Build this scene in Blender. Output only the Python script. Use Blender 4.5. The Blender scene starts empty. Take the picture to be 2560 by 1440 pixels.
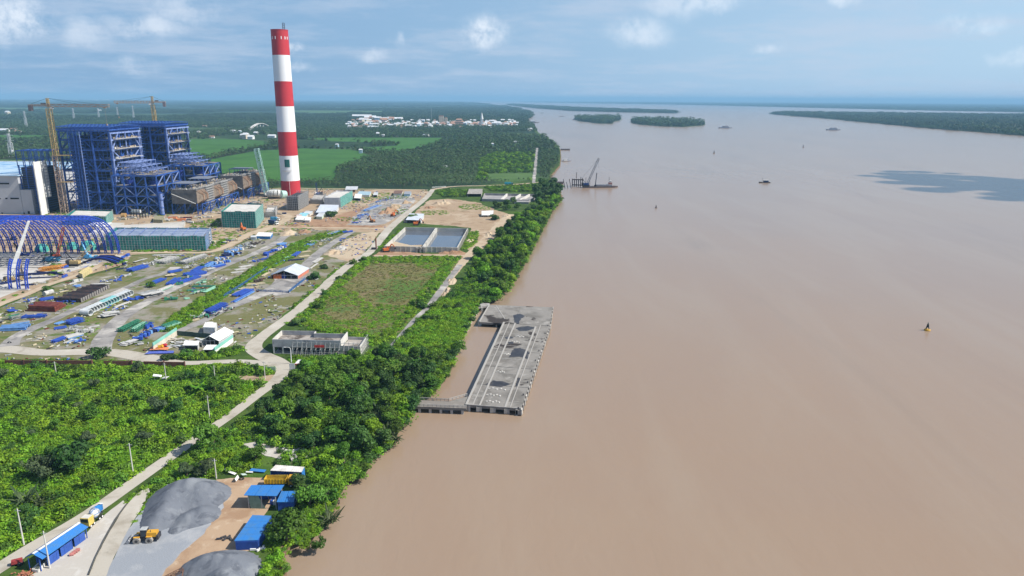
import bpy, math, random
import numpy as np
from mathutils import Vector, Matrix
from mathutils.geometry import tessellate_polygon
random.seed(7)
RNG = np.random.default_rng(11)
SC = bpy.context.scene
COL = SC.collection
R = math.radians

# ------------------------------------------------------------------ camera
FPX, PITCH, ROLL, CAMH = 1800.0, R(14.72), R(0.27), 120.0
right, up0 = Vector((1, 0, 0)), Vector((0, math.sin(PITCH), math.cos(PITCH)))
fwd = Vector((0, math.cos(PITCH), -math.sin(PITCH)))
cr, sr = math.cos(ROLL), math.sin(ROLL)
CX = cr * right + sr * up0
CY = -sr * right + cr * up0
cam_data = bpy.data.cameras.new("camera")
cam = bpy.data.objects.new("camera", cam_data)
COL.objects.link(cam)
cam.matrix_world = Matrix(((CX.x, CY.x, -fwd.x, 0), (CX.y, CY.y, -fwd.y, 0), (CX.z, CY.z, -fwd.z, CAMH), (0, 0, 0, 1)))
cam_data.sensor_width = 36.0
cam_data.lens = FPX / 2560 * 36.0
cam_data.clip_start = 1.0
cam_data.clip_end = 120000.0
SC.camera = cam

# ------------------------------------------------------------------ sun and sky
SUN_EL, SUN_AZ = R(45), R(-7)          # the azimuth is counted from +x (down-river right) towards +y
sun_dir = Vector((math.cos(SUN_EL) * math.cos(SUN_AZ), math.cos(SUN_EL) * math.sin(SUN_AZ), math.sin(SUN_EL)))
sl = bpy.data.lights.new("sun", "SUN")
sl.energy = 5.0
sl.angle = R(0.5)
sl.color = (1.0, 0.94, 0.84)
so = bpy.data.objects.new("sun", sl)
COL.objects.link(so)
so.rotation_euler = sun_dir.to_track_quat("Z", "Y").to_euler()
so.location = (400, 0, 600)

world = bpy.data.worlds.new("World")
SC.world = world
world.use_nodes = True
wn, wl = world.node_tree.nodes, world.node_tree.links
wn.clear()

def wnode(t, **kw):
 n = wn.new(t)
 for k, v in kw.items():
  setattr(n, k, v)
 return n

def wmath(op, a, b=None, clamp=False):
 n = wnode("ShaderNodeMath", operation=op)
 n.use_clamp = clamp
 for i, v in enumerate((a, b)):
  if v is None:
   continue
  if isinstance(v, (int, float)):
   n.inputs[i].default_value = v
  else:
   wl.new(v, n.inputs[i])
 return n.outputs[0]

SKY_STRENGTH = 0.094
HAZE = 7e-5
sky = wnode("ShaderNodeTexSky", sky_type="NISHITA")
sky.sun_disc = False
sky.sun_elevation = SUN_EL
sky.sun_rotation = R(90) - SUN_AZ
sky.altitude = 100
sky.air_density = 1.0
sky.dust_density = 0.0
sky.ozone_density = 3.0
tc = wnode("ShaderNodeTexCoord")
sep = wnode("ShaderNodeSeparateXYZ")
wl.new(tc.outputs["Generated"], sep.inputs[0])
# cloud layer seen in perspective: direction projected on a high plane
den = wmath("ADD", wmath("MAXIMUM", sep.outputs[2], 0.0), 0.10)
cu, cv = wmath("DIVIDE", sep.outputs[0], den), wmath("DIVIDE", sep.outputs[1], den)
comb = wnode("ShaderNodeCombineXYZ")
wl.new(cu, comb.inputs[0]); wl.new(cv, comb.inputs[1])
def wnoise(vec, scale, detail, rough=0.55):
 n = wnode("ShaderNodeTexNoise")
 n.inputs["Scale"].default_value = scale
 n.inputs["Detail"].default_value = detail
 n.inputs["Roughness"].default_value = rough
 wl.new(vec, n.inputs["Vector"])
 return n.outputs["Fac"]
def wramp(v, lo, hi):
 n = wnode("ShaderNodeMapRange", interpolation_type="SMOOTHSTEP")
 n.inputs[1].default_value = lo; n.inputs[2].default_value = hi
 wl.new(v, n.inputs[0])
 return n.outputs[0]
soft = wramp(wnoise(comb.outputs[0], 0.62, 8.0, 0.66), 0.43, 0.66)
fine = wnoise(tc.outputs["Generated"], 26.0, 8.0, 0.66)
# single cumulus puffs, each a direction in the sky with its own size
def sky_dir(px, py):
 d = CX * ((px - 1280) / FPX) + CY * (-(py - 720) / FPX) + fwd
 return d.normalized()
PUFFS = [(1212, 78, .034, .024, 1.0), (20, 45, .045, .032, .9), (362, 66, .050, .017, .6), (205, 88, .030, .022, .45), (736, 122, .014, .008, .95), (752, 168, .022, .009, .5),
         (930, 140, .020, .012, .45), (1600, 82, .045, .020, .55), (1760, 6, .060, .014, .55), (2430, 60, .038, .012, .5), (2110, 2, .020, .010, .5), (1925, 127, .022, .007, .45),
         (340, 172, .024, .014, .35), (995, 108, .007, .010, .4), (2520, 145, .02, .01, .45), (460, 20, .05, .02, .4), (1690, 10, .05, .02, .4)]
wob = wnode("ShaderNodeTexNoise")
wob.inputs["Scale"].default_value = 22.0; wob.inputs["Detail"].default_value = 5.0; wob.inputs["Roughness"].default_value = 0.6
wl.new(tc.outputs["Generated"], wob.inputs["Vector"])
wsub = wnode("ShaderNodeVectorMath", operation="SUBTRACT"); wsub.inputs[1].default_value = (.5, .5, .5)
wl.new(wob.outputs["Color"], wsub.inputs[0])
wsc = wnode("ShaderNodeVectorMath", operation="SCALE"); wsc.inputs["Scale"].default_value = 0.035
wl.new(wsub.outputs[0], wsc.inputs[0])
wadd = wnode("ShaderNodeVectorMath", operation="ADD")
wl.new(tc.outputs["Generated"], wadd.inputs[0]); wl.new(wsc.outputs[0], wadd.inputs[1])
acc = None
for px, py, rx, ry, amp in PUFFS:
 d = sky_dir(px, py)
 s1 = wnode("ShaderNodeVectorMath", operation="SUBTRACT"); s1.inputs[1].default_value = d
 wl.new(wadd.outputs[0], s1.inputs[0])
 s2 = wnode("ShaderNodeVectorMath", operation="MULTIPLY"); s2.inputs[1].default_value = (1 / rx, 1 / rx, 1 / ry)
 wl.new(s1.outputs[0], s2.inputs[0])
 ln = wnode("ShaderNodeVectorMath", operation="LENGTH"); wl.new(s2.outputs[0], ln.inputs[0])
 m = wnode("ShaderNodeMapRange", interpolation_type="SMOOTHSTEP")
 m.inputs[1].default_value = 1.25; m.inputs[2].default_value = 0.25; m.inputs[3].default_value = 0.0; m.inputs[4].default_value = amp
 wl.new(ln.outputs["Value"], m.inputs[0])
 acc = m.outputs[0] if acc is None else wmath("MAXIMUM", acc, m.outputs[0])
puff = wmath("MULTIPLY", acc, wramp(fine, 0.30, 0.62))
low = wramp(sep.outputs[2], 0.46, -0.02)        # moist air whitens and blues the lowest sky all round the horizon
mixh = wnode("ShaderNodeMix", data_type="RGBA")
wl.new(wmath("MULTIPLY", low, 0.93), mixh.inputs[0])
wl.new(sky.outputs[0], mixh.inputs[6])
sunside = wramp(sep.outputs[0], -0.55, 0.75)
mixs = wnode("ShaderNodeMix", data_type="RGBA")
wl.new(sunside, mixs.inputs[0])
mixs.inputs[6].default_value = (1.70, 3.25, 5.5, 1); mixs.inputs[7].default_value = (4.0, 5.7, 7.5, 1)
wl.new(mixs.outputs[2], mixh.inputs[7])
mixc = wnode("ShaderNodeMix", data_type="RGBA")      # thin grey-lilac veil
wl.new(wmath("MULTIPLY", soft, 0.55), mixc.inputs[0])
wl.new(mixh.outputs[2], mixc.inputs[6])
mixc.inputs[7].default_value = (4.9, 5.7, 7.0, 1)
mixp = wnode("ShaderNodeMix", data_type="RGBA")      # bright puffs
wl.new(wmath("MULTIPLY", puff, 0.75), mixp.inputs[0])
wl.new(mixc.outputs[2], mixp.inputs[6])
mixp.inputs[7].default_value = (9.0, 9.3, 9.8, 1)
bg = wnode("ShaderNodeBackground"); bg.inputs[1].default_value = SKY_STRENGTH
wl.new(mixp.outputs[2], bg.inputs[0])
wo = wnode("ShaderNodeOutputWorld"); wl.new(bg.outputs[0], wo.inputs[0])

SC.view_settings.view_transform = "Standard"
SC.view_settings.look = "None"
SC.view_settings.exposure = 0.34
SC.view_settings.gamma = 1.0
SC.view_settings.use_curve_mapping = False
SC.render.engine = "CYCLES"
SC.cycles.use_denoising = True
SC.cycles.max_bounces = 5
SC.cycles.diffuse_bounces = 2
SC.cycles.glossy_bounces = 2
SC.cycles.transmission_bounces = 3
SC.cycles.volume_bounces = 0
SC.cycles.transparent_max_bounces = 12
SC.cycles.sample_clamp_indirect = 4.0

# ------------------------------------------------------------------ survey: photograph bearings to metres on the ground
ZG = 2.0     # the land lies two metres above the river
def ray(px, py):
 return CX * ((px - 1280) / FPX) + CY * (-(py - 720) / FPX) + fwd
def P(px, py, z=ZG):
 d = ray(px, py)
 t = (z - CAMH) / d.z
 return Vector((d.x * t, d.y * t, z))
def RY(px, py, y):
 d = ray(px, py)
 t = y / d.y
 return Vector((d.x * t, y, CAMH + d.z * t))
def PL(pts, z=ZG):
 return [P(x, y, z) for x, y in pts]

# ------------------------------------------------------------------ materials
MATS = {}
def nodes_of(m):
 return m.node_tree.nodes, m.node_tree.links
def new_mat(name):
 m = bpy.data.materials.new(name)
 m.use_nodes = True
 n = m.node_tree.nodes
 return m, n, m.node_tree.links, n["Principled BSDF"]
def noise_fac(n, l, scale, detail=4, rough=.6, dist=0, vec=None):
 t = n.new("ShaderNodeTexNoise")
 t.inputs["Scale"].default_value = scale
 t.inputs["Detail"].default_value = detail
 t.inputs["Roughness"].default_value = rough
 t.inputs["Distortion"].default_value = dist
 if vec is None:
  g = n.get("POS") or n.new("ShaderNodeNewGeometry")
  g.name = "POS"
  vec = g.outputs["Position"]
 l.new(vec, t.inputs["Vector"])
 return t.outputs["Fac"]
def maprange(n, l, v, a, b, c=0., d=1., smooth=True):
 m = n.new("ShaderNodeMapRange")
 if smooth:
  m.interpolation_type = "SMOOTHSTEP"
 for i, x in enumerate((a, b, c, d)):
  m.inputs[i + 1].default_value = x
 l.new(v, m.inputs[0])
 return m.outputs[0]
def mix(n, l, f, a, b):
 m = n.new("ShaderNodeMix")
 m.data_type = "RGBA"
 if isinstance(f, (int, float)):
  m.inputs[0].default_value = f
 else:
  l.new(f, m.inputs[0])
 for i, c in ((6, a), (7, b)):
  if isinstance(c, tuple):
   m.inputs[i].default_value = (*c[:3], 1)
  else:
   l.new(c, m.inputs[i])
 return m.outputs[2]
def M(name, col, rough=.75, col2=None, scale=.6, lo=.38, hi=.68, metal=0., bump=0., spec=.3, rnd=0.):
 """A painted, cast or rolled surface: two related colours in fractal patches, optional relief."""
 if name in MATS:
  return MATS[name]
 m, n, l, b = new_mat(name)
 c2 = col2 or tuple(c * .72 for c in col)
 f = noise_fac(n, l, scale, 5)
 c = mix(n, l, maprange(n, l, f, lo, hi), col, c2)
 if rnd:
  oi = n.new("ShaderNodeObjectInfo")
  h = n.new("ShaderNodeHueSaturation")
  l.new(maprange(n, l, oi.outputs["Random"], 0, 1, 1 - rnd, 1 + rnd, False), h.inputs["Value"])
  l.new(c, h.inputs["Color"])
  c = h.outputs[0]
 l.new(c, b.inputs["Base Color"])
 b.inputs["Roughness"].default_value = rough
 b.inputs["Metallic"].default_value = metal
 b.inputs["Specular IOR Level"].default_value = spec
 if bump:
  bp = n.new("ShaderNodeBump")
  bp.inputs["Strength"].default_value = .6
  bp.inputs["Distance"].default_value = bump
  l.new(noise_fac(n, l, scale * 6, 5), bp.inputs["Height"])
  l.new(bp.outputs[0], b.inputs["Normal"])
 MATS[name] = m
 return m
def GM(name, base, layers, rough=.95, bump=.0, bscale=1.2):
 """Ground: layers of (colour, noise scale, low, high, detail) over a base colour."""
 if name in MATS:
  return MATS[name]
 m, n, l, b = new_mat(name)
 c = base
 for k, (col, sc, lo, hi) in enumerate(layers):
  g = n.new("ShaderNodeNewGeometry")
  mp = n.new("ShaderNodeVectorMath"); mp.operation = "ADD"; mp.inputs[1].default_value = (k * 37.1, k * 11.3, k * 5.7)
  l.new(g.outputs["Position"], mp.inputs[0])
  f = noise_fac(n, l, sc, 7, .62, .4, mp.outputs[0])
  c = mix(n, l, maprange(n, l, f, lo, hi), c, col)
 l.new(c, b.inputs["Base Color"])
 b.inputs["Roughness"].default_value = rough
 b.inputs["Specular IOR Level"].default_value = .15
 if bump:
  bp = n.new("ShaderNodeBump")
  bp.inputs["Strength"].default_value = .8
  bp.inputs["Distance"].default_value = bump
  l.new(noise_fac(n, l, bscale, 6), bp.inputs["Height"])
  l.new(bp.outputs[0], b.inputs["Normal"])
 MATS[name] = m
 return m
def LEAF(name, dark, light, trans=.25, rnd=.25, yellow=.0):
 if name in MATS:
  return MATS[name]
 m, n, l, b = new_mat(name)
 at = n.new("ShaderNodeAttribute"); at.attribute_name = "leafvar"
 oi = n.new("ShaderNodeObjectInfo")
 c = mix(n, l, at.outputs["Fac"], dark, light)
 h = n.new("ShaderNodeHueSaturation")
 l.new(maprange(n, l, oi.outputs["Random"], 0, 1, 1 - rnd, 1 + rnd, False), h.inputs["Value"])
 ad = n.new("ShaderNodeMath"); ad.operation = "ADD"
 l.new(maprange(n, l, noise_fac(n, l, .05, 3), .3, .7, .238, .259, False), ad.inputs[0])
 sn = n.new("ShaderNodeMath"); sn.operation = "FRACT"; ml = n.new("ShaderNodeMath"); ml.operation = "MULTIPLY"; ml.inputs[1].default_value = 7.31
 l.new(oi.outputs["Random"], ml.inputs[0]); l.new(ml.outputs[0], sn.inputs[0])
 l.new(maprange(n, l, sn.outputs[0], 0, 1, .232, .262, False), ad.inputs[1])
 l.new(ad.outputs[0], h.inputs["Hue"])
 l.new(c, h.inputs["Color"])
 l.new(h.outputs[0], b.inputs["Base Color"])
 b.inputs["Roughness"].default_value = .55
 b.inputs["Specular IOR Level"].default_value = .25
 tr = n.new("ShaderNodeBsdfTranslucent")
 l.new(h.outputs[0], tr.inputs[0])
 ms = n.new("ShaderNodeMixShader"); ms.inputs[0].default_value = trans
 l.new(b.outputs[0], ms.inputs[1]); l.new(tr.outputs[0], ms.inputs[2])
 l.new(ms.outputs[0], n["Material Output"].inputs[0])
 MATS[name] = m
 return m

# ------------------------------------------------------------------ mesh builder
class MB:
 def __init__(s):
  s.v, s.f = [], []
 def add(s, vs, fs):
  k = len(s.v)
  s.v += [tuple(v) for v in vs]
  s.f += [tuple(i + k for i in f) for f in fs]
  return s
 def hexa(s, b, t):
  return s.add(list(b) + list(t), [(3, 2, 1, 0), (4, 5, 6, 7), (0, 1, 5, 4), (1, 2, 6, 5), (2, 3, 7, 6), (3, 0, 4, 7)])
 def box(s, c, size, rz=0., tilt=None):
  x, y, z = (d / 2 for d in size)
  vs = [(-x, -y, -z), (x, -y, -z), (x, y, -z), (-x, y, -z), (-x, -y, z), (x, -y, z), (x, y, z), (-x, y, z)]
  m = Matrix.Rotation(rz, 3, "Z")
  if tilt:
   m = m @ Matrix.Rotation(tilt, 3, "Y")
  c = Vector(c)
  vs = [m @ Vector(v) + c for v in vs]
  return s.hexa(vs[:4], vs[4:])
 def prism(s, poly, z0, z1):
  n = len(poly)
  a = [(p[0], p[1], z0) for p in poly]; b = [(p[0], p[1], z1) for p in poly]
  return s.add(a + b, [tuple(range(n - 1, -1, -1)), tuple(range(n, 2 * n))] + [(i, (i + 1) % n, (i + 1) % n + n, i + n) for i in range(n)])
 def beam(s, p, q, w, h=None, up=(0, 0, 1)):
  p, q = Vector(p), Vector(q)
  h = h or w
  d = q - p
  if d.length < 1e-6:
   return s
  d.normalize()
  u = Vector(up)
  if abs(d.dot(u)) > .98:
   u = Vector((0, 1, 0))
  a = d.cross(u).normalized() * (w / 2)
  b = a.cross(d).normalized() * (h / 2)
  return s.hexa([p - a - b, p + a - b, p + a + b, p - a + b], [q - a - b, q + a - b, q + a + b, q - a + b])
 def cyl(s, p, q, r0, r1=None, n=12, caps=True):
  p, q = Vector(p), Vector(q)
  r1 = r0 if r1 is None else r1
  d = (q - p).normalized()
  u = Vector((1, 0, 0)) if abs(d.x) < .9 else Vector((0, 1, 0))
  a = d.cross(u).normalized(); b = d.cross(a)
  vs = [p + (a * math.cos(t) + b * math.sin(t)) * r0 for t in np.linspace(0, 2 * math.pi, n, False)]
  vs += [q + (a * math.cos(t) + b * math.sin(t)) * r1 for t in np.linspace(0, 2 * math.pi, n, False)]
  fs = [(i, (i + 1) % n, (i + 1) % n + n, i + n) for i in range(n)]
  if caps:
   fs += [tuple(range(n - 1, -1, -1)), tuple(range(n, 2 * n))]
  return s.add(vs, fs)
 def tube(s, pts, r, n=8):
  for a, b in zip(pts[:-1], pts[1:]):
   s.cyl(a, b, r, n=n)
  return s
 def lathe(s, c, prof, n=24):
  c = Vector(c)
  vs = [c + Vector((r * math.cos(t), r * math.sin(t), z)) for r, z in prof for t in np.linspace(0, 2 * math.pi, n, False)]
  fs = [(k * n + i, k * n + (i + 1) % n, (k + 1) * n + (i + 1) % n, (k + 1) * n + i) for k in range(len(prof) - 1) for i in range(n)]
  return s.add(vs, fs)
 def lattice(s, p, q, w, seg, r, h=None, up=(0, 0, 1), diag=True):
  """A square lattice mast or boom from p to q: four chords, battens and diagonals."""
  p, q = Vector(p), Vector(q)
  h = h or w
  d = (q - p); L = d.length; d.normalize()
  u = Vector(up)
  if abs(d.dot(u)) > .95:
   u = Vector((0, 1, 0))
  a = d.cross(u).normalized() * (w / 2); b = a.cross(d).normalized() * (h / 2)
  cs = [-a - b, a - b, a + b, -a + b]
  for c in cs:
   s.beam(p + c, q + c, r)
  n = max(1, int(L / seg))
  for i in range(n + 1):
   o = p + d * (L * i / n)
   for k in range(4):
    s.beam(o + cs[k], o + cs[(k + 1) % 4], r * .6)
    if diag and i < n:
     o2 = p + d * (L * (i + 1) / n)
     a1, b1 = (cs[k], cs[(k + 1) % 4]) if i % 2 else (cs[(k + 1) % 4], cs[k])
     s.beam(o + a1, o2 + b1, r * .6)
  return s
 def build(s, name, mat, parent=None, smooth=False, local=False, **props):
  me = bpy.data.meshes.new(name)
  vs = s.v
  if parent is not None and not local:
   o = parent.location if parent.parent is None else parent.parent.location
   vs = [(x - o.x, y - o.y, z - o.z) for x, y, z in vs]
  me.from_pydata(vs, [], s.f)
  if smooth:
   me.polygons.foreach_set("use_smooth", [True] * len(me.polygons))
  me.materials.append(mat)
  ob = bpy.data.objects.new(name, me)
  COL.objects.link(ob)
  ob.parent = parent
  for k, v in props.items():
   ob[k] = v
  return ob
def thing(name, label, cat, loc=(0, 0, 0), group=None, rz=0., scale=1.):
 o = bpy.data.objects.new(name, None)
 o.empty_display_size = .5
 COL.objects.link(o)
 o.location = loc
 o.rotation_euler = (0, 0, rz)
 o.scale = (scale,) * 3 if isinstance(scale, (int, float)) else scale
 o["label"] = label; o["category"] = cat
 if group:
  o["group"] = group
 return o
def tag(o, label, cat, group=None):
 o["label"] = label; o["category"] = cat
 if group:
  o["group"] = group
 return o
def dup(src, loc=None, rz=None, label=None, scale=None, group=None):
 c = src.copy(); COL.objects.link(c)
 if loc is not None: c.location = loc
 if rz is not None: c.rotation_euler = (0, 0, rz)
 if scale is not None: c.scale = (scale,) * 3 if isinstance(scale, (int, float)) else scale
 if label: c["label"] = label
 if group: c["group"] = group
 for ch in KIDS(src):
  d = ch.copy(); COL.objects.link(d); d.parent = c
  for g in KIDS(ch):
   e = g.copy(); COL.objects.link(e); e.parent = d
 return c
KCACHE = {}
def KIDS(o):
 if o.name not in KCACHE:
  KCACHE[o.name] = list(o.children)
 return KCACHE[o.name]
def proto_done(o):
 KCACHE[o.name] = list(o.children)
 for c in o.children:
  KCACHE[c.name] = list(c.children)

# ------------------------------------------------------------------ polygons, sheets, ribbons
SHEETS = 0
def fract(k, s=1.):
 return (math.sin(k * 12.9898 * s) * 43758.5453) % 1
def rough_edge(pts, step, amp, seed=0):
 """Subdivides an outline and pushes its points about, coarse then fine, so that no edge is ruled."""
 rg = np.random.default_rng(seed)
 out = []
 n = len(pts)
 for i in range(n):
  a, b = pts[i], pts[(i + 1) % n]
  k = max(1, int((b - a).length / step))
  off = np.zeros(k)
  for o in (k // 8 + 2, k // 3 + 2, k + 1):
   off += np.interp(np.linspace(0, 1, k, False), np.linspace(0, 1, o), rg.normal(0, 1, o)) * .5
  d = (b - a).normalized() if (b - a).length > 0 else Vector((1, 0, 0))
  nn = Vector((-d.y, d.x, 0))
  for j in range(k):
   w = min(1, j / 2)
   out.append(a + (b - a) * (j / k) + nn * (off[j] * amp * w))
 return out
def sheet(name, px, mat, lvl, step=3., amp=.5, seed=1, z=ZG, world=False, parent=None, **props):
 pts = [Vector((p[0], p[1], z)) for p in px] if world else PL(px, z)
 pts = rough_edge(pts, step, amp, seed) if amp else pts
 tris = tessellate_polygon([[Vector((p.x, p.y, 0)) for p in pts]])
 global SHEETS
 SHEETS += 1
 zz = z + lvl * .03 + SHEETS * .0006
 me = bpy.data.meshes.new(name)
 fs = []
 for t in tris:
  a, b, c = (pts[i] for i in t)
  cr_ = (b.x - a.x) * (c.y - a.y) - (b.y - a.y) * (c.x - a.x)
  fs.append(tuple(t) if cr_ > 0 else tuple(reversed(t)))
 me.from_pydata([(p.x, p.y, zz) for p in pts], [], fs)
 me.materials.append(mat)
 o = bpy.data.objects.new(name, me)
 COL.objects.link(o)
 if parent:
  o.parent = parent
 else:
  o["kind"] = "structure"
 for k, v in props.items():
  o[k] = v
 return o
def smooth_line(pts, n=6):
 out = []
 p = [pts[0]] + list(pts) + [pts[-1]]
 for i in range(1, len(p) - 2):
  for k in range(n):
   t = k / n
   a, b, c, d = p[i - 1], p[i], p[i + 1], p[i + 2]
   out.append(.5 * ((2 * b) + (c - a) * t + (2 * a - 5 * b + 4 * c - d) * t * t + (3 * b - a - 3 * c + d) * t ** 3))
 out.append(p[-2])
 return out
def ribbon(name, px, width, mat, lvl, amp=.35, seed=3, z=ZG, n=6, **props):
 c = smooth_line(PL(px, z), n)
 ws = width if isinstance(width, (list, tuple)) else [width] * len(px)
 L, Rr = [], []
 for i, p in enumerate(c):
  d = (c[min(i + 1, len(c) - 1)] - c[max(i - 1, 0)]).normalized()
  nn = Vector((-d.y, d.x, 0))
  w = np.interp(i / n, range(len(ws)), ws) / 2
  L.append(p + nn * w); Rr.append(p - nn * w)
 ROADS.append((c[::2] + [c[-1]], [float(np.interp(2 * i / n, range(len(ws)), ws)) for i in range(len(c[::2]))]))
 poly = L + Rr[::-1]
 return sheet(name, [(p.x, p.y) for p in poly], mat, lvl, 2.5, amp, seed, z, True, **props)
ROADS = []
def off_road(x, y, margin=1.6):
 k = np.ones(len(x), bool)
 for pts, ws in ROADS:
  for (a, b, w) in zip(pts[:-1], pts[1:], ws):
   dx, dy = b.x - a.x, b.y - a.y; L2 = dx * dx + dy * dy + 1e-9
   t = np.clip(((x - a.x) * dx + (y - a.y) * dy) / L2, 0, 1)
   k &= np.hypot(x - a.x - t * dx, y - a.y - t * dy) > w / 2 + margin
 return k
def pip(x, y, poly):
 """Vectorised point-in-polygon."""
 ins = np.zeros(len(x), bool)
 n = len(poly)
 for i in range(n):
  x1, y1 = poly[i][0], poly[i][1]; x2, y2 = poly[(i + 1) % n][0], poly[(i + 1) % n][1]
  c = ((y1 > y) != (y2 > y))
  with np.errstate(divide="ignore", invalid="ignore"):
   ins ^= c & (x < (x2 - x1) * (y - y1) / (y2 - y1 + 1e-12) + x1)
 return ins
def scatter(poly, spacing, seed=0, holes=(), jit=1.6, margin=1.0):
 xs = [p[0] for p in poly]; ys = [p[1] for p in poly]
 rg = np.random.default_rng(seed)
 gx, gy = np.meshgrid(np.arange(min(xs), max(xs), spacing), np.arange(min(ys), max(ys), spacing))
 x = gx.ravel() + rg.uniform(-.5, .5, gx.size) * spacing * jit
 y = gy.ravel() + rg.uniform(-.5, .5, gx.size) * spacing * jit
 k = pip(x, y, poly)
 for h in holes:
  k &= ~pip(x, y, h)
 x, y = x[k], y[k]
 if spacing < 30:
  k = off_road(x, y, margin); x, y = x[k], y[k]
 return x, y
def ordw(n):
 one = "first second third fourth fifth sixth seventh eighth ninth tenth eleventh twelfth thirteenth fourteenth fifteenth sixteenth seventeenth eighteenth nineteenth".split()
 ten = {20: "twent", 30: "thirt", 40: "fort", 50: "fift", 60: "sixt", 70: "sevent", 80: "eight", 90: "ninet"}
 if n >= 100: return "one hundred and " + ordw(n - 100) if n > 100 else "hundredth"
 return one[n - 1] if n < 20 else ten[n // 10 * 10] + ("ieth" if n % 10 == 0 else "y-" + one[n % 10 - 1])
# ================================================================== THE LAND AND THE RIVER
def water_mat():
 m, n, l, b = new_mat("silty_river_water")
 f = noise_fac(n, l, .0045, 5, .55, .6)
 f2 = noise_fac(n, l, .03, 4, .5)
 c = mix(n, l, maprange(n, l, f, .35, .7), (.302, .218, .152), (.290, .212, .154))
 c = mix(n, l, maprange(n, l, f2, .45, .75, 0, .35), c, (.300, .225, .160))
 sv = n.new("ShaderNodeVectorMath"); sv.operation = "MULTIPLY"; sv.inputs[1].default_value = (.022, .0035, 1)
 l.new(n["POS"].outputs["Position"], sv.inputs[0])
 c = mix(n, l, maprange(n, l, noise_fac(n, l, 1.0, 6, .6, .8, sv.outputs[0]), .40, .68, 0, .5), c, (.320, .250, .185))
 c = mix(n, l, maprange(n, l, noise_fac(n, l, .35, 5, .6, 1.2, sv.outputs[0]), .52, .70, 0, .5), c, (.232, .172, .124))
 l.new(c, b.inputs["Base Color"])
 b.inputs["Roughness"].default_value = .22
 b.inputs["IOR"].default_value = 1.33
 b.inputs["Specular IOR Level"].default_value = .5
 g = n.get("POS")
 st = n.new("ShaderNodeVectorMath"); st.operation = "MULTIPLY"; st.inputs[1].default_value = (1.0, .45, 1.0)
 l.new(g.outputs["Position"], st.inputs[0])
 h1 = noise_fac(n, l, .22, 5, .55, .5, st.outputs[0])
 bp = n.new("ShaderNodeBump"); bp.inputs["Strength"].default_value = .55; bp.inputs["Distance"].default_value = .17
 l.new(h1, bp.inputs["Height"]); l.new(bp.outputs[0], b.inputs["Normal"])
 return m
WATER = water_mat()
rv = MB(); rv.add([(-45000, -600, 0), (45000, -600, 0), (45000, 46000, 0), (-45000, 46000, 0)], [(0, 1, 2, 3)])
rv.build("river", WATER)["kind"] = "structure"

G_GRASS = GM("rank_grass_ground", (.045, .085, .016), [((.075, .125, .024), .05, .4, .65), ((.03, .055, .014), .25, .5, .7), ((.10, .095, .04), .013, .58, .72)], bump=.3)
G_MUD = GM("river_mud", (.17, .115, .07), [((.10, .07, .045), .3, .4, .7)], bump=.2)
G_FAR = GM("far_delta_land", (.022, .050, .018), [((.016, .036, .016), .004, .4, .6), ((.060, .105, .036), .0012, .52, .57), ((.035, .065, .022), .02, .45, .7)])
G_YARD = GM("laydown_yard_ground", (.150, .150, .062), [((.26, .24, .20), .040, .47, .58), ((.095, .135, .032), .09, .52, .64), ((.22, .18, .115), .3, .53, .7), ((.36, .34, .30), .022, .60, .68)], bump=.12)
G_GRAVEL = GM("grey_gravel", (.30, .285, .27), [((.20, .19, .185), .10, .45, .62), ((.46, .435, .40), .05, .50, .62), ((.16, .15, .14), .35, .6, .74)], bump=.05, bscale=3)
G_ROAD = GM("pale_worn_concrete_road", (.44, .405, .345), [((.33, .295, .24), .10, .5, .68), ((.52, .49, .43), .03, .52, .68), ((.28, .26, .22), .6, .6, .75)], bump=.03, bscale=4)
G_DIRT = GM("tan_site_dirt", (.36, .265, .175), [((.44, .345, .245), .05, .45, .65), ((.255, .17, .105), .09, .52, .7), ((.10, .125, .04), .03, .60, .68)], bump=.15)
G_RED = GM("reddish_turned_soil", (.34, .215, .135), [((.26, .15, .09), .12, .45, .65), ((.42, .30, .20), .06, .52, .7)], bump=.35, bscale=.8)
G_SAND = GM("pale_sandy_track", (.47, .38, .27), [((.38, .28, .19), .08, .45, .7)], bump=.06)
G_RICE = GM("rice_field_green", (.052, .145, .026), [((.040, .115, .022), .012, .42, .62), ((.075, .165, .035), .05, .55, .75)], bump=.1)
G_RICE2 = GM("pale_rice_field", (.085, .150, .045), [((.06, .12, .03), .01, .42, .62)])
G_MARSH = GM("reed_marsh", (.165, .150, .062), [((.085, .155, .030), .022, .47, .56), ((.200, .155, .085), .035, .5, .62), ((.060, .10, .025), .15, .56, .72)], bump=.7, bscale=.9)
G_CONC = GM("site_concrete_slab", (.50, .48, .44), [((.40, .375, .33), .07, .48, .68), ((.57, .55, .52), .02, .5, .7), ((.30, .28, .25), .4, .62, .76)], bump=.02)
G_WHITE = GM("white_lime_yard", (.46, .43, .385), [((.46, .42, .36), .10, .52, .7), ((.54, .52, .48), .3, .5, .7)], bump=.04)
G_STONE = GM("crushed_stone_floor", (.27, .29, .32), [((.36, .37, .385), .10, .45, .65), ((.33, .28, .22), .05, .58, .7)], bump=.10, bscale=2.5)
G_GREEN = GM("creeper_ground", (.055, .115, .018), [((.085, .150, .025), .15, .45, .65), ((.035, .065, .014), .4, .52, .7)], bump=.5, bscale=1.1)

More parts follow.
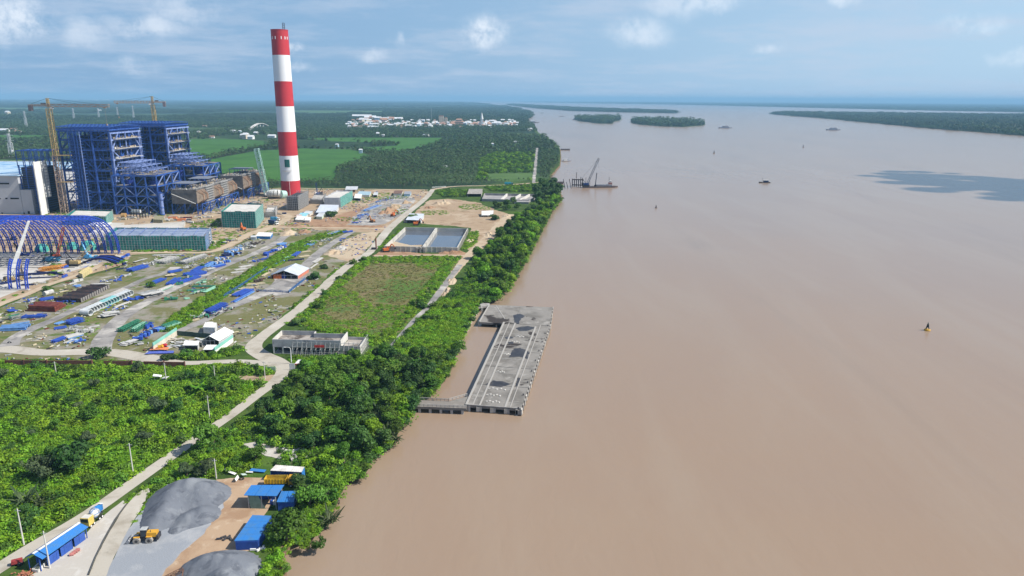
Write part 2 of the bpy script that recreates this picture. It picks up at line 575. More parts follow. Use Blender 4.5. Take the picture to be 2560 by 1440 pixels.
BANK_NEAR = [(640, 1640), (722, 1440), (716, 1392), (745, 1362), (800, 1338), (832, 1300), (852, 1244), (872, 1207), (915, 1190), (934, 1142), (980, 1120), (998, 1078), (1028, 1048),
  (1042, 1015), (1088, 985), (1112, 958), (1132, 925), (1142, 892), (1152, 860), (1168, 828), (1184, 798), (1198, 768), (1212, 757), (1248, 750), (1272, 722), (1300, 680),
  (1322, 640), (1342, 600), (1358, 562), (1376, 530), (1392, 508), (1408, 500), (1404, 478), (1394, 455), (1378, 446), (1385, 436), (1402, 415), (1404, 395), (1402, 374), (1392, 360), (1370, 345),
  (1348, 333), (1340, 322), (1338, 313), (1318, 309), (1312, 304), (1326, 296), (1332, 289), (1326, 281), (1300, 272), (1250, 264), (1200, 258.5), (1160, 255)]
BANK = [P(x, y, 0) for x, y in BANK_NEAR]
def land(name, near, close, mat, shift=(-2.2, 0)):
 """Land two metres above the water with a sloping mud bank along its waterline."""
 n = len(near)
 ins = [Vector((p.x + shift[0], p.y + shift[1], ZG)) for p in near]
 poly = ins + [Vector((x, y, ZG)) for x, y in close]
 tris = tessellate_polygon([[Vector((p.x, p.y, 0)) for p in poly]])
 fs = []
 for t in tris:
  a, b, c = (poly[i] for i in t)
  fs.append(tuple(t) if (b.x - a.x) * (c.y - a.y) - (b.y - a.y) * (c.x - a.x) > 0 else tuple(reversed(t)))
 mb = MB(); mb.add(poly, fs)
 o = mb.build(name, mat); o["kind"] = "structure"
 mb = MB()
 vs = list(ins) + [Vector((p.x, p.y, -.6)) for p in near]
 mb.add(vs, [(i, i + n, i + n + 1, i + 1) for i in range(n - 1)])
 b = mb.build("river_bank", G_MUD); b["kind"] = "structure"
 return o
NEARB = [p for p in BANK if p.y < 1500]
last = [p for p in BANK if p.y >= 1500]
_d = rough_edge(NEARB, 4.0, .9, 5)
_cut = _d[:-int((NEARB[-1] - NEARB[0]).length / 4.0)] + [NEARB[-1]] + last
land("ground", _cut, [(-9000, 45900), (-44900, 45900), (-44900, -590), (-95, -590)], G_GRASS)
# the far delta beyond the site is darker, wooded country
FARLAND = [P(-900, 470), P(200, 492), P(700, 468), P(1080, 474), P(1215, 462), P(1370, 447)] + [Vector((p.x - 14, p.y, 0)) for p in last] + [Vector((-9100, 45800, 0)), Vector((-44800, 45800, 0)), Vector((-44800, 900, 0))]
sheet("delta_plain", [(p.x, p.y) for p in FARLAND], G_FAR, 1, amp=0, world=True)
# far shore and river islands
fs_ = [P(x, y, 0) for x, y in [(2900, 290), (2560, 280.5), (2350, 277), (2200, 273.5), (1950, 267.5), (1800, 264), (1660, 261), (1500, 258.6), (1380, 256.4), (1300, 255)]]
land("far_shore", fs_, [(9000, 45900), (44900, 45900), (44900, 7000)], G_FAR, (0, 2.2))
def island(px, seed):
 pts = [P(x, y, 0) for x, y in px]
 pts = rough_edge(pts, 40, 9, seed)
 c = sum(pts, Vector()) / len(pts)
 n = len(pts)
 mb = MB()
 top = [Vector((p.x, p.y, 1.2)) + (c - p).normalized() * 4 for p in pts]
 for p in top: p.z = 1.2
 tris = tessellate_polygon([[Vector((p.x, p.y, 0)) for p in top]])
 fs = []
 for t in tris:
  a, b, d = (top[i] for i in t)
  fs.append(tuple(t) if (b.x - a.x) * (d.y - a.y) - (b.y - a.y) * (d.x - a.x) > 0 else tuple(reversed(t)))
 mb.add(top, fs)
 mb.add(top + [Vector((p.x, p.y, -.5)) for p in pts], [(i, (i + 1) % n, (i + 1) % n + n, i + n) for i in range(n)])
 o = mb.build("river_island", G_FAR)
 o["kind"] = "structure"
 return [(p.x, p.y) for p in top]
ISLES = [island([(1268, 262.5), (1330, 270), (1430, 277.5), (1560, 281), (1692, 283.5), (1690, 280), (1560, 275), (1430, 270), (1350, 265), (1280, 261)], 1),
         island([(1432, 298), (1452, 304), (1500, 309), (1530, 309.5), (1536, 304), (1556, 298), (1540, 296), (1500, 296), (1450, 295)], 2),
         island([(1575, 304), (1600, 312), (1660, 316.5), (1710, 317.5), (1758, 314), (1761, 309), (1720, 305), (1660, 302), (1590, 301)], 3),
         island([(1922, 285), (1980, 290), (2060, 296), (2150, 305), (2300, 319), (2480, 333), (2560, 340), (2760, 356), (2800, 296), (2560, 290), (2300, 287), (2100, 284.5), (1960, 282.5)], 4)]

# ---- rice fields and clearings among the palms
FIELDS = [[(520, 400), (640, 377), (760, 371), (873, 374), (940, 391), (880, 408), (842, 424), (838, 449), (760, 452), (640, 454), (540, 430)],
          [(466, 348), (560, 347), (658, 352), (683, 361), (572, 379), (529, 394), (466, 392)],
          [(757, 345), (900, 344), (1108, 344.5), (1085, 362), (1010, 381), (940, 377), (894, 370), (990, 364), (1000, 358), (830, 353)],
          [(-60, 337), (117, 338), (100, 346), (-60, 350)], [(1212, 434), (1330, 432), (1335, 448), (1290, 455), (1220, 452)], [(-60, 397), (62, 400), (60, 440), (-60, 445)]]
for i, f in enumerate(FIELDS):
 sheet("rice_field" if i < 4 else "grass_clearing", f, G_RICE if i not in (4, 5) else G_RICE2, 2, 12, 3, i)
FARF = [[(727, 276), (963, 277), (963, 284), (800, 283), (730, 279)], [(-40, 268), (140, 272), (135, 276), (-40, 277)], [(-40, 285), (120, 283), (160, 286), (-40, 291)], [(800, 268), (1100, 271), (1060, 274), (800, 271)]]
for i, f in enumerate(FARF):
 sheet("far_rice_field", f, G_RICE2, 2, 60, 10, i + 9)

# ---- site surfaces
YARD = [(-200, 905), (0, 898), (280, 900), (420, 902), (600, 880), (640, 850), (740, 764), (830, 694), (905, 640), (955, 580), (740, 573), (640, 590), (560, 625), (400, 636), (320, 640), (300, 668), (120, 720), (0, 770), (-200, 850)]
sheet("laydown_yard", YARD, G_YARD, 1, 4, 1.2, 3)
PLANT = [(-700, 620), (-400, 522), (100, 505), (420, 492), (560, 482), (700, 473), (790, 474), (900, 475), (1060, 474), (1078, 480), (1020, 538), (960, 583), (740, 574), (640, 591), (560, 624), (400, 633), (330, 637), (300, 664), (120, 716), (0, 764), (-300, 850), (-700, 900)]
sheet("construction_ground", PLANT, G_DIRT, 2, 5, 1.4, 4)
sheet("assembly_slab", [(-150, 700), (0, 632), (60, 630), (260, 638), (330, 640), (200, 672), (120, 700), (0, 745), (-150, 800)], G_CONC, 3, 6, .8, 5)
sheet("excavated_lot", [(1010, 556), (1040, 528), (1075, 500), (1120, 497), (1190, 505), (1256, 530), (1280, 540), (1268, 556), (1232, 600), (1200, 625), (1176, 634), (1168, 600), (1178, 570), (1090, 562)], G_DIRT, 2, 4, 1.5, 6)
sheet("turned_soil_strip", [(690, 566), (760, 552), (835, 540), (905, 520), (962, 492), (975, 497), (955, 512), (885, 545), (862, 566), (760, 570)], G_RED, 3, 4, 1.2, 7)
sheet("gravel_apron", [(868, 562), (880, 545), (925, 510), (965, 490), (1020, 488), (1040, 500), (1015, 530), (960, 560), (900, 568)], G_GRAVEL, 3, 4, 1.4, 8)
sheet("sandy_foundation_strip", [(820, 640), (862, 600), (905, 582), (950, 580), (918, 622), (880, 655), (850, 650)], G_SAND, 3, 4, 1.2, 9)
sheet("pond_side_mud", [(930, 640), (960, 622), (1060, 634), (1150, 636), (1200, 622), (1212, 600), (1224, 604), (1182, 640), (1160, 646), (1060, 638), (960, 642)], G_RED, 3, 3, 1, 10)
sheet("reed_marsh", [(905, 645), (1000, 640), (1100, 642), (1158, 648), (1130, 694), (1060, 762), (1004, 828), (930, 850), (800, 828), (716, 806), (770, 760), (850, 690)], G_MARSH, 2, 4, 2, 11)
sheet("marsh_margin", [(905, 642), (1165, 640), (1165, 650), (1090, 745), (1010, 840), (925, 870), (920, 850), (700, 800), (740, 765), (860, 690)], G_GREEN, 1, 4, 1, 12)
sheet("green_verge", [(588, 882), (620, 858), (700, 795), (790, 718), (860, 655), (840, 690), (740, 772), (648, 858), (615, 880)], G_GREEN, 3, 3, 1, 13)
sheet("creeper_strip", [(395, 830), (430, 790), (520, 732), (600, 690), (660, 655), (720, 615), (790, 588), (870, 575), (860, 582), (800, 600), (740, 640), (650, 690), (560, 745), (500, 790), (440, 830)], G_GREEN, 3, 3, 1.2, 14)
sheet("tree_belt_ground", [(735, 925), (900, 880), (985, 870), (1060, 785), (1110, 745), (1160, 690), (1290, 560), (1340, 520), (1400, 490)] + [(x - 5, y) for x, y in BANK_NEAR[:32] if 750 <= y <= 1385][::-1] + [(560, 1090), (640, 1020)], G_GREEN, 1, 4, 1, 15)

# ---- roads and tracks
ribbon("main_road", [(-45, 1448), (76, 1372), (215, 1290), (340, 1203), (470, 1112), (575, 1040), (640, 990), (690, 952), (712, 925), (690, 905), (655, 888), (634, 868), (660, 838), (752, 770), (866, 668), (925, 630), (968, 578), (1010, 540), (1064, 496), (1082, 474)],
       [5.0, 5.0, 5.0, 5, 4.6, 4.6, 5, 5.5, 8, 9, 8.5, 8, 7, 7, 7, 7, 8, 7.5, 7, 6], G_ROAD, 5, .3, 21)
ribbon("front_road", [(690, 912), (590, 904), (460, 908), (380, 898), (300, 884), (222, 880), (110, 882), (28, 874), (-80, 868)], [7, 5, 5, 9, 9, 9, 8, 9, 10], G_ROAD, 4, .5, 22)
ribbon("loop_road", [(22, 866), (36, 846), (80, 822), (133, 800), (222, 758), (300, 727), (361, 698), (410, 684), (440, 668)], [9, 7, 7, 6, 5.5, 5, 5, 6, 8], G_GRAVEL, 4, .5, 23)
ribbon("yard_road", [(252, 880), (258, 850), (290, 808), (328, 778), (403, 737), (486, 698), (555, 667), (640, 632), (690, 608), (712, 592), (740, 582)], [9, 10, 9, 8, 7, 7, 7, 7, 8, 7, 5], G_GRAVEL, 4, .5, 24)
ribbon("shed_road", [(375, 888), (400, 862), (450, 828), (500, 807), (555, 778), (640, 742), (700, 715), (760, 668), (803, 628), (851, 596), (885, 578)], [6, 6, 5.5, 5.5, 6, 8, 14, 9, 8, 7, 5], G_GRAVEL, 4, .5, 25)
sheet("shed_apron", [(660, 728), (690, 690), (770, 690), (765, 705), (720, 735), (690, 740)], G_GRAVEL, 3, 3, .8, 26)
ribbon("earth_road", [(-150, 830), (0, 762), (69, 736), (120, 713), (222, 678), (262, 655)], [5, 5, 5, 5, 5, 4], G_SAND, 5, .5, 27)
ribbon("cross_road", [(325, 632), (420, 632), (514, 631), (564, 618), (628, 584), (679, 569), (740, 569), (851, 570), (963, 572)], [5, 5, 6, 7, 8, 7, 6, 6, 7], G_SAND, 5, .5, 28)
ribbon("river_track", [(1276, 536), (1240, 572), (1203, 610), (1168, 643), (1130, 690), (1092, 742)], [10, 9, 8, 7, 5, 4.5], G_SAND, 5, .5, 29)
ribbon("gravel_path", [(1150, 662), (1110, 716), (1070, 768), (1040, 796), (1004, 836), (972, 872)], [4, 4.5, 3.6, 3, 2.4, 1.6], G_GRAVEL, 6, .3, 30)
ribbon("pond_road", [(935, 640), (1000, 640), (1080, 638), (1168, 640)], [5, 4, 4, 5], G_SAND, 5, .6, 31)
ribbon("levee_road", [(1080, 474), (1140, 466), (1230, 464), (1330, 458), (1395, 450)], [8, 6, 6, 7, 6], G_SAND, 5, .8, 32)
ribbon("straight_track", [(1334, 458), (1338, 420), (1341, 390), (1343, 370)], [5, 5, 5, 5], G_GRAVEL, 5, .8, 33)
ribbon("back_road", [(560, 482), (700, 471), (800, 472), (900, 473), (1070, 475)], 6, G_SAND, 5, .8, 34)
ribbon("site_lane", [(500, 545), (600, 530), (680, 528), (720, 545), (640, 585)], 8, G_SAND, 4, 1, 35)

# ---- batching yard at the bottom of the picture
sheet("lime_yard", [(60, 1452), (130, 1400), (215, 1335), (262, 1288), (308, 1252), (318, 1262), (290, 1300), (262, 1350), (238, 1400), (220, 1452)], G_WHITE, 3, 2, .5, 41)
lane = sheet("concrete_lane", [(338, 1240), (368, 1218), (376, 1228), (355, 1270), (318, 1330), (285, 1395), (262, 1450), (212, 1452), (240, 1395), (275, 1330), (308, 1275)], G_ROAD, 7, 2, .12, 42)
sheet("stone_yard", [(300, 1350), (345, 1290), (420, 1210), (540, 1205), (580, 1250), (560, 1310), (480, 1390), (430, 1452), (255, 1452)], G_STONE, 4, 2, .5, 43)
sheet("sandy_yard", [(540, 1200), (665, 1195), (700, 1215), (660, 1290), (600, 1345), (640, 1375), (520, 1392), (420, 1452), (395, 1452), (470, 1370), (560, 1270)], GM("sandy_batching_yard", (.42, .30, .20), [((.33, .215, .135), .10, .45, .65), ((.50, .39, .28), .25, .55, .72)], bump=.08, bscale=1.5), 5, 2, .5, 44)
sheet("rubble_clearing", [(600, 1112), (640, 1105), (700, 1118), (765, 1128), (750, 1150), (690, 1146)], G_WHITE, 3, 2, .6, 45)
sheet("bare_patch", [(575, 942), (640, 938), (690, 938), (684, 958), (620, 956)], G_DIRT, 3, 2, .6, 46)
# ================================================================== POWER PLANT
BLUE = M("plant_blue_steel", (.042, .115, .40), .5, (.024, .066, .26), .35)
BLUED = M("deep_blue_steel", (.018, .042, .26), .5, (.012, .026, .16), .3)
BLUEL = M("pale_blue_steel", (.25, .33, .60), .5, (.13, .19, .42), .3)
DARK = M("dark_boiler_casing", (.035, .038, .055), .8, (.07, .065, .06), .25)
DECK = M("grating_deck", (.16, .17, .21), .8, (.26, .23, .19), .3)
TAN = M("insulation_tan", (.46, .38, .28), .85, (.30, .25, .20), .5)
RUSTY = M("rusty_duct_steel", (.30, .19, .125), .85, (.20, .135, .10), .35)
PIPEC = M("pale_pipework", (.55, .53, .48), .7, (.30, .30, .32), .6)
CLAD = M("grey_wall_cladding", (.47, .49, .53), .55, (.43, .45, .49), .08)
WHITE = M("white_painted_metal", (.80, .80, .78), .5, (.68, .68, .66), .2)
BLACK = M("dark_opening", (.012, .012, .015), .8)
CREAM = M("crane_yellow", (.47, .36, .17), .6, (.40, .26, .10), .5)
CRANEP = M("faded_crane_orange", (.42, .33, .27), .6, (.36, .25, .19), .5)
CONC = M("cast_concrete", (.46, .44, .41), .9, (.33, .31, .29), .25, .42, .66, bump=.03)
CONCW = M("pale_concrete", (.62, .60, .56), .9, (.50, .48, .44), .2, bump=.02)
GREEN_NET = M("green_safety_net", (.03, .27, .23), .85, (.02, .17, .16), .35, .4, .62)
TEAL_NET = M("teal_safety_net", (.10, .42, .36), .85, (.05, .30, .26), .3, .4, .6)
BLUE_NET = M("blue_tarpaulin", (.04, .22, .52), .7, (.025, .13, .38), .25)
SCAF = M("grey_scaffold_tube", (.50, .50, .49), .6, (.36, .35, .34), .8)
ROOFS = M("silver_sheet_roof", (.62, .66, .72), .45, (.52, .56, .62), .15)
ZINC = M("zinc_sheet", (.60, .62, .63), .5, (.48, .50, .52), .3)
ORANGE = M("orange_machine_paint", (.62, .16, .04), .55)
YELLOW = M("yellow_machine_paint", (.62, .36, .03), .5, (.52, .28, .03), .8)
TYRE = M("tyre_rubber", (.03, .03, .032), .9)
GLASS = M("dark_cab_glass", (.03, .045, .06), .15, spec=.6)
RED = M("red_paint", (.50, .035, .045), .5, (.42, .03, .04), .05)

def rgrid(a, b, n):
 return [a + (b - a) * i / n for i in range(n + 1)]
def frame(root, xs, ys, zs, col=1.2, beam=.8, mat=BLUE, deckmat=DECK, deck_in=1.0, seed=1, brace=.5, decks=True, holes=.25):
 """A steel frame: each column and each floor deck its own part, the floor beams of a level one part, bracing joined."""
 rg = random.Random(seed)
 z0, z1 = zs[0], zs[-1]
 for x in xs:
  for y in ys:
   MB().box((x, y, (z0 + z1) / 2), (col, col, z1 - z0)).build("column", mat, root)
 for k, z in enumerate(zs[1:]):
  mb = MB()
  for y in ys:
   mb.beam((xs[0], y, z), (xs[-1], y, z), beam, beam * 1.3)
  for x in xs:
   mb.beam((x, ys[0], z), (x, ys[-1], z), beam, beam * 1.3)
  mb.build("floor_beams", mat, root, kind="stuff")
  if decks:
   for i in range(len(xs) - 1):
    for j in range(len(ys) - 1):
     if rg.random() >= holes:
      MB().box(((xs[i] + xs[i + 1]) / 2, (ys[j] + ys[j + 1]) / 2, z + .85), (xs[i + 1] - xs[i] - col - .1, ys[j + 1] - ys[j] - col - .1, .25)).build("floor_deck", deckmat, root)
 mb = MB()
 def pair(a, b, za, zb, fixed, along):
  pa, pb = ((a, fixed), (b, fixed)) if along == "x" else ((fixed, a), (fixed, b))
  m = ((pa[0] + pb[0]) / 2, (pa[1] + pb[1]) / 2)
  if rg.random() < .5:
   mb.beam((*pa, za), (*m, zb), brace); mb.beam((*pb, za), (*m, zb), brace)
  else:
   mb.beam((*pa, za), (*pb, zb), brace)
 for k in range(len(zs) - 1):
  for i in range(len(xs) - 1):
   for y in (ys[0], ys[-1]):
    if rg.random() < .45: pair(xs[i], xs[i + 1], zs[k], zs[k + 1], y, "x")
  for j in range(len(ys) - 1):
   for x in (xs[0], xs[-1]):
    if rg.random() < .45: pair(ys[j], ys[j + 1], zs[k], zs[k + 1], x, "y")
 if mb.v:
  mb.build("bracing", mat, root, kind="stuff")
def clutter(root, name, mat, x0, x1, y0, y1, zs, n, s, seed, long=.5):
 """Valves, ducts, pipe runs, crates too small to pick apart, joined into one part."""
 rg = random.Random(seed)
 mb = MB()
 for i in range(n):
  x, y, z = rg.uniform(x0, x1), rg.uniform(y0, y1), rg.choice(zs) + 1.0
  k = rg.uniform(.4, 1.2) * s
  if rg.random() < long:
   L = rg.uniform(2, 7) * s
   if rg.random() < .5:
    mb.box((x, y, z + k * .5), (L, k * .5, k * .5))
   else:
    mb.box((x, y, z + k * .5), (k * .5, L, k * .5))
  else:
   mb.box((x, y, z + k * .6), (k * rg.uniform(.8, 2), k * rg.uniform(.8, 2), k * 1.2), rg.uniform(0, 1.5))
 return mb.build(name, mat, root, kind="stuff")

def boiler_house(dy, dx, label, seed, lower=True):
 X0, X1, Y0, Y1 = -464 + dx, -413 + dx, 751 + dy, 808 + dy
 t = thing("boiler_house", label, "boiler house", (X0, Y0, ZG), "boiler houses of the power station")
 zs = [2, 13, 24, 35, 46, 57, 67, 77, 86]
 frame(t, [X0, X0 + 16, X0 + 33, X1], rgrid(Y0, Y1, 3), zs, 1.5, .9, BLUE, DECK, seed=seed, brace=.75, holes=.3)
 # furnace and ducts inside the frame; dark boxes added in place of shade
 MB().box((X0 + 22, (Y0 + Y1) / 2, 48), (28, 34, 66)).build("furnace", DARK, t)  # dark casing colour carries the shade inside the frame
 MB().box((X0 + 22, Y1 - 5, 44), (40, 6, 82)).build("shade_fill_rear", M("navy_casing", (.012, .018, .05), .8), t)  # navy box added behind the steel, interior shade put into its colour
 MB().box((X0 + 8, Y0 + 30, 40), (8, 40, 74)).build("shade_fill_side", M("navy_casing", (.012, .018, .05)), t)  # second added navy box, filling the left bay with painted shade
 mb = MB()
 for k in range(14):
  mb.box((X0 + 22, (Y0 + Y1) / 2, 18 + k * 4.6), (28.8, 34.8, .5))
 mb.build("buckstay", BLUED, t, kind="stuff")
 for k in range(4):
  MB().box((X1 - 6, Y0 + 12 + k * 11, 40 + (k % 2) * 14), (6, 7, 22)).build("duct", TAN if k % 2 else PIPEC, t)
 # roof house and parapet trusses
 mb = MB()
 for i in range(15):
  x = X0 - 2 + (X1 - X0 + 4) * i / 14
  mb.beam((x, Y0 - 2, 87.4), (x, Y1 + 2, 87.4), .5, 1.2)
  mb.beam((x, Y0 - 2, 90.2), (x, (Y0 + Y1) / 2, 92), .4); mb.beam((x, (Y0 + Y1) / 2, 92), (x, Y1 + 2, 90.2), .4)
 for j in range(9):
  y = Y0 - 2 + (Y1 - Y0 + 4) * j / 8
  mb.beam((X0 - 2, y, 88.2), (X1 + 2, y, 88.2), .5, 1.2)
  mb.beam((X0 - 2, y, 90.2 + 1.8 * (1 - abs(j - 4) / 4)), (X1 + 2, y, 90.2 + 1.8 * (1 - abs(j - 4) / 4)), .4)
  for i in range(8):
   x = X0 - 2 + (X1 - X0 + 4) * i / 7
   mb.beam((x, y, 88), (x, y, 90.2), .35)
 mb.build("roof_trusses", BLUE, t, kind="stuff")
 ss = MB(); rq = random.Random(seed + 77)
 for z in rgrid(6, 84, 26):
  ss.beam((X0, Y0 + .3, z), (X1, Y0 + .3, z), .32); ss.beam((X1 - .3, Y0, z), (X1 - .3, Y1, z), .28)
 for x in rgrid(X0, X1, 12): ss.beam((x, Y0 + .4, 2), (x, Y0 + .4, 86), .36)
 for y in rgrid(Y0, Y1, 9): ss.beam((X1 - .4, y, 24), (X1 - .4, y, 86), .34)
 for i in range(46):
  x, z = rq.uniform(X0, X1 - 5), rq.choice(zs[:-1]); ss.beam((x, Y0 + .6, z), (x + rq.choice((-6, 6)), Y0 + .6, z + 10), .4)
 ss.build("secondary_steel", BLUE, t, kind="stuff")
 # tall right-hand face: girders and K-bracing, sunlight put into their paler blue
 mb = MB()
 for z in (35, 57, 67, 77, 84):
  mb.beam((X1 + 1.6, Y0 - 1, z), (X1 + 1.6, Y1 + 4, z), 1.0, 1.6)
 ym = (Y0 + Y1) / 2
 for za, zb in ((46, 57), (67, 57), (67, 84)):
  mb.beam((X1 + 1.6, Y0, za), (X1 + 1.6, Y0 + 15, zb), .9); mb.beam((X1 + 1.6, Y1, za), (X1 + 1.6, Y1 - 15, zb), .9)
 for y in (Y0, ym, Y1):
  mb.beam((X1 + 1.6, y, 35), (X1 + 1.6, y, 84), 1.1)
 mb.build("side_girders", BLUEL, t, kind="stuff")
 for z in (57, 67, 77):
  MB().box((X1 + 3.5, ym, z + .9), (4.2, Y1 - Y0 - 6, .3)).build("platform", PIPEC, t)
 clutter(t, "pipework", TAN, X1 - 9, X1 + 3, Y0 + 10, Y1 - 8, zs[3:8], 190, 1.45, seed + 5)
 clutter(t, "valves", PIPEC, X1 - 12, X1 + 1, Y0 + 6, Y1 - 6, zs[2:8], 150, 1.35, seed + 6)
 clutter(t, "cable_tray", BLUE, X0 + 1, X1 - 1, Y0 - .5, Y0 + 5, zs[1:8], 90, .8, seed + 7, .85)
 # stair and lift tower on the front
 sx0, sx1 = X0 + 13, X0 + 25
 st = MB()
 for z in rgrid(2, 85, 28):
  for y in (Y0 - 7, Y0 - 1.2):
   st.beam((sx0, y, z), (sx1, y, z), .45)
  st.beam((sx0, Y0 - 7, z), (sx0, Y0 - 1.2, z), .35); st.beam((sx1, Y0 - 7, z), (sx1, Y0 - 1.2, z), .35)
 for k, z in enumerate(rgrid(2, 85, 28)[:-1]):
  a, b = (sx0, sx0 + 5.5) if k % 2 else (sx0 + 5.5, sx0)
  st.beam((a, Y0 - 6.8, z), (b, Y0 - 6.8, z + 2.96), .9, .3)
  st.beam((sx1 - 4 if k % 2 else sx1, Y0 - 7.1, z), (sx1 if k % 2 else sx1 - 4, Y0 - 7.1, z + 2.96), .3)
 st.build("stair_tower", BLUE, t, kind="stuff")
 MB().box(((sx0 + sx1) / 2 + 1.5, Y0 - 2.6, 42), (3.6, 2.2, 80)).build("lift_shaft", M("navy_casing", (.012, .018, .05)), t)
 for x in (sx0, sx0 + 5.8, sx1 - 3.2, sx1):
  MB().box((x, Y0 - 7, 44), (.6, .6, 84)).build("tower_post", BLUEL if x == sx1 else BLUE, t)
 return t
boiler_house(0, 0, "nearer blue steel boiler house with a stair tower, beside the left tower crane", 3)
boiler_house(114, 4, "farther blue steel boiler house standing behind its twin", 9)

def bunker_bay(dy, dx, label, seed):
 X0, X1, Y0, Y1 = -410 + dx, -365 + dx, 741 + dy, 793 + dy
 t = thing("coal_bunker_frame", label, "bunker frame", (X0, Y0, ZG), "coal bunker frames of the power station")
 zs = [2, 12, 21, 31, 42]
 frame(t, rgrid(X0, X1, 4), rgrid(Y0, Y1, 3), zs, 1.2, .9, BLUE, DECK, seed=seed, brace=.6, holes=.45)
 mb = MB()
 for y in (Y0, Y1):
  for i in range(0, 4, 2):
   a, b = X0 + (X1 - X0) * i / 4, X0 + (X1 - X0) * (i + 2) / 4
   for k in range(3):
    mb.beam((a, y, zs[k]), ((a + b) / 2, y, zs[k + 1]), .7); mb.beam((b, y, zs[k]), ((a + b) / 2, y, zs[k + 1]), .7)
 for j in range(3):
  a, b = Y0 + (Y1 - Y0) * j / 3, Y0 + (Y1 - Y0) * (j + 1) / 3
  mb.beam((X1, a, 31), (X1, b, 42), .7); mb.beam((X1, a, 12), (X1, b, 21), .7)
 mb.build("portal_bracing", BLUEL, t, kind="stuff")
 for i in range(3):
  for j in range(2):
   c = (X0 + 10 + i * 12.5, Y0 + 16 + j * 19)
   h = MB(); h.lathe((c[0], c[1], 0), [(1, 13), (5, 21), (5, 36), (.1, 36)], 14)
   h.build("bunker", DARK if (i + j) % 2 else BLUED, t)
 MB().box(((X0 + X1) / 2, Y1 - 8, 20), (X1 - X0 - 6, 12, 34)).build("mill_bay", DARK, t)
 # mezzanine rows stepping up towards the boiler
 fr = MB()
 for z in (46, 50, 54):
  x1 = X1 - 14 - (z - 46) * 1.6
  for y in rgrid(Y0 + 14, Y1 + 6, 4):
   fr.beam((X0, y, z), (x1, y, z), .6); 
   for x in rgrid(X0, x1, 4): fr.beam((x, y, 42), (x, y, z), .5)
  for x in rgrid(X0, x1, 4): fr.beam((x, Y0 + 14, z), (x, Y1 + 6, z), .6)
 fr.build("upper_framing", BLUEL, t, kind="stuff")
 clutter(t, "stored_steel", TAN, X0 + 2, X1 - 6, Y0 + 3, Y1 - 3, [42], 46, 1.0, seed + 2, .7)
 clutter(t, "pipework", PIPEC, X0 + 2, X1 - 2, Y0 + 2, Y1 - 2, zs[:4], 70, 1.0, seed + 3, .7)
 clutter(t, "beams_in_store", BLUE, X0 + 2, X1 - 2, Y0 + 2, Y1 - 2, [42, 31, 21], 80, 1.0, seed + 4, .9)
 return t
bunker_bay(0, 0, "open blue bunker frame in front of the nearer boiler house", 21)
bunker_bay(108, 3, "open blue bunker frame in front of the farther boiler house", 25)
d = thing("duct_riser", "pale blue vertical pipe at the front corner of the bunker frame", "pipe", (-361, 738.5, ZG))
MB().cyl((-361, 738.5, 2), (-361, 738.5, 25), 1.7, n=14).build("pipe", BLUEL, d)
mb = MB()
for z in (3, 10, 18, 25): mb.cyl((-361, 738.5, z - .3), (-361, 738.5, z + .3), 2.1, n=14)
mb.build("flange", BLUE, d, kind="stuff")

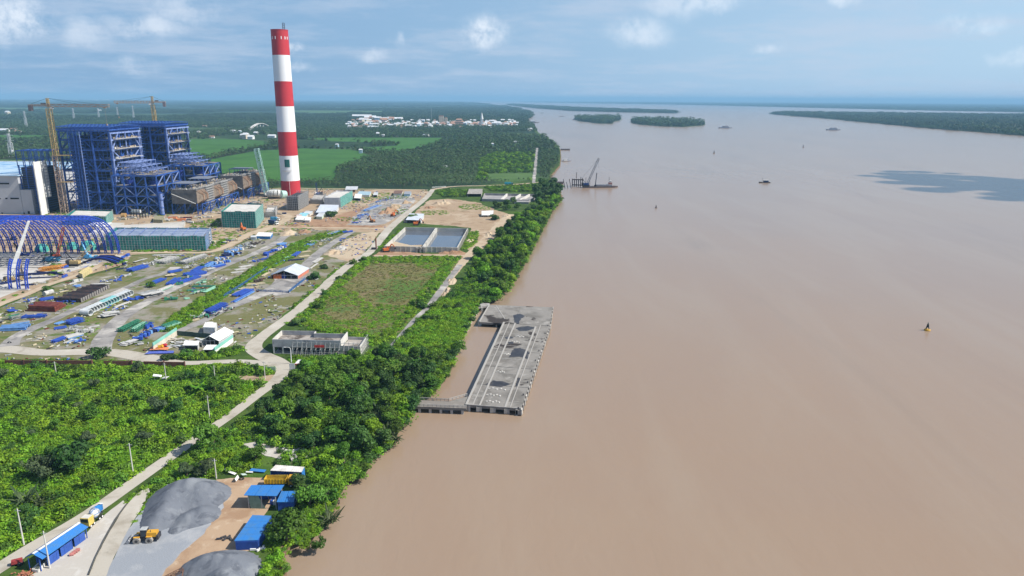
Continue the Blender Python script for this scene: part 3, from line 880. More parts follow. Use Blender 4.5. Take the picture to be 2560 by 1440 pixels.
def precipitator(X0, X1, Y0, Y1, H, label, n, seed, canopy):
 t = thing("dust_precipitator", label, "precipitator", (X0, Y0, ZG), "flue gas precipitators behind the chimney")
 L = (Y1 - Y0) / n
 xm = (X0 + X1) / 2
 for k in range(n):
  a, b = Y0 + k * L + .7, Y0 + (k + 1) * L - .7
  m = MB()
  m.box((xm, (a + b) / 2, (13 + H) / 2), (X1 - X0, b - a, H - 13)).build("casing", M("grey_brown_casing", (.145, .135, .13), .85, (.095, .09, .09), .25), t)
  # sloped inlet funnels on the sunny side of every second chamber, scaffolding on the others
  r = MB()
  if k % 2 == 0:
   for s0, s1 in ((a + .3, (a + b) / 2 - .3), ((a + b) / 2 + .3, b - .3)):
    yc = (s0 + s1) / 2; w = MB()
    w.add([(X1 + .1, s0, 13.5), (X1 + .1, s1, 13.5), (X1 + .1, s1, H - 1), (X1 + .1, s0, H - 1), (X1 + 5.5, yc - 1.6, 17), (X1 + 5.5, yc + 1.6, 17), (X1 + 5.5, yc + 1.6, 22), (X1 + 5.5, yc - 1.6, 22)],
                      [(0, 1, 5, 4), (1, 2, 6, 5), (2, 3, 7, 6), (3, 0, 4, 7), (4, 5, 6, 7)])
    w.build("inlet_funnel", M("funnel_tan", (.36, .285, .215), .85, (.24, .19, .155), .5), t)
    MB().box((X1 + 5.7, yc, 19.5), (.4, 3.2, 5)).build("funnel_mouth", RUSTY, t)
    for j in range(6):
     f = j / 5
     r.beam((X1 + .35, s0 + (s1 - s0) * f, H - 1), (X1 + 5.6, yc - 1.6 + 3.2 * f, 22), .3); r.beam((X1 + .35, s0 + (s1 - s0) * f, 13.5), (X1 + 5.6, yc - 1.6 + 3.2 * f, 17), .3)
    for j in range(4): r.beam((X1 + .4 + 1.7 * j * .8, s0 + (yc - 1.6 - s0) * j / 4, H - 1.4 - j * 1.3), (X1 + .4 + 1.7 * j * .8, s1 - (s1 - yc - 1.6) * j / 4, H - 1.4 - j * 1.3), .25)
  else:
   for j in range(8):
    y = a + (b - a) * j / 7
    for x in (X1 + .5, X1 + 2.2): r.beam((x, y, 2), (x, y, H + 1.5), .26)
   for z in rgrid(6, H + 1, 9):
    for x in (X1 + .5, X1 + 2.2): r.beam((x, a, z), (x, b, z), .22)
    r.beam((X1 + 1.3, a, z), (X1 + 1.3, b, z), .8, .15)
  r.build("stiffener" if k % 2 == 0 else "scaffold", RUSTY if k % 2 == 0 else SCAF, t, kind="stuff")
  for q in (-1, 1):
   h = MB(); cx = xm + q * (X1 - X0) / 4; hw, hl = (X1 - X0) / 4 - .4, (b - a) / 2 - .3
   h.add([(cx - hw, yc - hl, 13), (cx + hw, yc - hl, 13), (cx + hw, yc + hl, 13), (cx - hw, yc + hl, 13), (cx - .6, yc - .6, 6), (cx + .6, yc - .6, 6), (cx + .6, yc + .6, 6), (cx - .6, yc + .6, 6)],
                  [(0, 1, 5, 4), (1, 2, 6, 5), (2, 3, 7, 6), (3, 0, 4, 7), (4, 5, 6, 7)])
   h.build("ash_hopper", M("grey_ash_hopper", (.24, .24, .27), .8), t)
 leg = MB()
 for y in rgrid(Y0, Y1, n):
  for x in (X0, xm, X1, X1 + 5):
   MB().box((x, y, 7.5), (.9, .9, 11)).build("leg", BLUE, t)
  leg.beam((X1, y, 3), (X1 + 5, y, 12), .5); leg.beam((X0, y, 2), (xm, y, 12.5), .5)
 for k in range(n):
  leg.beam((X1 + 5, Y0 + k * L, 2), (X1 + 5, Y0 + (k + 1) * L, 12.5), .45); leg.beam((X1 + 5, Y0 + (k + 1) * L, 2), (X1 + 5, Y0 + k * L, 12.5), .45)
  leg.beam((X1 + 5, Y0 + k * L, 12.8), (X1 + 5, Y0 + (k + 1) * L, 12.8), .7)
 for x in rgrid(X0, X1, 4)[:-1]:
  leg.beam((x, Y0, 2), (x + (X1 - X0) / 4, Y0, 12.5), .4)
 leg.build("leg_bracing", BLUE, t, kind="stuff")
 clutter(t, "scaffold_frames", BLUE, X1 - 2, X1 + 5, Y0, Y1, [2, 5, 8], 90, .8, seed + 1, .8)
 clutter(t, "roof_gear", PIPEC, X0 + 2, X1 - 1, Y0 + 1, Y1 - 1, [H - .8], 110, .8, seed, .5)
 clutter(t, "roof_insulation", TAN, X0 + 2, X1 - 1, Y0 + 1, Y1 - 1, [H - .6], 60, 1.0, seed + 3, .4)
 rl = MB()
 for y in rgrid(Y0, Y1, 26):
  rl.beam((X1, y, H), (X1, y, H + 1.6), .14)
 rl.beam((X1, Y0, H + 1.6), (X1, Y1, H + 1.6), .2); rl.beam((X0, Y0, H + 1.6), (X1, Y0, H + 1.6), .2); rl.beam((X1, Y0, H + .8), (X1, Y1, H + .8), .15)
 for x in rgrid(X0, X1, 12): rl.beam((x, Y0, H), (x, Y0, H + 1.6), .14)
 rl.build("handrail", SCAF, t, kind="stuff")
 st = MB(); st.beam((X0 + 1, Y0 - 1.2, H - 4), (X1 - 1, Y0 - 1.2, 13.5), 1.4, .5)
 st.build("outside_stair", SCAF, t)
 for (y0, y1, z) in canopy:
  c = MB(); c.box((xm - 4, (y0 + y1) / 2, z), (X1 - X0 - 4, y1 - y0, .35))
  c.build("canopy_roof", M("slate_grey_sheet", (.20, .22, .27), .6), t)
  c = MB()
  for x in rgrid(X0, X1 - 8, 3):
   for y in (y0 + .5, y1 - .5): c.beam((x, y, H), (x, y, z), .4)
  c.build("canopy_post", BLUE, t, kind="stuff")
 return t
precipitator(-353, -327, 744, 846, 27.5, "nearer brown dust precipitator on blue legs, right of the bunker frame", 5, 31, [(752, 776, 33), (790, 818, 34)])
precipitator(-351, -324, 868, 944, 29, "farther brown dust precipitator beside the lattice crane", 4, 41, [(900, 926, 34)])

# ---- turbine hall and its unfinished end
t = thing("turbine_hall", "grey clad turbine hall with narrow black windows at the left edge", "building", (-560, 742, ZG))
HX = [-640, -507.5, -497.5, -492]
MB().prism([(-640, 742), (-507.5, 742), (-507.5, 900), (-640, 900)], 2, 41).build("tall_block", CLAD, t)
MB().prism([(-507.4, 742.4), (-496, 742.4), (-496, 790), (-507.4, 790)], 2, 27).build("side_block", CLAD, t)
mb = MB(); mb.box((-574, 821, 41.6), (136, 161, 1.0)); mb.build("roof_tarpaulin", M("pale_blue_roof_sheet", (.45, .58, .70), .6, (.10, .30, .55), .06), t)
for x, z, w in ((-530.5, 33.5, 2.6), (-521.8, 33.5, 9.6), (-514, 18.2, 8.6), (-522.5, 18.2, 2.0), (-529, 18.2, 1.0)):
 f = MB(); f.box((x, 741.9, z), (w, .5, 1.5)); f = f.build("window", BLACK, t)
 MB().box((x, 741.6, z + .9), (w + .4, .3, .3)).build("sill", CLAD, f)
for x, w, h in ((-502, 1.8, 3), (-529.5, .9, 1.6), (-507, .9, 1.6)):
 MB().box((x, 741.9 + (.4 if x > -507.4 else 0), 2 + h / 2), (w, .5, h)).build("door", BLACK, t)
t = thing("hall_steelwork", "blue girts and columns awaiting cladding beside the grey hall", "steel frame", (-492, 744, ZG))
for x in (-507, -500, -493, -487):
 MB().box((x, 746, 27), (1, 1, 50)).build("column", BLUE, t)
 MB().box((x, 775, 29), (1, 1, 54)).build("column", BLUE, t)
mb = MB()
for z in rgrid(6, 52, 20):
 mb.beam((-508, 745.4, z), (-486.4, 745.4, z), .35)
 mb.beam((-486.6, 745.4, z), (-486.6, 775, z), .3)
mb.build("girt", BLUE, t, kind="stuff")
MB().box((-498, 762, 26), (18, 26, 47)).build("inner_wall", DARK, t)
mb = MB()
for x in rgrid(-512, -474, 6):
 for y in (752, 764, 776): mb.beam((x, y, 50), (x, y, 66), .6)
for y in (752, 764, 776): mb.beam((-512, y, 66), (-466, y, 66), .7); mb.beam((-512, y, 58), (-474, y, 58), .5)
for x in rgrid(-512, -466, 7): mb.beam((x, 752, 66), (x, 776, 66), .6)
mb.build("upper_framing", BLUE, t, kind="stuff")
t = thing("clad_wall", "narrow tall white wall panel left of the lattice crane mast", "wall", (-484, 750, ZG))
MB().box((-484.5, 741.5, 29), (1.0, 13, 54)).build("panel", WHITE, t)
mb = MB(); mb.box((-484.3, 752, 37), (.8, 7.4, 36)); mb.build("side_panel", CLAD, t)
mb = MB()
for z in rgrid(20, 55, 11): mb.box((-483.6, 752, z), (.5, 4.6, 2.2))
mb.build("scalloped_opening", WHITE, t, kind="stuff")
t = thing("conveyor_gallery", "long pale elevated gallery behind the grey hall", "gallery", (-640, 960, ZG))
MB().box((-690, 985, 34), (150, 4, 3)).build("gallery", ZINC, t)
for i in range(7):
 MB().box((-760 + i * 24, 985, 17), (1.2, 3, 31)).build("trestle", SCAF, t)

# ---- tower cranes
def tower_crane(base, zj, apex, jib, counter, ang, label, w=5.0, mat=CRANEP, mat2=CREAM, zsplit=.45):
 bx, by = base
 t = thing("tower_crane", label, "tower crane", (bx, by, ZG), "tower cranes over the boiler houses")
 zm = 2 + (zj - 2) * (1 - zsplit)
 mb = MB(); mb.lattice((bx, by, 2), (bx, by, zm), w, 4.2, .55); mb.build("lower_mast", mat, t, kind="stuff")
 mb = MB(); mb.lattice((bx, by, zm), (bx, by, zj - 3), w * .78, 3.6, .5); mb.build("upper_mast", mat2, t, kind="stuff")
 u = Vector((math.cos(ang), math.sin(ang), 0))
 o = Vector((bx, by, zj))
 mb = MB(); mb.lattice(o, o + u * jib, 2.2, 3.2, .45, 2.6); mb.build("jib", mat, t, kind="stuff")
 mb = MB(); mb.lattice(o, o - u * counter, 2.2, 3, .5, 1.4); mb.build("counter_jib", mat, t, kind="stuff")
 mb = MB(); mb.lattice(o + Vector((0, 0, -2)), Vector((bx, by, apex)), 1.8, 2.4, .4); mb.build("apex_frame", mat2, t, kind="stuff")
 MB().box(o - u * (counter - 1.5) + Vector((0, 0, -2.8)), (3.2, 3.0, 5.6), ang).build("counterweight", M("counterweight_grey", (.20, .18, .20), .9), t)
 cab = MB().box(o + u * 3.2 + Vector((0, 0, -2.2)), (2.6, 2.2, 2.4), ang).build("cab", WHITE, t)
 MB().box(o + u * 4.55 + Vector((0, 0, -1.9)), (.1, 1.9, 1.2), ang).build("windscreen", GLASS, cab)
 MB().box(o - u * 5 + Vector((0, 0, 1.4)), (4, 2, 2), ang).build("winch", M("winch_grey", (.16, .16, .17)), t)
 MB().box(o + u * jib * .93 + Vector((0, 0, -2)), (2.6, 2.2, 1.0), ang).build("trolley", mat, t)
 mb = MB(); ap = Vector((bx, by, apex))
 for q in (jib * .5, jib * .85, -counter * .9): mb.beam(ap, o + u * q + Vector((0, 0, 1.2)), .16)
 mb.build("tie_rope", BLACK, t, kind="stuff")
 hk = MB(); e = o + u * jib * .93
 hk.beam(e + Vector((0, 0, -2)), e + Vector((0, 0, -18)), .12); hk.box(e + Vector((0, 0, -18.6)), (1, 1, 1.6)); hk.build("hook", mat, t)
 for z in (35, 62) if zsplit > .4 else ():
  MB().box((bx + 7, by, z), (16, 5.4, .7)).build("tie_collar", CREAM, t)
 return t
tower_crane((-467, 746), 111.5, 118.5, 62, 20, R(-2), "taller tower crane with a rust brown mast, left of the nearer boiler house")
tower_crane((-452, 932), 114, 121, 44, 15, R(192), "yellow tower crane rising behind the farther boiler house", 4.6, CRANEP, CREAM, .9)

# ---- chimney
CHX, CHY, CHT = -275.6, 897.5, 197.0
def chim_z(py):
 lo, hi = 0., 230.
 for _ in range(40):
  m = (lo + hi) / 2
  v = Vector((CHX, CHY - 11, m)) - Vector((0, 0, CAMH))
  y = 720 - FPX * v.dot(CY) / v.dot(fwd)
  lo, hi = (m, hi) if y > py else (lo, m)
 return lo
t = thing("chimney", "towering red and white banded chimney", "chimney", (CHX, CHY, ZG))
edges = [2.0] + [chim_z(y) for y in (453, 390, 330, 266, 203, 137)] + [CHT]
rad = lambda z: 11.6 - 1.75 * min(1, z / CHT)
CHW = M("white_chimney_paint", (.80, .81, .82), .55, (.74, .75, .77), .04)
for i, (a, b) in enumerate(zip(edges[:-1], edges[1:])):
 mb = MB(); mb.lathe((CHX, CHY, 0), [(rad(a), a), (rad((a + b) / 2), (a + b) / 2), (rad(b), b)], 64)
 mb.build("red_band" if i % 2 == 0 else "white_band", RED if i % 2 == 0 else CHW, t, smooth=True)
mb = MB(); mb.lathe((CHX, CHY, 0), [(rad(CHT), CHT), (rad(CHT) + .35, CHT), (rad(CHT) + .35, CHT + .5), (rad(CHT) - .8, CHT + .5), (rad(CHT) - .8, CHT - 6)], 64); mb.build("rim", RED, t)
mb = MB(); mb.lathe((CHX, CHY, 0), [(rad(CHT) - .9, CHT - 2), (.1, CHT - 2)], 32); mb.build("flue_cover", DARK, t)
va = math.atan2(-CHY, -CHX)
def on_shaft(a, z, out=.05):
 r = rad(z) + out
 return Vector((CHX + r * math.cos(a), CHY + r * math.sin(a), z))
for k, da in enumerate((-1.0, -.55, .15, .6, .95)):
 MB().box(on_shaft(va + da, CHT - 9, .1), (.9, .3, 3.2), va + da + math.pi / 2).build("vent_slot", CHW, t)
z0, z1 = chim_z(418), chim_z(399)
mb = MB(); aa = [va - .42 + .54 * i / 6 - .06 for i in range(7)]
mb.add([on_shaft(a, z0, .25) for a in aa] + [on_shaft(a, z1, .25) for a in aa], [(i, i + 1, i + 8, i + 7) for i in range(6)])
mb.build("netted_opening", M("dark_green_net", (.02, .13, .11), .9), t)
mb = MB()
zb = chim_z(427)
for i in range(9):
 a = va - .75 + .9 * i / 8
 mb.beam(on_shaft(a, zb, .2), on_shaft(a, zb, 1.5), .3); mb.beam(on_shaft(a, zb, 1.5), on_shaft(a, zb + 1.4, 1.5), .2)
 if i < 8: mb.beam(on_shaft(a, zb, 1.2), on_shaft(va - .75 + .9 * (i + 1) / 8, zb, 1.2), 1.0, .3)
mb.build("work_platform", SCAF, t, kind="stuff")
mb = MB()
mb.beam(on_shaft(va - .12, 2, .3), on_shaft(va - .12, edges[1], .3), .3)
mb.build("cable", WHITE, t)
a = va + .62
mb = MB(); c = on_shaft(a, CHT, -1.2)
mb.lattice(c, c + Vector((0, 0, 7.5)), 2.0, 2.4, .35, diag=False); mb.build("roof_hoist", M("hoist_steel", (.10, .12, .16), .6), t, kind="stuff")

t = thing("flue_pipe", "fat white bent flue pipe at the foot of the chimney", "pipe", (-289, 876, ZG))
pts = [Vector((-300, 868, 6.4))]
bend = [Vector((-287 - 6.5 * math.cos(u), 872 - 3 * math.sin(u), 7 + 1.5 * math.sin(u))) for u in np.linspace(0, math.pi, 7)]
mb = MB(); mb.tube(bend, 4.6, 18); mb.build("pipe", M("white_flue", (.70, .71, .68), .5), t)
mb = MB(); mb.cyl(bend[-1] + Vector((.2, -2, 0)), bend[-1] + Vector((4.4, 3, -1)), 4.9, n=18); mb.build("collar", M("mint_flue", (.42, .62, .56), .5), t)
MB().box((-287, 872, 2.6), (18, 6, 1.2)).build("cradle", DARK, t)

# ---- pale green lattice crawler crane beside the chimney
def crawler_crane(base, tip, label, mat, name="crawler_crane", body=None, w=2.4, seg=4, rot=0., jib=None, s=1.0):
 b = Vector(base); tp = Vector(tip)
 t = thing(name, label, "crane", base)
 for k in (-1, 1):
  u = Vector((math.cos(rot), math.sin(rot), 0)); nrm = Vector((-u.y, u.x, 0))
  MB().box(b + nrm * 2.6 * s * k + Vector((0, 0, .7 * s)), (7.5 * s, 1.1 * s, 1.4 * s), rot).build("track", TYRE, t)
 MB().box(b + Vector((0, 0, 2.3 * s)), (7 * s, 3.4 * s, 1.9 * s), rot).build("machine_house", body or mat, t)
 d = tp - b; d.z = 0; d = d.normalized() if d.length > .1 else Vector((1, 0, 0))
 cb = MB().box(b + d * 2.6 * s + Vector((-d.y, d.x, 0)) * 2.2 * s + Vector((0, 0, 2.9 * s)), (1.8 * s, 1.4 * s, 2 * s), rot).build("cab", WHITE, t)
 MB().box(b + d * 3.55 * s + Vector((-d.y, d.x, 0)) * 2.2 * s + Vector((0, 0, 3.1 * s)), (.1, 1.2 * s, 1.2 * s), rot).build("windscreen", GLASS, cb)
 MB().box(b - d * 3.2 * s + Vector((0, 0, 2.6 * s)), (2 * s, 3.6 * s, 2.4 * s), math.atan2(d.y, d.x)).build("counterweight", DARK, t)
 mb = MB(); mb.lattice(b + d * 1.6 * s + Vector((0, 0, 2.4 * s)), tp, w, seg, w * .16); mb.build("boom", mat, t, kind="stuff")
 mb = MB(); mast = b - d * 4 * s + Vector((0, 0, 9 * s)); mb.beam(b + Vector((0, 0, 3 * s)), mast, .4 * s); mb.beam(mast, tp, .12 * s); mb.beam(mast, b - d * 3.5 * s + Vector((0, 0, 3 * s)), .15 * s)
 mb.beam(tp, tp + Vector((0, 0, -(tp.z - b.z) * .35)), .10 * s); mb.build("rigging", BLACK, t, kind="stuff")
 return t
MINT = M("pale_mint_lattice", (.36, .56, .50), .6, (.28, .45, .42), .5)
c0 = P(672, 492)
crawler_crane(c0, RY(641, 372, c0.y - 4), "pale green lattice boom crawler crane left of the chimney", MINT, body=M("dark_blue_body", (.03, .06, .16)), w=4.6, seg=4.2, rot=.3, s=1.3)
c0 = P(797, 489)
crawler_crane(c0, RY(790, 458, c0.y), "small dark blue crawler crane right of the chimney", M("navy_machine", (.02, .05, .20)), w=1.2, rot=1.0, s=1.15)
# ================================================================== SITE BUILDINGS
def HT(b, top, z=ZG):
 """Height that a vertical edge standing on bearing b reaches when its top is seen on line `top`."""
 p = P(*b, z); lo, hi = 0., 200.
 for _ in range(40):
  m = (lo + hi) / 2
  v = Vector((p.x, p.y, z + m - CAMH))
  y = 720 - FPX * v.dot(CY) / v.dot(fwd)
  lo, hi = (m, hi) if y > top else (lo, m)
 return lo
def quad(fl, fr, br, z=ZG):
 a, b, c = P(*fl, z), P(*fr, z), P(*br, z)
 return [a, b, c, a + c - b]
def lerp(a, b, t): return a + (b - a) * t
def qpt(q, u, v): return lerp(lerp(q[0], q[1], u), lerp(q[3], q[2], u), v)
def shrink(q, d):
 c = (q[0] + q[2]) / 2
 return [p + (c - p).normalized() * d for p in q]

def netted(fl, fr, br, top, label, net, net2, roof, seed, name="netted_building", bay=6., cat="building"):
 q = quad(fl, fr, br); h = HT(fr, top)
 t = thing(name, label, cat, q[0])
 MB().prism(shrink(q, 1.6), ZG, ZG + h - 1.2).build("concrete_core", CONC, t)
 MB().prism(shrink(q, 2.0), ZG + h - 1.1, ZG + h - .7).build("roof_slab", roof, t)
 rg = random.Random(seed)
 for k, (a, b) in enumerate(((q[0], q[1]), (q[1], q[2]), (q[2], q[3]), (q[3], q[0]))):
  n = max(1, int((b - a).length / bay))
  nn = (b - a).normalized(); nn = Vector((nn.y, -nn.x, 0))
  for i in range(n):
   u, v = lerp(a, b, i / n), lerp(a, b, (i + 1) / n)
   mb = MB(); m = 3
   pts = []
   for z in (ZG + .1, ZG + h * .33, ZG + h * .67, ZG + h + rg.uniform(-.2, .5)):
    for s in range(m + 1):
     p = lerp(u, v, s / m) + nn * (rg.uniform(-.25, .25) if 0 < s < m else 0)
     pts.append((p.x, p.y, z))
   mb.add(pts, [(r * (m + 1) + s, r * (m + 1) + s + 1, (r + 1) * (m + 1) + s + 1, (r + 1) * (m + 1) + s) for r in range(3) for s in range(m)])
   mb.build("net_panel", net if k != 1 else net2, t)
 mb = MB()
 for a, b in ((q[0], q[1]), (q[1], q[2]), (q[2], q[3]), (q[3], q[0])):
  n = max(2, int((b - a).length / 2.2))
  nn = (b - a).normalized(); nn = Vector((nn.y, -nn.x, 0)) * .35
  for i in range(n + 1):
   p = lerp(a, b, i / n) + nn
   mb.beam(p, p + Vector((0, 0, h + 1.1)), .12)
  for z in np.arange(2, h + 1, 2.0):
   mb.beam(a + nn + Vector((0, 0, z)), b + nn + Vector((0, 0, z)), .1)
 mb.build("scaffold", SCAF, t, kind="stuff")
 return t, q, h
netted((557, 569), (641, 571), (660, 548), 530, "large block wrapped in green safety netting beside a blue and white truck", GREEN_NET, TEAL_NET, CONCW, 1)  # right side hung with brighter net, sunlight put into its colour
tt, tq, th = netted((268, 626), (516, 626), (530, 604), 590, "long low hall in green netting with blue tarpaulin at its right end", GREEN_NET, BLUE_NET, M("bluish_roof_slab", (.30, .36, .46), .8, (.20, .26, .38), .2), 2)
mb = MB()
for k in range(9):
 a = qpt(tq, 1, .55 + .12 * (k % 2)); b = qpt(tq, 1, .67 - .12 * (k % 2))
 mb.beam(a + Vector((.9, 0, k * 1.2)), b + Vector((.9, 0, (k + 1) * 1.2)), .7, .2)
mb.build("scaffold_stair", SCAF, tt)
mb = MB()
for k in range(10): mb.beam(qpt(tq, k / 9, .15) + Vector((0, 0, th + .9)), qpt(tq, k / 9, .9) + Vector((0, 0, th + .9)), .3)
for k in range(4): mb.beam(qpt(tq, .02, .2 + k * .2) + Vector((0, 0, th + 1.1)), qpt(tq, .98, .2 + k * .2) + Vector((0, 0, th + 1.1)), .25)
mb.build("roof_truss", BLUEL, tt, kind="stuff")
netted((170, 563), (268, 565), (284, 549), 541, "flat roofed block in teal netting behind the arched shed", GREEN_NET, TEAL_NET, CONCW, 3)  # brighter net on the right side paints the sunlit face
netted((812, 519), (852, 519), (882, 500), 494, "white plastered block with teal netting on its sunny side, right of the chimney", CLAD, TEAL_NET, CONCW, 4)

def scaffolded(fl, fr, br, top, label, core, seed):
 q = quad(fl, fr, br); h = HT(fr, top)
 t = thing("scaffolded_block", label, "building", q[0])
 MB().prism(shrink(q, 2.2), ZG, ZG + h - 1.5).build("core", core, t)
 mb = MB()
 for off in (0, 1.4):
  qq = shrink(q, off)
  for a, b in ((qq[0], qq[1]), (qq[1], qq[2]), (qq[2], qq[3])):
   n = max(2, int((b - a).length / 1.9))
   for i in range(n + 1):
    p = lerp(a, b, i / n); mb.beam(p, p + Vector((0, 0, h + .8)), .2)
   for k, z in enumerate(np.arange(1.9, h + .9, 1.9)):
    mb.beam(a + Vector((0, 0, z)), b + Vector((0, 0, z)), .17)
    for i in range(0, n, 3):
     mb.beam(lerp(a, b, i / n) + Vector((0, 0, z - 1.9)), lerp(a, b, (i + 1) / n) + Vector((0, 0, z)), .12)
 mb.build("scaffold", SCAF, t, kind="stuff")
scaffolded((716, 526), (746, 527), (773, 512), 491, "dark block caged in grey scaffolding at the chimney's foot", DARK, 1)
scaffolded((776, 510), (808, 511), (816, 498), 497, "low row of grey scaffolding between the caged block and the white block", CONC, 2)
scaffolded((663, 544), (689, 544), (694, 532), 526, "stack of pale formwork cages behind the netted block", CONCW, 3)

def slab_block(name, fl, fr, br, h, label, mat, cat="platform", roof=None):
 q = quad(fl, fr, br)
 t = thing(name, label, cat, q[0])
 MB().prism(q, ZG, ZG + h).build("slab", mat, t)
 mb = MB()
 for a, b in ((q[0], q[1]), (q[1], q[2])):
  n = max(2, int((b - a).length / 5))
  for i in range(n + 1): mb.box(lerp(a, b, i / n) + Vector((0, 0, h / 2)), (.5, .5, h + .5))
 mb.build("pilaster", CONCW, t, kind="stuff")
 return t, q
slab_block("concrete_platform", (222, 597), (455, 583), (463, 563), 3.4, "wide pale concrete roof slab behind the teal netted hall", G_CONC)
slab_block("concrete_platform", (255, 572), (300, 572), (310, 562), 2.0, "small pale concrete plinth left of the white frame", G_CONC)
def conc_frame(fl, fr, br, h, nx, ny, label):
 q = quad(fl, fr, br)
 t = thing("concrete_portico", label, "frame", q[0])
 for i in range(nx + 1):
  for j in range(ny + 1):
   p = qpt(q, i / nx, j / ny); MB().box(p + Vector((0, 0, h / 2)), (.6, .6, h)).build("post", WHITE, t)
 mb = MB()
 for i in range(nx + 1): mb.beam(qpt(q, i / nx, 0) + Vector((0, 0, h)), qpt(q, i / nx, 1) + Vector((0, 0, h)), .7)
 for j in range(ny + 1): mb.beam(qpt(q, 0, j / ny) + Vector((0, 0, h + .02)), qpt(q, 1, j / ny) + Vector((0, 0, h + .02)), .7)
 mb.build("ring_beam", WHITE, t, kind="stuff")
 return t, q
t, q = conc_frame((221, 582), (242, 583), (262, 574), 6.4, 2, 2, "open white concrete frame with a roof slab, in front of the teal netted block")
MB().prism(q, ZG + 6.8, ZG + 7.2).build("roof_slab", WHITE, t)
conc_frame((244, 582), (270, 577), (280, 570), 5.0, 3, 1, "lower open white concrete frame beside the roofed frame")

# ---- twin settling pond
ZW = 6.4
t = thing("twin_pond", "pair of rectangular concrete settling ponds holding grey water", "pond", P(1050, 600))
FLt, FRt, BRt, BLt = P(962, 615, ZW), P(1143, 618.5, ZW), P(1169, 571, ZW), P(1013, 568, ZW)
DFt, DBt = lerp(FLt, FRt, .53), lerp(BLt, BRt, .50)
PONDC = M("pond_wall_concrete", (.52, .50, .45), .9, (.36, .345, .31), .12, .42, .66, bump=.02)
def wall(a, b, w, name, mat=PONDC, z0=.6, z1=ZW, parent=t):
 u = (b - a).normalized(); nn = Vector((-u.y, u.x, 0)) * w / 2
 return MB().prism([a - nn, b - nn, b + nn, a + nn], z0, z1).build(name, mat, parent)
wall(FLt, FRt, .6, "front_wall"); wall(FRt, BRt, .6, "right_wall"); wall(BRt, BLt, .6, "rear_wall"); wall(BLt, FLt, .6, "left_wall"); wall(DFt, DBt, 1.6, "dividing_wall")
mb = MB()
for a, b in ((FLt, FRt), (FRt, BRt), (BRt, BLt), (BLt, FLt)):
 n = int((b - a).length / 4)
 u = (b - a).normalized(); nn = Vector((u.y, -u.x, 0))
 for i in range(n + 1): mb.box(lerp(a, b, i / n) + nn * .5 + Vector((0, 0, -2.3)), (.5, .5, 4.3))
mb.build("buttress", PONDC, t, kind="stuff")
mb = MB()
for k in (.45, .5, .55):
 p = lerp(FLt, FRt, k); mb.box((p.x, p.y - 1.2, 4.0), (1.6, 2.2, 4.2))
mb.build("outlet_tower", M("streaked_concrete", (.24, .22, .20), .9, (.42, .40, .37), .7), t, kind="stuff")
PW = M("still_pond_water", (.10, .12, .155), .07, (.13, .14, .16), .05, spec=.5)
for nm, qd in (("left_water", (FLt, DFt, DBt, BLt)), ("right_water", (DFt, FRt, BRt, DBt))):
 mb = MB(); mb.add([(p.x, p.y, 2.9) for p in qd], [(0, 1, 2, 3)]); mb.build(nm, PW, t)
a, b, c, d2 = FLt, DFt, lerp(DFt, DBt, .30), lerp(FLt, BLt, .42)
mb = MB(); mb.add([(p.x, p.y, 3.0) for p in (a, b, c, lerp(c, d2, .45) + Vector((0, -9, 0)), d2)], [(0, 1, 2, 3, 4)]); mb.build("sand_bed", G_SAND, t)

# ---- unfinished concrete house by the junction
hb = HT((684, 884), 848); z1 = ZG + hb
qa = [P(684, 884), P(853, 887.5), None, None]
dep = P(711, 826, z1) - P(682, 848, z1); dep.z = 0
dep = Vector((0, dep.length * .98, 0)) + Vector((dep.x * .25, 0, 0))
qa[2], qa[3] = qa[1] + dep, qa[0] + dep
t = thing("unfinished_house", "unfinished grey concrete building with walled flat roof and pole scaffolding in front", "building", qa[0])
zr = z1 - 2.2
HC = M("weathered_grey_concrete", (.40, .40, .40), .9, (.27, .27, .28), .3, .4, .66, bump=.02)
MB().prism(qa, zr - .5, zr).build("roof_slab", GM("stained_roof_slab", (.34, .31, .28), [((.10, .085, .075), .09, .50, .60), ((.46, .43, .40), .2, .5, .7)]), t)
def pw(a, b, za, zb, w=.35, name="parapet", mat=HC):
 u = (b - a).normalized(); nn = Vector((-u.y, u.x, 0)) * w / 2
 return MB().prism([a - nn, b - nn, b + nn, a + nn], za, zb).build(name, mat, t)
pw(qa[0], qa[1], zr - 1.6, z1); pw(qa[1], qa[2], zr - 1.6, z1, mat=CONCW); pw(lerp(qa[3], qa[2], .0), lerp(qa[3], qa[2], .52), zr - 1, z1); pw(qa[3], qa[0], zr - 1.6, z1, mat=CONCW)  # side walls cast in paler concrete, sunlight put into their colour
m0 = lerp(qa[3], qa[2], .52); m1 = m0 - Vector((0, dep.y * .25, 0))
pw(m0, m1, zr, z1, mat=CONCW); pw(m1, m1 + (qa[2] - m0), zr, z1)
for i in range(8):
 for j in (0, .5, 1):
  MB().box(qpt(qa, i / 7, j) + Vector((.3 if i == 0 else 0, .35 if j == 0 else 0, (zr - ZG) / 2 - .3)), (.7, .7, zr - ZG - .6)).build("column", CONCW if j == 0 else HC, t)
MB().prism([qpt(qa, .02, .34), qpt(qa, .98, .34), qpt(qa, .98, .38), qpt(qa, .02, .38)], ZG, zr - .6).build("inner_wall", M("shade_dark_render", (.07, .07, .075), .9), t)  # wall coloured nearly black to stand in for the shaded interior
MB().prism([qpt(qa, .42, .06), qpt(qa, .98, .06), qpt(qa, .98, .1), qpt(qa, .42, .1)], zr - 3.4, zr - 1.7).build("front_wall", HC, t)
for u in (.47, .50, .53, .63, .66, .78, .82, .86):
 MB().box(qpt(qa, u, .055) + Vector((0, -.05, zr - ZG - 2.6)), (1.0, .2, .8)).build("window", BLACK, t)
MB().prism(qa, ZG - .02, ZG + .12).build("floor", CONC, t)
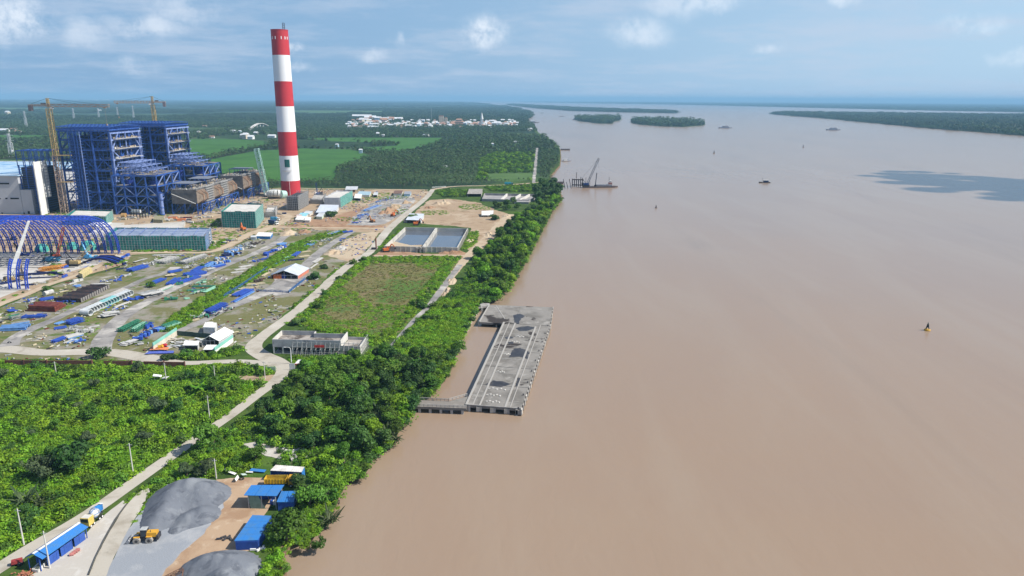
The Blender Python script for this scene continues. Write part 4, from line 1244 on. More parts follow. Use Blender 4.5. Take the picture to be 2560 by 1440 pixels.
qb = [qa[1] + Vector((.3, 0, 0)), P(900, 889), None, None]
qb[2], qb[3] = qb[1] + dep, qb[0] + dep
zl = z1 - 2.6
MB().prism(qb, zl - 1.8, zl - 1.4).build("lower_roof_slab", GM("stained_roof_slab", (.3, .3, .3), []), t)
pw(qb[0], qb[1], zl - 2.6, zl); pw(qb[2], qb[3], zl - 2.6, zl); pw(qb[1], qb[2], ZG, zl, .4, "side_wall", CONCW)  # right side wall again paler, painted as sunlit
MB().prism([qpt(qb, .02, .3), qpt(qb, .97, .3), qpt(qb, .97, .36), qpt(qb, .02, .36)], ZG, zl - 2).build("inner_wall", HC, t)
for i in range(3): MB().box(qpt(qb, i / 2.1 + .02, .03) + Vector((0, 0, (zl - ZG) / 2 - 1)), (.6, .6, zl - ZG - 2.2)).build("column", CONCW, t)
mb = MB()
for i in range(15):
 a = lerp(qa[0], qb[1], .24 + .75 * i / 14)
 mb.beam(a + Vector((-.6, -3.4, 0)), a + Vector((.3, -1.2, 6.6)), .11); mb.beam(a + Vector((0, -1.2, 0)), a + Vector((0, -1.2, 7.2)), .10)
 mb.beam(a + Vector((0, -.6, 3.4)), a + Vector((0, -3, 3.4)), .1)
 if i % 2 == 0 and i < 14: mb.beam(a + Vector((0, -1.2, 2)), lerp(qa[0], qb[1], .24 + .75 * (i + 1) / 14) + Vector((0, -1.2, 6)), .1)
for z, yy in ((2, -2.6), (4.3, -1.8), (6.3, -1.2)):
 mb.beam(lerp(qa[0], qb[1], .24) + Vector((0, yy, z)), qb[1] + Vector((0, yy, z)), .13)
for i in range(9):
 a = lerp(qb[1], qb[2], i / 8) + Vector((1.1, 0, 0)); mb.beam(a, a + Vector((0, 0, zl - ZG + .6)), .12); mb.beam(a + Vector((-.8, 0, 3)), a + Vector((1.0, 0, 0)), .1)
 for z in (2, 4, 6): mb.beam(a + Vector((-1, 0, z)), a + Vector((.3, 0, z)), .1)
for z in (2, 4, 6): mb.beam(qb[1] + Vector((1.1, 0, z)), qb[2] + Vector((1.1, 0, z)), .12)
mb.build("scaffold", SCAF, t, kind="stuff")
a = lerp(qa[0], qa[1], .64)
MB().box(a + Vector((2.3, -3.1, 5.2)), (4.6, .12, 1.2)).build("banner", M("red_banner", (.62, .05, .04), .7), t)

# ---- guard hut and gate boards at the junction
p = P(752, 921)
t = thing("guard_hut", "small guard hut with a red and white hipped roof at the road junction", "hut", p)
MB().box(p + Vector((0, 0, 1.4)), (3.2, 2.6, 2.8)).build("wall", CONCW, t)
mb = MB(); mb.add([p + Vector(v) for v in ((-2.2, -1.9, 2.8), (2.2, -1.9, 2.8), (2.2, 1.9, 2.8), (-2.2, 1.9, 2.8), (-.8, 0, 4.2), (.8, 0, 4.2))], [(0, 1, 5, 4), (1, 2, 5), (2, 3, 4, 5), (3, 0, 4), (3, 2, 1, 0)]); rf = mb.build("roof", WHITE, t)
MB().box(p + Vector((0, -1.95, 2.75)), (4.4, .25, .5)).build("fascia", RED, rf)
MB().box(p + Vector((.6, -1.32, 1.1)), (.9, .1, 2.0)).build("door", DARK, t)
MB().box(p + Vector((-.8, -1.32, 1.6)), (.9, .1, .9)).build("window", GLASS, t)
def board(px, w, h, rz, label, mat):
 p = P(*px); t = thing("notice_board", label, "board", p)
 MB().box(p + Vector((0, 0, h / 2 + .3)), (w, .15, h), rz).build("panel", mat, t)
 for k in (-1, 1): MB().box(p + Vector((math.cos(rz) * w * .45 * k, math.sin(rz) * w * .45 * k + .2, h * .45)), (.12, .12, h * .9), rz).build("post", SCAF, t)
board((731, 926), 2.6, 3.0, -.1, "blank pale board standing left of the guard hut", WHITE)
board((676, 930), 5.2, 2.2, -.1, "wide pale green board across the road from the guard hut", M("pale_green_board", (.55, .66, .52), .7))
board((766, 917), 2.4, 2.0, -.1, "small grey framed board right of the guard hut", ZINC)

def gable_shed(fl, fr, br, wall_h, rise, label, roof, wallm, name="shed", over=.5, open_front=True, roof2=None, cat="shed", post=True, ridge_along="y"):
 q = quad(fl, fr, br)
 t = thing(name, label, cat, q[0])
 if ridge_along == "x":
  q = [q[3], q[0], q[1], q[2]]
 A, B, C, D = q
 up = Vector((0, 0, wall_h)); rp = Vector((0, 0, wall_h + rise))
 f, k = (A + B) / 2, (C + D) / 2
 dy = (D - A).normalized() * over
 dx = (B - A).normalized() * over
 for nm, e0, e1, s in (("roof_slope", A, D, -1), ("roof_slope", B, C, 1)):
  mb = MB(); dr = Vector((0, 0, -rise * over / max(.5, (B - A).length / 2)))
  v = [e0 + up + dx * s - dy + dr, e1 + up + dx * s + dy + dr, k + rp + dy, f + rp - dy]
  mb.add(v + [x + Vector((0, 0, .14)) for x in v], [(0, 1, 2, 3), (4, 5, 6, 7)] + [(i, (i + 1) % 4, (i + 1) % 4 + 4, i + 4) for i in range(4)])
  r = mb.build(nm, (roof2 or roof) if s < 0 else roof, t)
  mb = MB(); n = max(3, int((e1 - e0).length / 1.1))
  for i in range(n + 1):
   a = lerp(v[0], v[1], i / n) + Vector((0, 0, .18)); b = lerp(v[3], v[2], i / n) + Vector((0, 0, .18)); mb.beam(a, b, .12, .1)
  mb.build("rib", (roof2 or roof) if s < 0 else roof, r, kind="stuff")
 for a, b in ((A, D), (B, C)):
  u = (b - a).normalized(); nn = Vector((-u.y, u.x, 0)) * .1
  MB().prism([a - nn, b - nn, b + nn, a + nn], ZG, ZG + wall_h).build("side_wall", wallm, t)
 ends = ((C, D, k),) if open_front else ((A, B, f), (C, D, k))
 for a, b, m in ends:
  mb = MB(); mb.add([a, b, b + up, m + rp, a + up], [(0, 1, 2, 3, 4)]); mb.build("gable_wall", wallm, t)
 if open_front:
  for i in range(5): 
   pp = lerp(A, B, i / 4); hh = wall_h + rise * (1 - abs(i - 2) / 2)
   MB().box(pp + Vector((0, .1, hh / 2)), (.25, .25, hh)).build("post", SCAF, t)
  mb = MB(); mb.beam(A + up, B + up, .25); mb.beam(A + up, f + rp, .2); mb.beam(B + up, f + rp, .2); mb.build("truss", SCAF, t, kind="stuff")
 return t, q
def lean_shed(fl, fr, br, hf, hb, label, roof, wallm, name="hut", walls=(1, 2, 3), over=.4, cat="hut"):
 q = quad(fl, fr, br); A, B, C, D = q
 t = thing(name, label, cat, A)
 dx, dy = (B - A).normalized() * over, (D - A).normalized() * over
 v = [A - dx - dy + Vector((0, 0, hf)), B + dx - dy + Vector((0, 0, hf)), C + dx + dy + Vector((0, 0, hb)), D - dx + dy + Vector((0, 0, hb))]
 mb = MB(); mb.add(v + [x + Vector((0, 0, .14)) for x in v], [(3, 2, 1, 0), (4, 5, 6, 7)] + [(i, (i + 1) % 4, (i + 1) % 4 + 4, i + 4) for i in range(4)])
 r = mb.build("roof", roof, t)
 mb = MB(); n = max(3, int((B - A).length / 1.0))
 for i in range(n + 1): mb.beam(lerp(v[0], v[1], i / n) + Vector((0, 0, .18)), lerp(v[3], v[2], i / n) + Vector((0, 0, .18)), .1, .09)
 mb.build("rib", roof, r, kind="stuff")
 segs = [(A, B, hf, hf), (B, C, hf, hb), (C, D, hb, hb), (D, A, hb, hf)]
 for k in walls:
  a, b, h0, h1 = segs[k]; u = (b - a).normalized(); nn = Vector((-u.y, u.x, 0)) * .08
  mb = MB(); mb.hexa([a - nn, b - nn, b + nn, a + nn], [a - nn + Vector((0, 0, h0)), b - nn + Vector((0, 0, h1)), b + nn + Vector((0, 0, h1)), a + nn + Vector((0, 0, h0))]); mb.build("wall", wallm, t)
 for k in range(4):
  MB().box(q[k] + Vector((0, 0, (hf if k < 2 else hb) / 2)), (.2, .2, hf if k < 2 else hb)).build("post", SCAF, t)
 return t, q
# orange sided hangar in the yard
t, q = gable_shed((678, 697), (745, 698), (772, 680), HT((745, 698), 688.5), 3.2, "open fronted hangar with a silver roof and orange side walls in the yard", ROOFS, M("salmon_wall_sheet", (.60, .22, .15), .6, (.48, .16, .11), .4), "hangar")
mb = MB()
for i in range(3): mb.box(qpt(q, .14 + .1 * i, .05) + Vector((0, 0, 1.6)), (2.4, 2.2, 3.0), .2)
mb = mb.build("stored_frames", ORANGE, t, kind="stuff")
MB().box(qpt(q, .46, .06) + Vector((0, 0, 1.6)), (2.6, 2.4, 3.1)).build("stored_tank", BLUED, t)
gable_shed((506, 868), (548, 868), (583, 846), 3.4, 2.4, "white gabled workshop roof inside the walled compound", WHITE, ZINC, "workshop")
lean_shed((462, 876), (495, 876), (498, 868), 2.6, 3.0, "small white roofed hut in the walled compound, left of the workshop", WHITE, ZINC)
lean_shed((512, 886), (533, 886), (541, 877), 2.4, 2.8, "small white roofed hut at the compound's front right corner", WHITE, ZINC)
lean_shed((641, 597), (676, 598), (682, 590), 2.4, 2.8, "white roofed site office with a blue awning beside the cross road", WHITE, BLUE_NET, walls=(0, 1, 2, 3))
lean_shed((628, 600), (640, 600), (642, 596), 2.4, 2.4, "grey cabin left of the white roofed site office", ZINC, ZINC, walls=(0, 1, 2, 3))
t, q = lean_shed((791, 539), (838, 540), (847, 524), 3.2, 5.0, "silver roofed store with a tree at its right end, below the white block", ROOFS, ZINC, "store", (1, 2, 3))
lean_shed((791, 548), (805, 549), (816, 536), 2.8, 2.8, "long pale green container in front of the silver roofed store", ZINC, M("pale_green_board", (.5, .6, .5)), walls=(0, 1, 2, 3))
for i, (a, b, c, rf_, lb) in enumerate([((739, 555), (758, 556), (764, 548), WHITE, "white roofed cabin nearest the cross road"), ((745, 546), (764, 547), (772, 540), M("aqua_sheet", (.28, .58, .66)), "aqua roofed cabin behind the first white cabin"),
  ((762, 557), (774, 557), (778, 550), WHITE, "low white cabin at the right of the cabin cluster"), ((757, 541), (774, 541), (782, 535), ZINC, "grey roofed cabin at the back of the cabin cluster"), ((741, 548), (752, 549), (755, 544), M("pinkish_sheet", (.62, .50, .48)), "pinkish roofed cabin at the left of the cabin cluster")]):
 lean_shed(a, b, c, 2.4, 2.8, lb, rf_, CONCW, "site_cabin", (0, 1, 2, 3), cat="cabin")
lean_shed((864, 481), (893, 481), (895, 474), 3.4, 4.2, "dark open sided shed at the back road by the palms", ZINC, DARK, "open_shed", (2,), cat="shed")
lean_shed((893, 493), (923, 494), (928, 486), 3.0, 3.4, "long bluish roofed barrack right of the white block", M("blue_grey_roof", (.36, .50, .58)), CONCW, "barrack", (0, 1, 2, 3), cat="barrack")
lean_shed((886, 501), (902, 502), (905, 492), 2.8, 3.2, "white cabin with a dark doorway in front of the barrack", WHITE, CONCW, "site_cabin", (1, 2, 3), cat="cabin")
lean_shed((934, 493), (943, 493), (945, 487), 2.6, 3.0, "small grey cabin right of the barrack", ZINC, CONCW, "site_cabin", (1, 2, 3), cat="cabin")
lean_shed((984, 490), (1004, 490), (1007, 483), 3.0, 3.4, "brown roofed house with a pale front beside the dirt road", M("brown_tile", (.20, .12, .09)), CONCW, "house", (0, 1, 2, 3), cat="house")
lean_shed((1010, 491), (1025, 491), (1028, 485), 2.8, 3.2, "pale blue house right of the brown roofed house", M("grey_tile", (.32, .34, .38)), M("pale_blue_wall", (.34, .52, .64)), "house", (0, 1, 2, 3), cat="house")
lean_shed((1016, 558), (1052, 559), (1060, 546), 3.2, 4.6, "silver roofed shelter beside the dirt road, behind the twin pond", ROOFS, ZINC, "shelter", (1, 3), cat="shelter")
for a, b, c, lb in (((1205, 543), (1219, 543), (1219, 536), "left one of two white tarpaulin shelters on the bare lot"), ((1220, 543), (1232, 542), (1233, 535), "right one of two white tarpaulin shelters on the bare lot")):
 lean_shed(a, b, c, 2.0, 3.6, lb, WHITE, WHITE, "tarpaulin_shelter", (), cat="shelter")
lean_shed((510, 833), (538, 834), (543, 822), 3.2, 3.2, "white container office behind the compound wall", WHITE, M("light_container", (.62, .64, .64)), "container", (0, 1, 2, 3), .05, "container")
lean_shed((519, 821), (532, 821), (534, 815), 2.2, 2.2, "white truck body parked behind the container office", WHITE, WHITE, "truck_body", (0, 1, 2, 3), .05, "truck body")
lean_shed((198, 692), (207, 696), (231, 680), 2.8, 2.8, "yellow shipping container beside the earth road", M("cream_container", (.62, .52, .26)), M("cream_container", (.6, .5, .25)), "container", (0, 1, 2, 3), .02, "container")
lean_shed((384, 557), (407, 558), (410, 548), 3.2, 3.2, "olive container on the dirt in front of the bunker frame", M("olive_container", (.32, .30, .19)), M("olive_container", (.32, .30, .19)), "container", (0, 1, 2, 3), .02, "container")

# ---- walled compound
COMPW = M("cream_compound_wall", (.62, .58, .48), .9, (.48, .43, .34), .3)
MINTT = M("mint_wall_sheet", (.24, .55, .46), .7, (.17, .43, .36), .3)
def compound_wall(a, b, h, label, mat, cap=None):
 a, b = P(*a), P(*b)
 t = thing("compound_wall", label, "wall", a, "walls of the small walled compound")
 u = (b - a).normalized(); nn = Vector((-u.y, u.x, 0)) * .15
 n = max(2, int((b - a).length / 4))
 for i in range(n):
  p, q2 = lerp(a, b, i / n) + u * .02, lerp(a, b, (i + 1) / n)
  MB().prism([p - nn, q2 - nn, q2 + nn, p + nn], ZG, ZG + h + .1 * (i % 2)).build("wall_panel", mat, t)
  if cap: MB().prism([p - nn * 1.7, q2 - nn * 1.7, q2 + nn * 1.7, p + nn * 1.7], ZG + h + .12, ZG + h + 1.5).build("sheet_top", cap, t)
compound_wall((384, 878), (443, 838), 2.6, "cream wall with mint green sheet top on the compound's left", COMPW, MINTT)
compound_wall((537, 888), (583, 855), 2.2, "white wall with mint green sheet top on the compound's right", WHITE, MINTT)
compound_wall((443, 838), (528, 846), 2.4, "dark corrugated fence at the back of the compound", M("dark_green_fence", (.06, .10, .09), .8))
p = P(400, 886)
t = thing("tarpaulin", "orange and blue tarpaulins spread at the compound's open front", "tarpaulin", p)
def cloth(px, z, mat, name, parent, amp=.25, seed=0, n=7):
 rg = random.Random(seed); q = PL(px)
 vs, fs = [], []
 for i in range(n + 1):
  for j in range(n + 1):
   a = lerp(lerp(q[0], q[1], i / n), lerp(q[3], q[2], i / n), j / n); vs.append((a.x, a.y, a.z + z + rg.uniform(0, amp)))
 for i in range(n):
  for j in range(n): fs.append((i * (n + 1) + j, (i + 1) * (n + 1) + j, (i + 1) * (n + 1) + j + 1, i * (n + 1) + j + 1))
 return MB().add(vs, fs).build(name, mat, parent)
cloth([(362, 888), (434, 885), (436, 880), (374, 881)], .5, M("blue_violet_tarp", (.10, .14, .50), .6), "blue_sheet", t)
cloth([(374, 880), (420, 879), (424, 873), (378, 873)], .9, M("orange_tarp", (.75, .27, .12), .6), "orange_sheet", t, .3, 4)
t = thing("loose_timber", "heap of grey boards and timber inside the walled compound", "timber heap", P(450, 860))
rg = random.Random(5)
for i in range(34):
 p = P(rg.uniform(415, 520), rg.uniform(848, 868)) + Vector((0, 0, rg.uniform(.2, .9)))
 MB().box(p, (rg.uniform(2.5, 6), rg.uniform(.3, 1.5), .2), rg.uniform(-.6, .6)).build("board", rg.choice([ZINC, TAN, CONCW, PIPEC]), t)
for px, c, lb in (((413, 872), RED, "red drum machine at the compound gate"), ((404, 875), YELLOW, "yellow wheeled mixer at the compound gate")):
 p = P(*px); t = thing("site_mixer", lb, "mixer", p)
 MB().cyl(p + Vector((-1, 0, 1.4)), p + Vector((.8, 0, 2.2)), 1.1, .7, 12).build("drum", c, t)
 MB().box(p + Vector((0, 0, .7)), (2.4, .8, .3)).build("frame", DARK, t)
 for k in (-1, 1): MB().cyl(p + Vector((.4, .6 * k, .5)), p + Vector((.4, .8 * k, .5)), .5, n=12).build("wheel", TYRE, t)

# ---- low red wall and scrub hut along the front road
t = thing("boundary_wall", "low dark red boundary wall half hidden in scrub below the front road", "wall", P(150, 912))
for a, b in (((10, 912), (60, 912)), ((60, 912), (118, 913)), ((118, 913), (230, 913)), ((260, 914), (330, 914)), ((360, 915), (410, 916)), ((410, 916), (462, 917))):
 a, b = P(*a), P(*b)
 MB().prism([a, b, b + Vector((0, .3, 0)), a + Vector((0, .3, 0))], ZG, ZG + 2.2).build("wall_panel", M("dark_red_wall", (.20, .085, .06), .9, (.13, .06, .05), .4), t)
 MB().box(b + Vector((0, .1, 1.3)), (.5, .6, 2.6)).build("pillar", M("dark_red_wall", (.2, .08, .06)), t)
t = thing("white_shelter", "small white tattered shelter in the scrub by a pole", "shelter", P(402, 951))
mb = MB(); p = P(402, 951)
MB().box(p + Vector((-1.2, 0, 2.2)), (3.4, 2.4, .15), .3, .25).build("roof", WHITE, t); MB().box(p + Vector((2.2, -.5, 1.5)), (2.6, 2.2, .15), -.2, -.2).build("roof", WHITE, t)
for dx_, dy_ in ((-2, -1), (-2, 1), (1, 1), (2.6, -1)): MB().box(p + Vector((dx_, dy_, 1)), (.15, .15, 2.2)).build("post", SCAF, t)

# ---- poles
def pole(base, top, label, arm=False, grp="power poles along the road"):
 b = P(*base); h = HT(base, top)
 t = thing("power_pole" if not arm else "street_lamp", label, "pole" if not arm else "street lamp", b, None if arm else grp)
 MB().cyl(b, b + Vector((0, 0, h)), .22, .14, 8).build("post", WHITE if arm else CONCW, t)
 if arm:
  mb = MB(); mb.tube([b + Vector((0, 0, h)), b + Vector((-.7, 0, h + .5)), b + Vector((-2.2, 0, h + .6))], .09); mb.build("arm", WHITE, t)
  MB().box(b + Vector((-2.6, 0, h + .55)), (.9, .35, .2)).build("lamp_head", WHITE, t)
 else:
  MB().box(b + Vector((0, 0, h - .6)), (1.5, .12, .14)).build("crossarm", SCAF, t)
for b, tp, lb in (((60, 1362), 1272, "concrete pole on the scrub side of the road above the long blue shed"), ((125, 1421), 1328, "concrete pole rising in front of the long blue roofed shed"),
  ((333, 1182), 1108, "concrete pole beside the road just beyond the lane fork"), ((525, 1054), 989, "concrete pole at the roadside halfway to the junction"), ((663, 948), 903, "concrete pole at the road junction near the green board"),
  ((541, 1196), 1147, "pale pole behind the gravel mound"), ((538, 951), 914, "thin pole in the scrub left of the bare patch"), ((141, 936), 904, "thin pole in the scrub near the boundary wall"), ((416, 954), 907, "thin pole beside the white tattered shelter")):
 pole(b, tp, lb)
pole((729, 910), 871, "white street lamp with a curved arm before the unfinished concrete building", True)

# ---- blue truss fence round the hangar yard
def fence(px, h, label, mat, name="pipe_fence", step=3.):
 pts = PL(px); t = thing(name, label, "fence", pts[0])
 mb = MB()
 for a, b in zip(pts[:-1], pts[1:]):
  n = max(1, int((b - a).length / step))
  for i in range(n + 1): MB().box(lerp(a, b, i / n) + Vector((0, 0, h / 2)), (.22, .22, h)).build("post", mat, t)
  for z in (.5, h * .55, h): mb.beam(a + Vector((0, 0, z)), b + Vector((0, 0, z)), .2)
  for i in range(n): mb.beam(lerp(a, b, i / n) + Vector((0, 0, .4)), lerp(a, b, (i + 1) / n) + Vector((0, 0, h)), .12)
 mb.build("rail", mat, t, kind="stuff")
FB = M("fence_blue", (.05, .15, .36), .6)
fence([(560, 744), (610, 712), (668, 673)], 1.8, "blue pipe fence along the creeper strip left of the hangar", FB)
fence([(722, 733), (763, 700)], 1.8, "short blue pipe fence right of the hangar", FB)
fence([(640, 729), (690, 731), (722, 733)], 1.4, "low blue pipe fence across the hangar road", FB)
fence([(1080, 470), (1115, 468)], 1.6, "white fence at the end of the dirt road", WHITE, "white_fence")

# ---- ruined intake basins at the river corner
t = thing("intake_basin", "grey concrete intake basins with dividing walls near the river corner", "basin", P(1260, 495))
ZI = 5.0
q = [P(1206, 497, ZI), P(1322, 500, ZI), P(1352, 486, ZI), P(1212, 483, ZI)]
IC = M("dark_intake_concrete", (.25, .24, .24), .9, (.36, .35, .34), .2)
for a, b, nm in ((q[0], q[1], "front_wall"), (q[1], q[2], "side_wall"), (q[2], q[3], "rear_wall"), (q[3], q[0], "side_wall")):
 wall(a, b, 1.0, nm, IC, ZG - 1, ZI, t)
for k in (.4, .64, .8): wall(lerp(q[0], q[1], k), lerp(q[3], q[2], k), 1.4, "dividing_wall", CONCW, ZG - 1, ZI + .2, t)
mb = MB(); mb.add([(p.x, p.y, ZG + .4) for p in q], [(0, 1, 2, 3)]); mb.build("basin_floor", IC, t)
q2 = [P(1285, 507, 3), P(1322, 508, 3), P(1324, 500, 3), P(1287, 499, 3)]
mb = MB(); mb.prism(q2, ZG - 1, 4.2); mb.build("forebay_wall", IC, t)
lean_shed((1169, 492), (1203, 492), (1206, 481), 3.6, 4.4, "long shed with a patchy grey roof left of the intake basins", M("patchy_grey_roof", (.40, .37, .34), .9, (.24, .22, .20), .4), CONC, "old_shed", (1, 2, 3), cat="shed")
# ================================================================== ARCHED SHED, CRANES, STORED STEEL
AB = M("arch_royal_blue", (.028, .075, .46), .5, (.02, .05, .34), .4)
t = thing("arched_shed", "huge barrel vault of royal blue arch ribs under construction", "shed frame", (-350, 494, ZG))
YB, YF, HZ = 550., 438., 37.
def arc(u):      # u = 0 at the far foot, 1 at the near foot
 a = math.pi * u
 yy = (YB + YF) / 2 + (YB - YF) / 2 * math.cos(a)
 return yy, ZG + HZ * max(0, math.sin(a)) ** .78
xs_ = [-306 - 5.25 * i for i in range(20)]
def rib(x, u0, u1, n):
 mb = MB()
 us = [u0 + (u1 - u0) * i / n for i in range(n + 1)]
 inn = []
 for u in us:
  y, z = arc(u)
  cy, cz = (YB + YF) / 2, ZG
  k = 1 - 2.2 / max(8, math.hypot(y - cy, z - cz))
  inn.append(Vector((x, cy + (y - cy) * k, cz + (z - cz) * k)))
 out = [Vector((x, *arc(u))) for u in us]
 for i in range(n):
  mb.beam(out[i], out[i + 1], .62, .62, (1, 0, 0)); mb.beam(inn[i], inn[i + 1], .55, .55, (1, 0, 0))
  mb.beam(out[i], inn[i + 1], .3, .3, (1, 0, 0)); mb.beam(inn[i], out[i], .3, .3, (1, 0, 0))
 return mb
for i, x in enumerate(xs_):
 full = i >= 8
 rib(x, 0, 1 if full else .5 - .012 * (8 - i) * .6, 30 if full else 15).build("arch_rib", AB, t)
 if i < 3: rib(x, .86, 1, 6).build("arch_rib", AB, t)
mb = MB()
for u in np.linspace(.03, .97, 34):
 y, z = arc(u)
 last = xs_[0] if u < .44 else xs_[8]
 mb.beam((xs_[-1], y, z + .2), (last, y, z + .2), .26)
 if u > .86: mb.beam((xs_[2], y, z + .2), (xs_[0], y, z + .2), .22)
mb.build("purlin", AB, t, kind="stuff")
mb = MB()
for i in range(len(xs_) - 1):
 for u0, u1 in ((.015, .075), (.075, .135)):
  a, b = arc(u0), arc(u1)
  mb.beam((xs_[i], *a), (xs_[i + 1], *b), .2); mb.beam((xs_[i + 1], *a), (xs_[i], *b), .2)
 if i % 4 == 1 or i > 8:
  for k in range(2, 16 if i >= 8 else 7):
   a, b = arc(k / 16), arc((k + 1) / 16); mb.beam((xs_[i], *a), (xs_[i + 1], *b), .2); mb.beam((xs_[i + 1], *a), (xs_[i], *b), .2)
for i in range(2):
 a, b = arc(.97), arc(.9); mb.beam((xs_[i], *a), (xs_[i + 1], *b), .18); mb.beam((xs_[i + 1], *a), (xs_[i], *b), .18)
mb.build("cross_bracing", M("galvanised_brace", (.10, .12, .20), .6), t, kind="stuff")
mb = MB()
mb.prism([(xs_[-1], YB - 1), (xs_[0] + 2, YB - 1), (xs_[0] + 2, YB + 1), (xs_[-1], YB + 1)], ZG - .1, ZG + .7)
mb.prism([(xs_[-1], YF - 1), (xs_[0] + 2, YF - 1), (xs_[0] + 2, YF + 1), (xs_[-1], YF + 1)], ZG - .1, ZG + .7)
mb.build("footing", CONC, t, kind="stuff")
t2 = thing("rail_track", "dark parallel rail strips on the slab under the arched shed", "rails", (-350, 520, ZG))
for k in range(6): MB().box((-350, 500 + k * 6.5, ZG + .28), (76, .55, .3), .012 * k).build("rail", DARK, t2)
for k, (x, y, s) in enumerate(((-338, 553, 6), (-352, 556, 4.5), (-370, 545, 5), (-322, 556, 5))):
 p = Vector((x, y + 10, ZG)); h = thing("netted_heap", ["teal netted heap behind the right ribs of the arched shed", "small teal netted heap seen through the middle ribs", "pale teal netted heap under the left of the vault", "low teal netted heap near the right end of the vault"][k], "heap", p)
 mb = MB(); mb.lathe(p, [(s, 0), (s * .95, s * .6), (s * .6, s * 1.1), (.1, s * 1.3)], 10); mb.build("cover", TEAL_NET, h)

# ---- mobile cranes
def truck_crane(px, tip, label, mat, rz, boom_mat=None, stow=False, s=1.0, tipy=0., boomw=1.1):
 b = P(*px); t = thing("mobile_crane", label, "mobile crane", b)
 u = Vector((math.cos(rz), math.sin(rz), 0)); nn = Vector((-u.y, u.x, 0))
 MB().box(b + Vector((0, 0, 1.3 * s)), (12 * s, 2.8 * s, .9 * s), rz).build("carrier", mat, t)
 for i in (-4.6, -3, 1.4, 3, 4.6):
  for k in (-1, 1):
   c = b + u * i * s + nn * 1.25 * s * k + Vector((0, 0, .75 * s)); w = MB().cyl(c - nn * .25, c + nn * .25, .75 * s, n=12).build("wheel", TYRE, t)
   MB().cyl(c - nn * .27, c + nn * .27, .35 * s, n=8).build("rim", ZINC, w)
 cb = MB().box(b + u * 5.2 * s + Vector((0, 0, 2.2 * s)), (1.8 * s, 2.6 * s, 1.6 * s), rz).build("cab", mat, t)
 MB().box(b + u * 6.12 * s + Vector((0, 0, 2.5 * s)), (.1, 2.2 * s, .8 * s), rz).build("windscreen", GLASS, cb)
 MB().box(b - u * 1.5 * s + Vector((0, 0, 2.6 * s)), (5 * s, 2.6 * s, 1.7 * s), rz).build("turret", mat, t)
 MB().box(b - u * 4.2 * s + Vector((0, 0, 2.7 * s)), (1.6 * s, 2.8 * s, 1.8 * s), rz).build("counterweight", DARK, t)
 q = b - u * 1.2 * s + Vector((0, 0, 3.4 * s))
 e = RY(tip[0], tip[1], b.y + tipy) if tip else b + u * 7 * s + Vector((0, 0, 3.4 * s))
 d = e - q
 for k, (f0, f1, w) in enumerate(((0, .45, boomw), (.40, .75, boomw * .8), (.7, 1, boomw * .62))):
  MB().beam(q + d * f0, q + d * f1, w, w * 1.15).build("boom_section", boom_mat or mat, t)
 if tip:
  MB().beam(b + u * 1.2 * s + Vector((0, 0, 2.4 * s)), q + d * .22, .4).build("lift_ram", ZINC, t)
  mb = MB(); mb.beam(e, e + Vector((0, 0, -max(2, (e.z - b.z) * .3))), .1); mb.box(e + Vector((0, 0, -max(2, (e.z - b.z) * .3))), (.6, .6, .8)); mb.build("hook_rope", BLACK, t)
 return t
LB = M("light_blue_crane", (.08, .34, .60), .5); TB = M("teal_blue_crane", (.05, .20, .34), .5)
truck_crane((33, 704), (72, 553), "crane with a long white telescopic boom before the near arch stubs", CREAM, .3, WHITE, boomw=2.0, tipy=6)
truck_crane((128, 655), None, "teal blue all terrain crane parked with its boom lowered on the slab", TB, .05)
truck_crane((224, 648), (203, 604), "light blue truck crane with its boom raised under the right arches", LB, -.05, LB, tipy=4)
truck_crane((57, 640), (34, 607), "dark blue crane working under the middle of the vault", BLUED, .1, BLACK, s=.8, tipy=-3)
crawler_crane(P(140, 644), RY(159, 568, P(140, 644).y + 2), "orange red crawler crane with a rusty boom under the vault", M("orange_red_machine", (.62, .12, .05), .6), w=1.4, rot=.2, s=.8)
crawler_crane(P(186, 664), RY(228, 614, P(186, 664).y + 3), "yellow crawler crane with a low inclined boom at the slab's edge", CREAM, w=1.5, rot=.05, s=1.15)
crawler_crane(P(56, 690), RY(46, 640, P(56, 690).y + 2), "second crawler crane with a pinkish boom beside the white boom crane", CRANEP, w=1.3, rot=.3, s=.9)
crawler_crane(P(30, 600), RY(10, 546, P(30, 600).y + 2), "crawler crane with a pinkish boom at the back of the vault", CRANEP, w=1.2, rot=.3, s=.9)

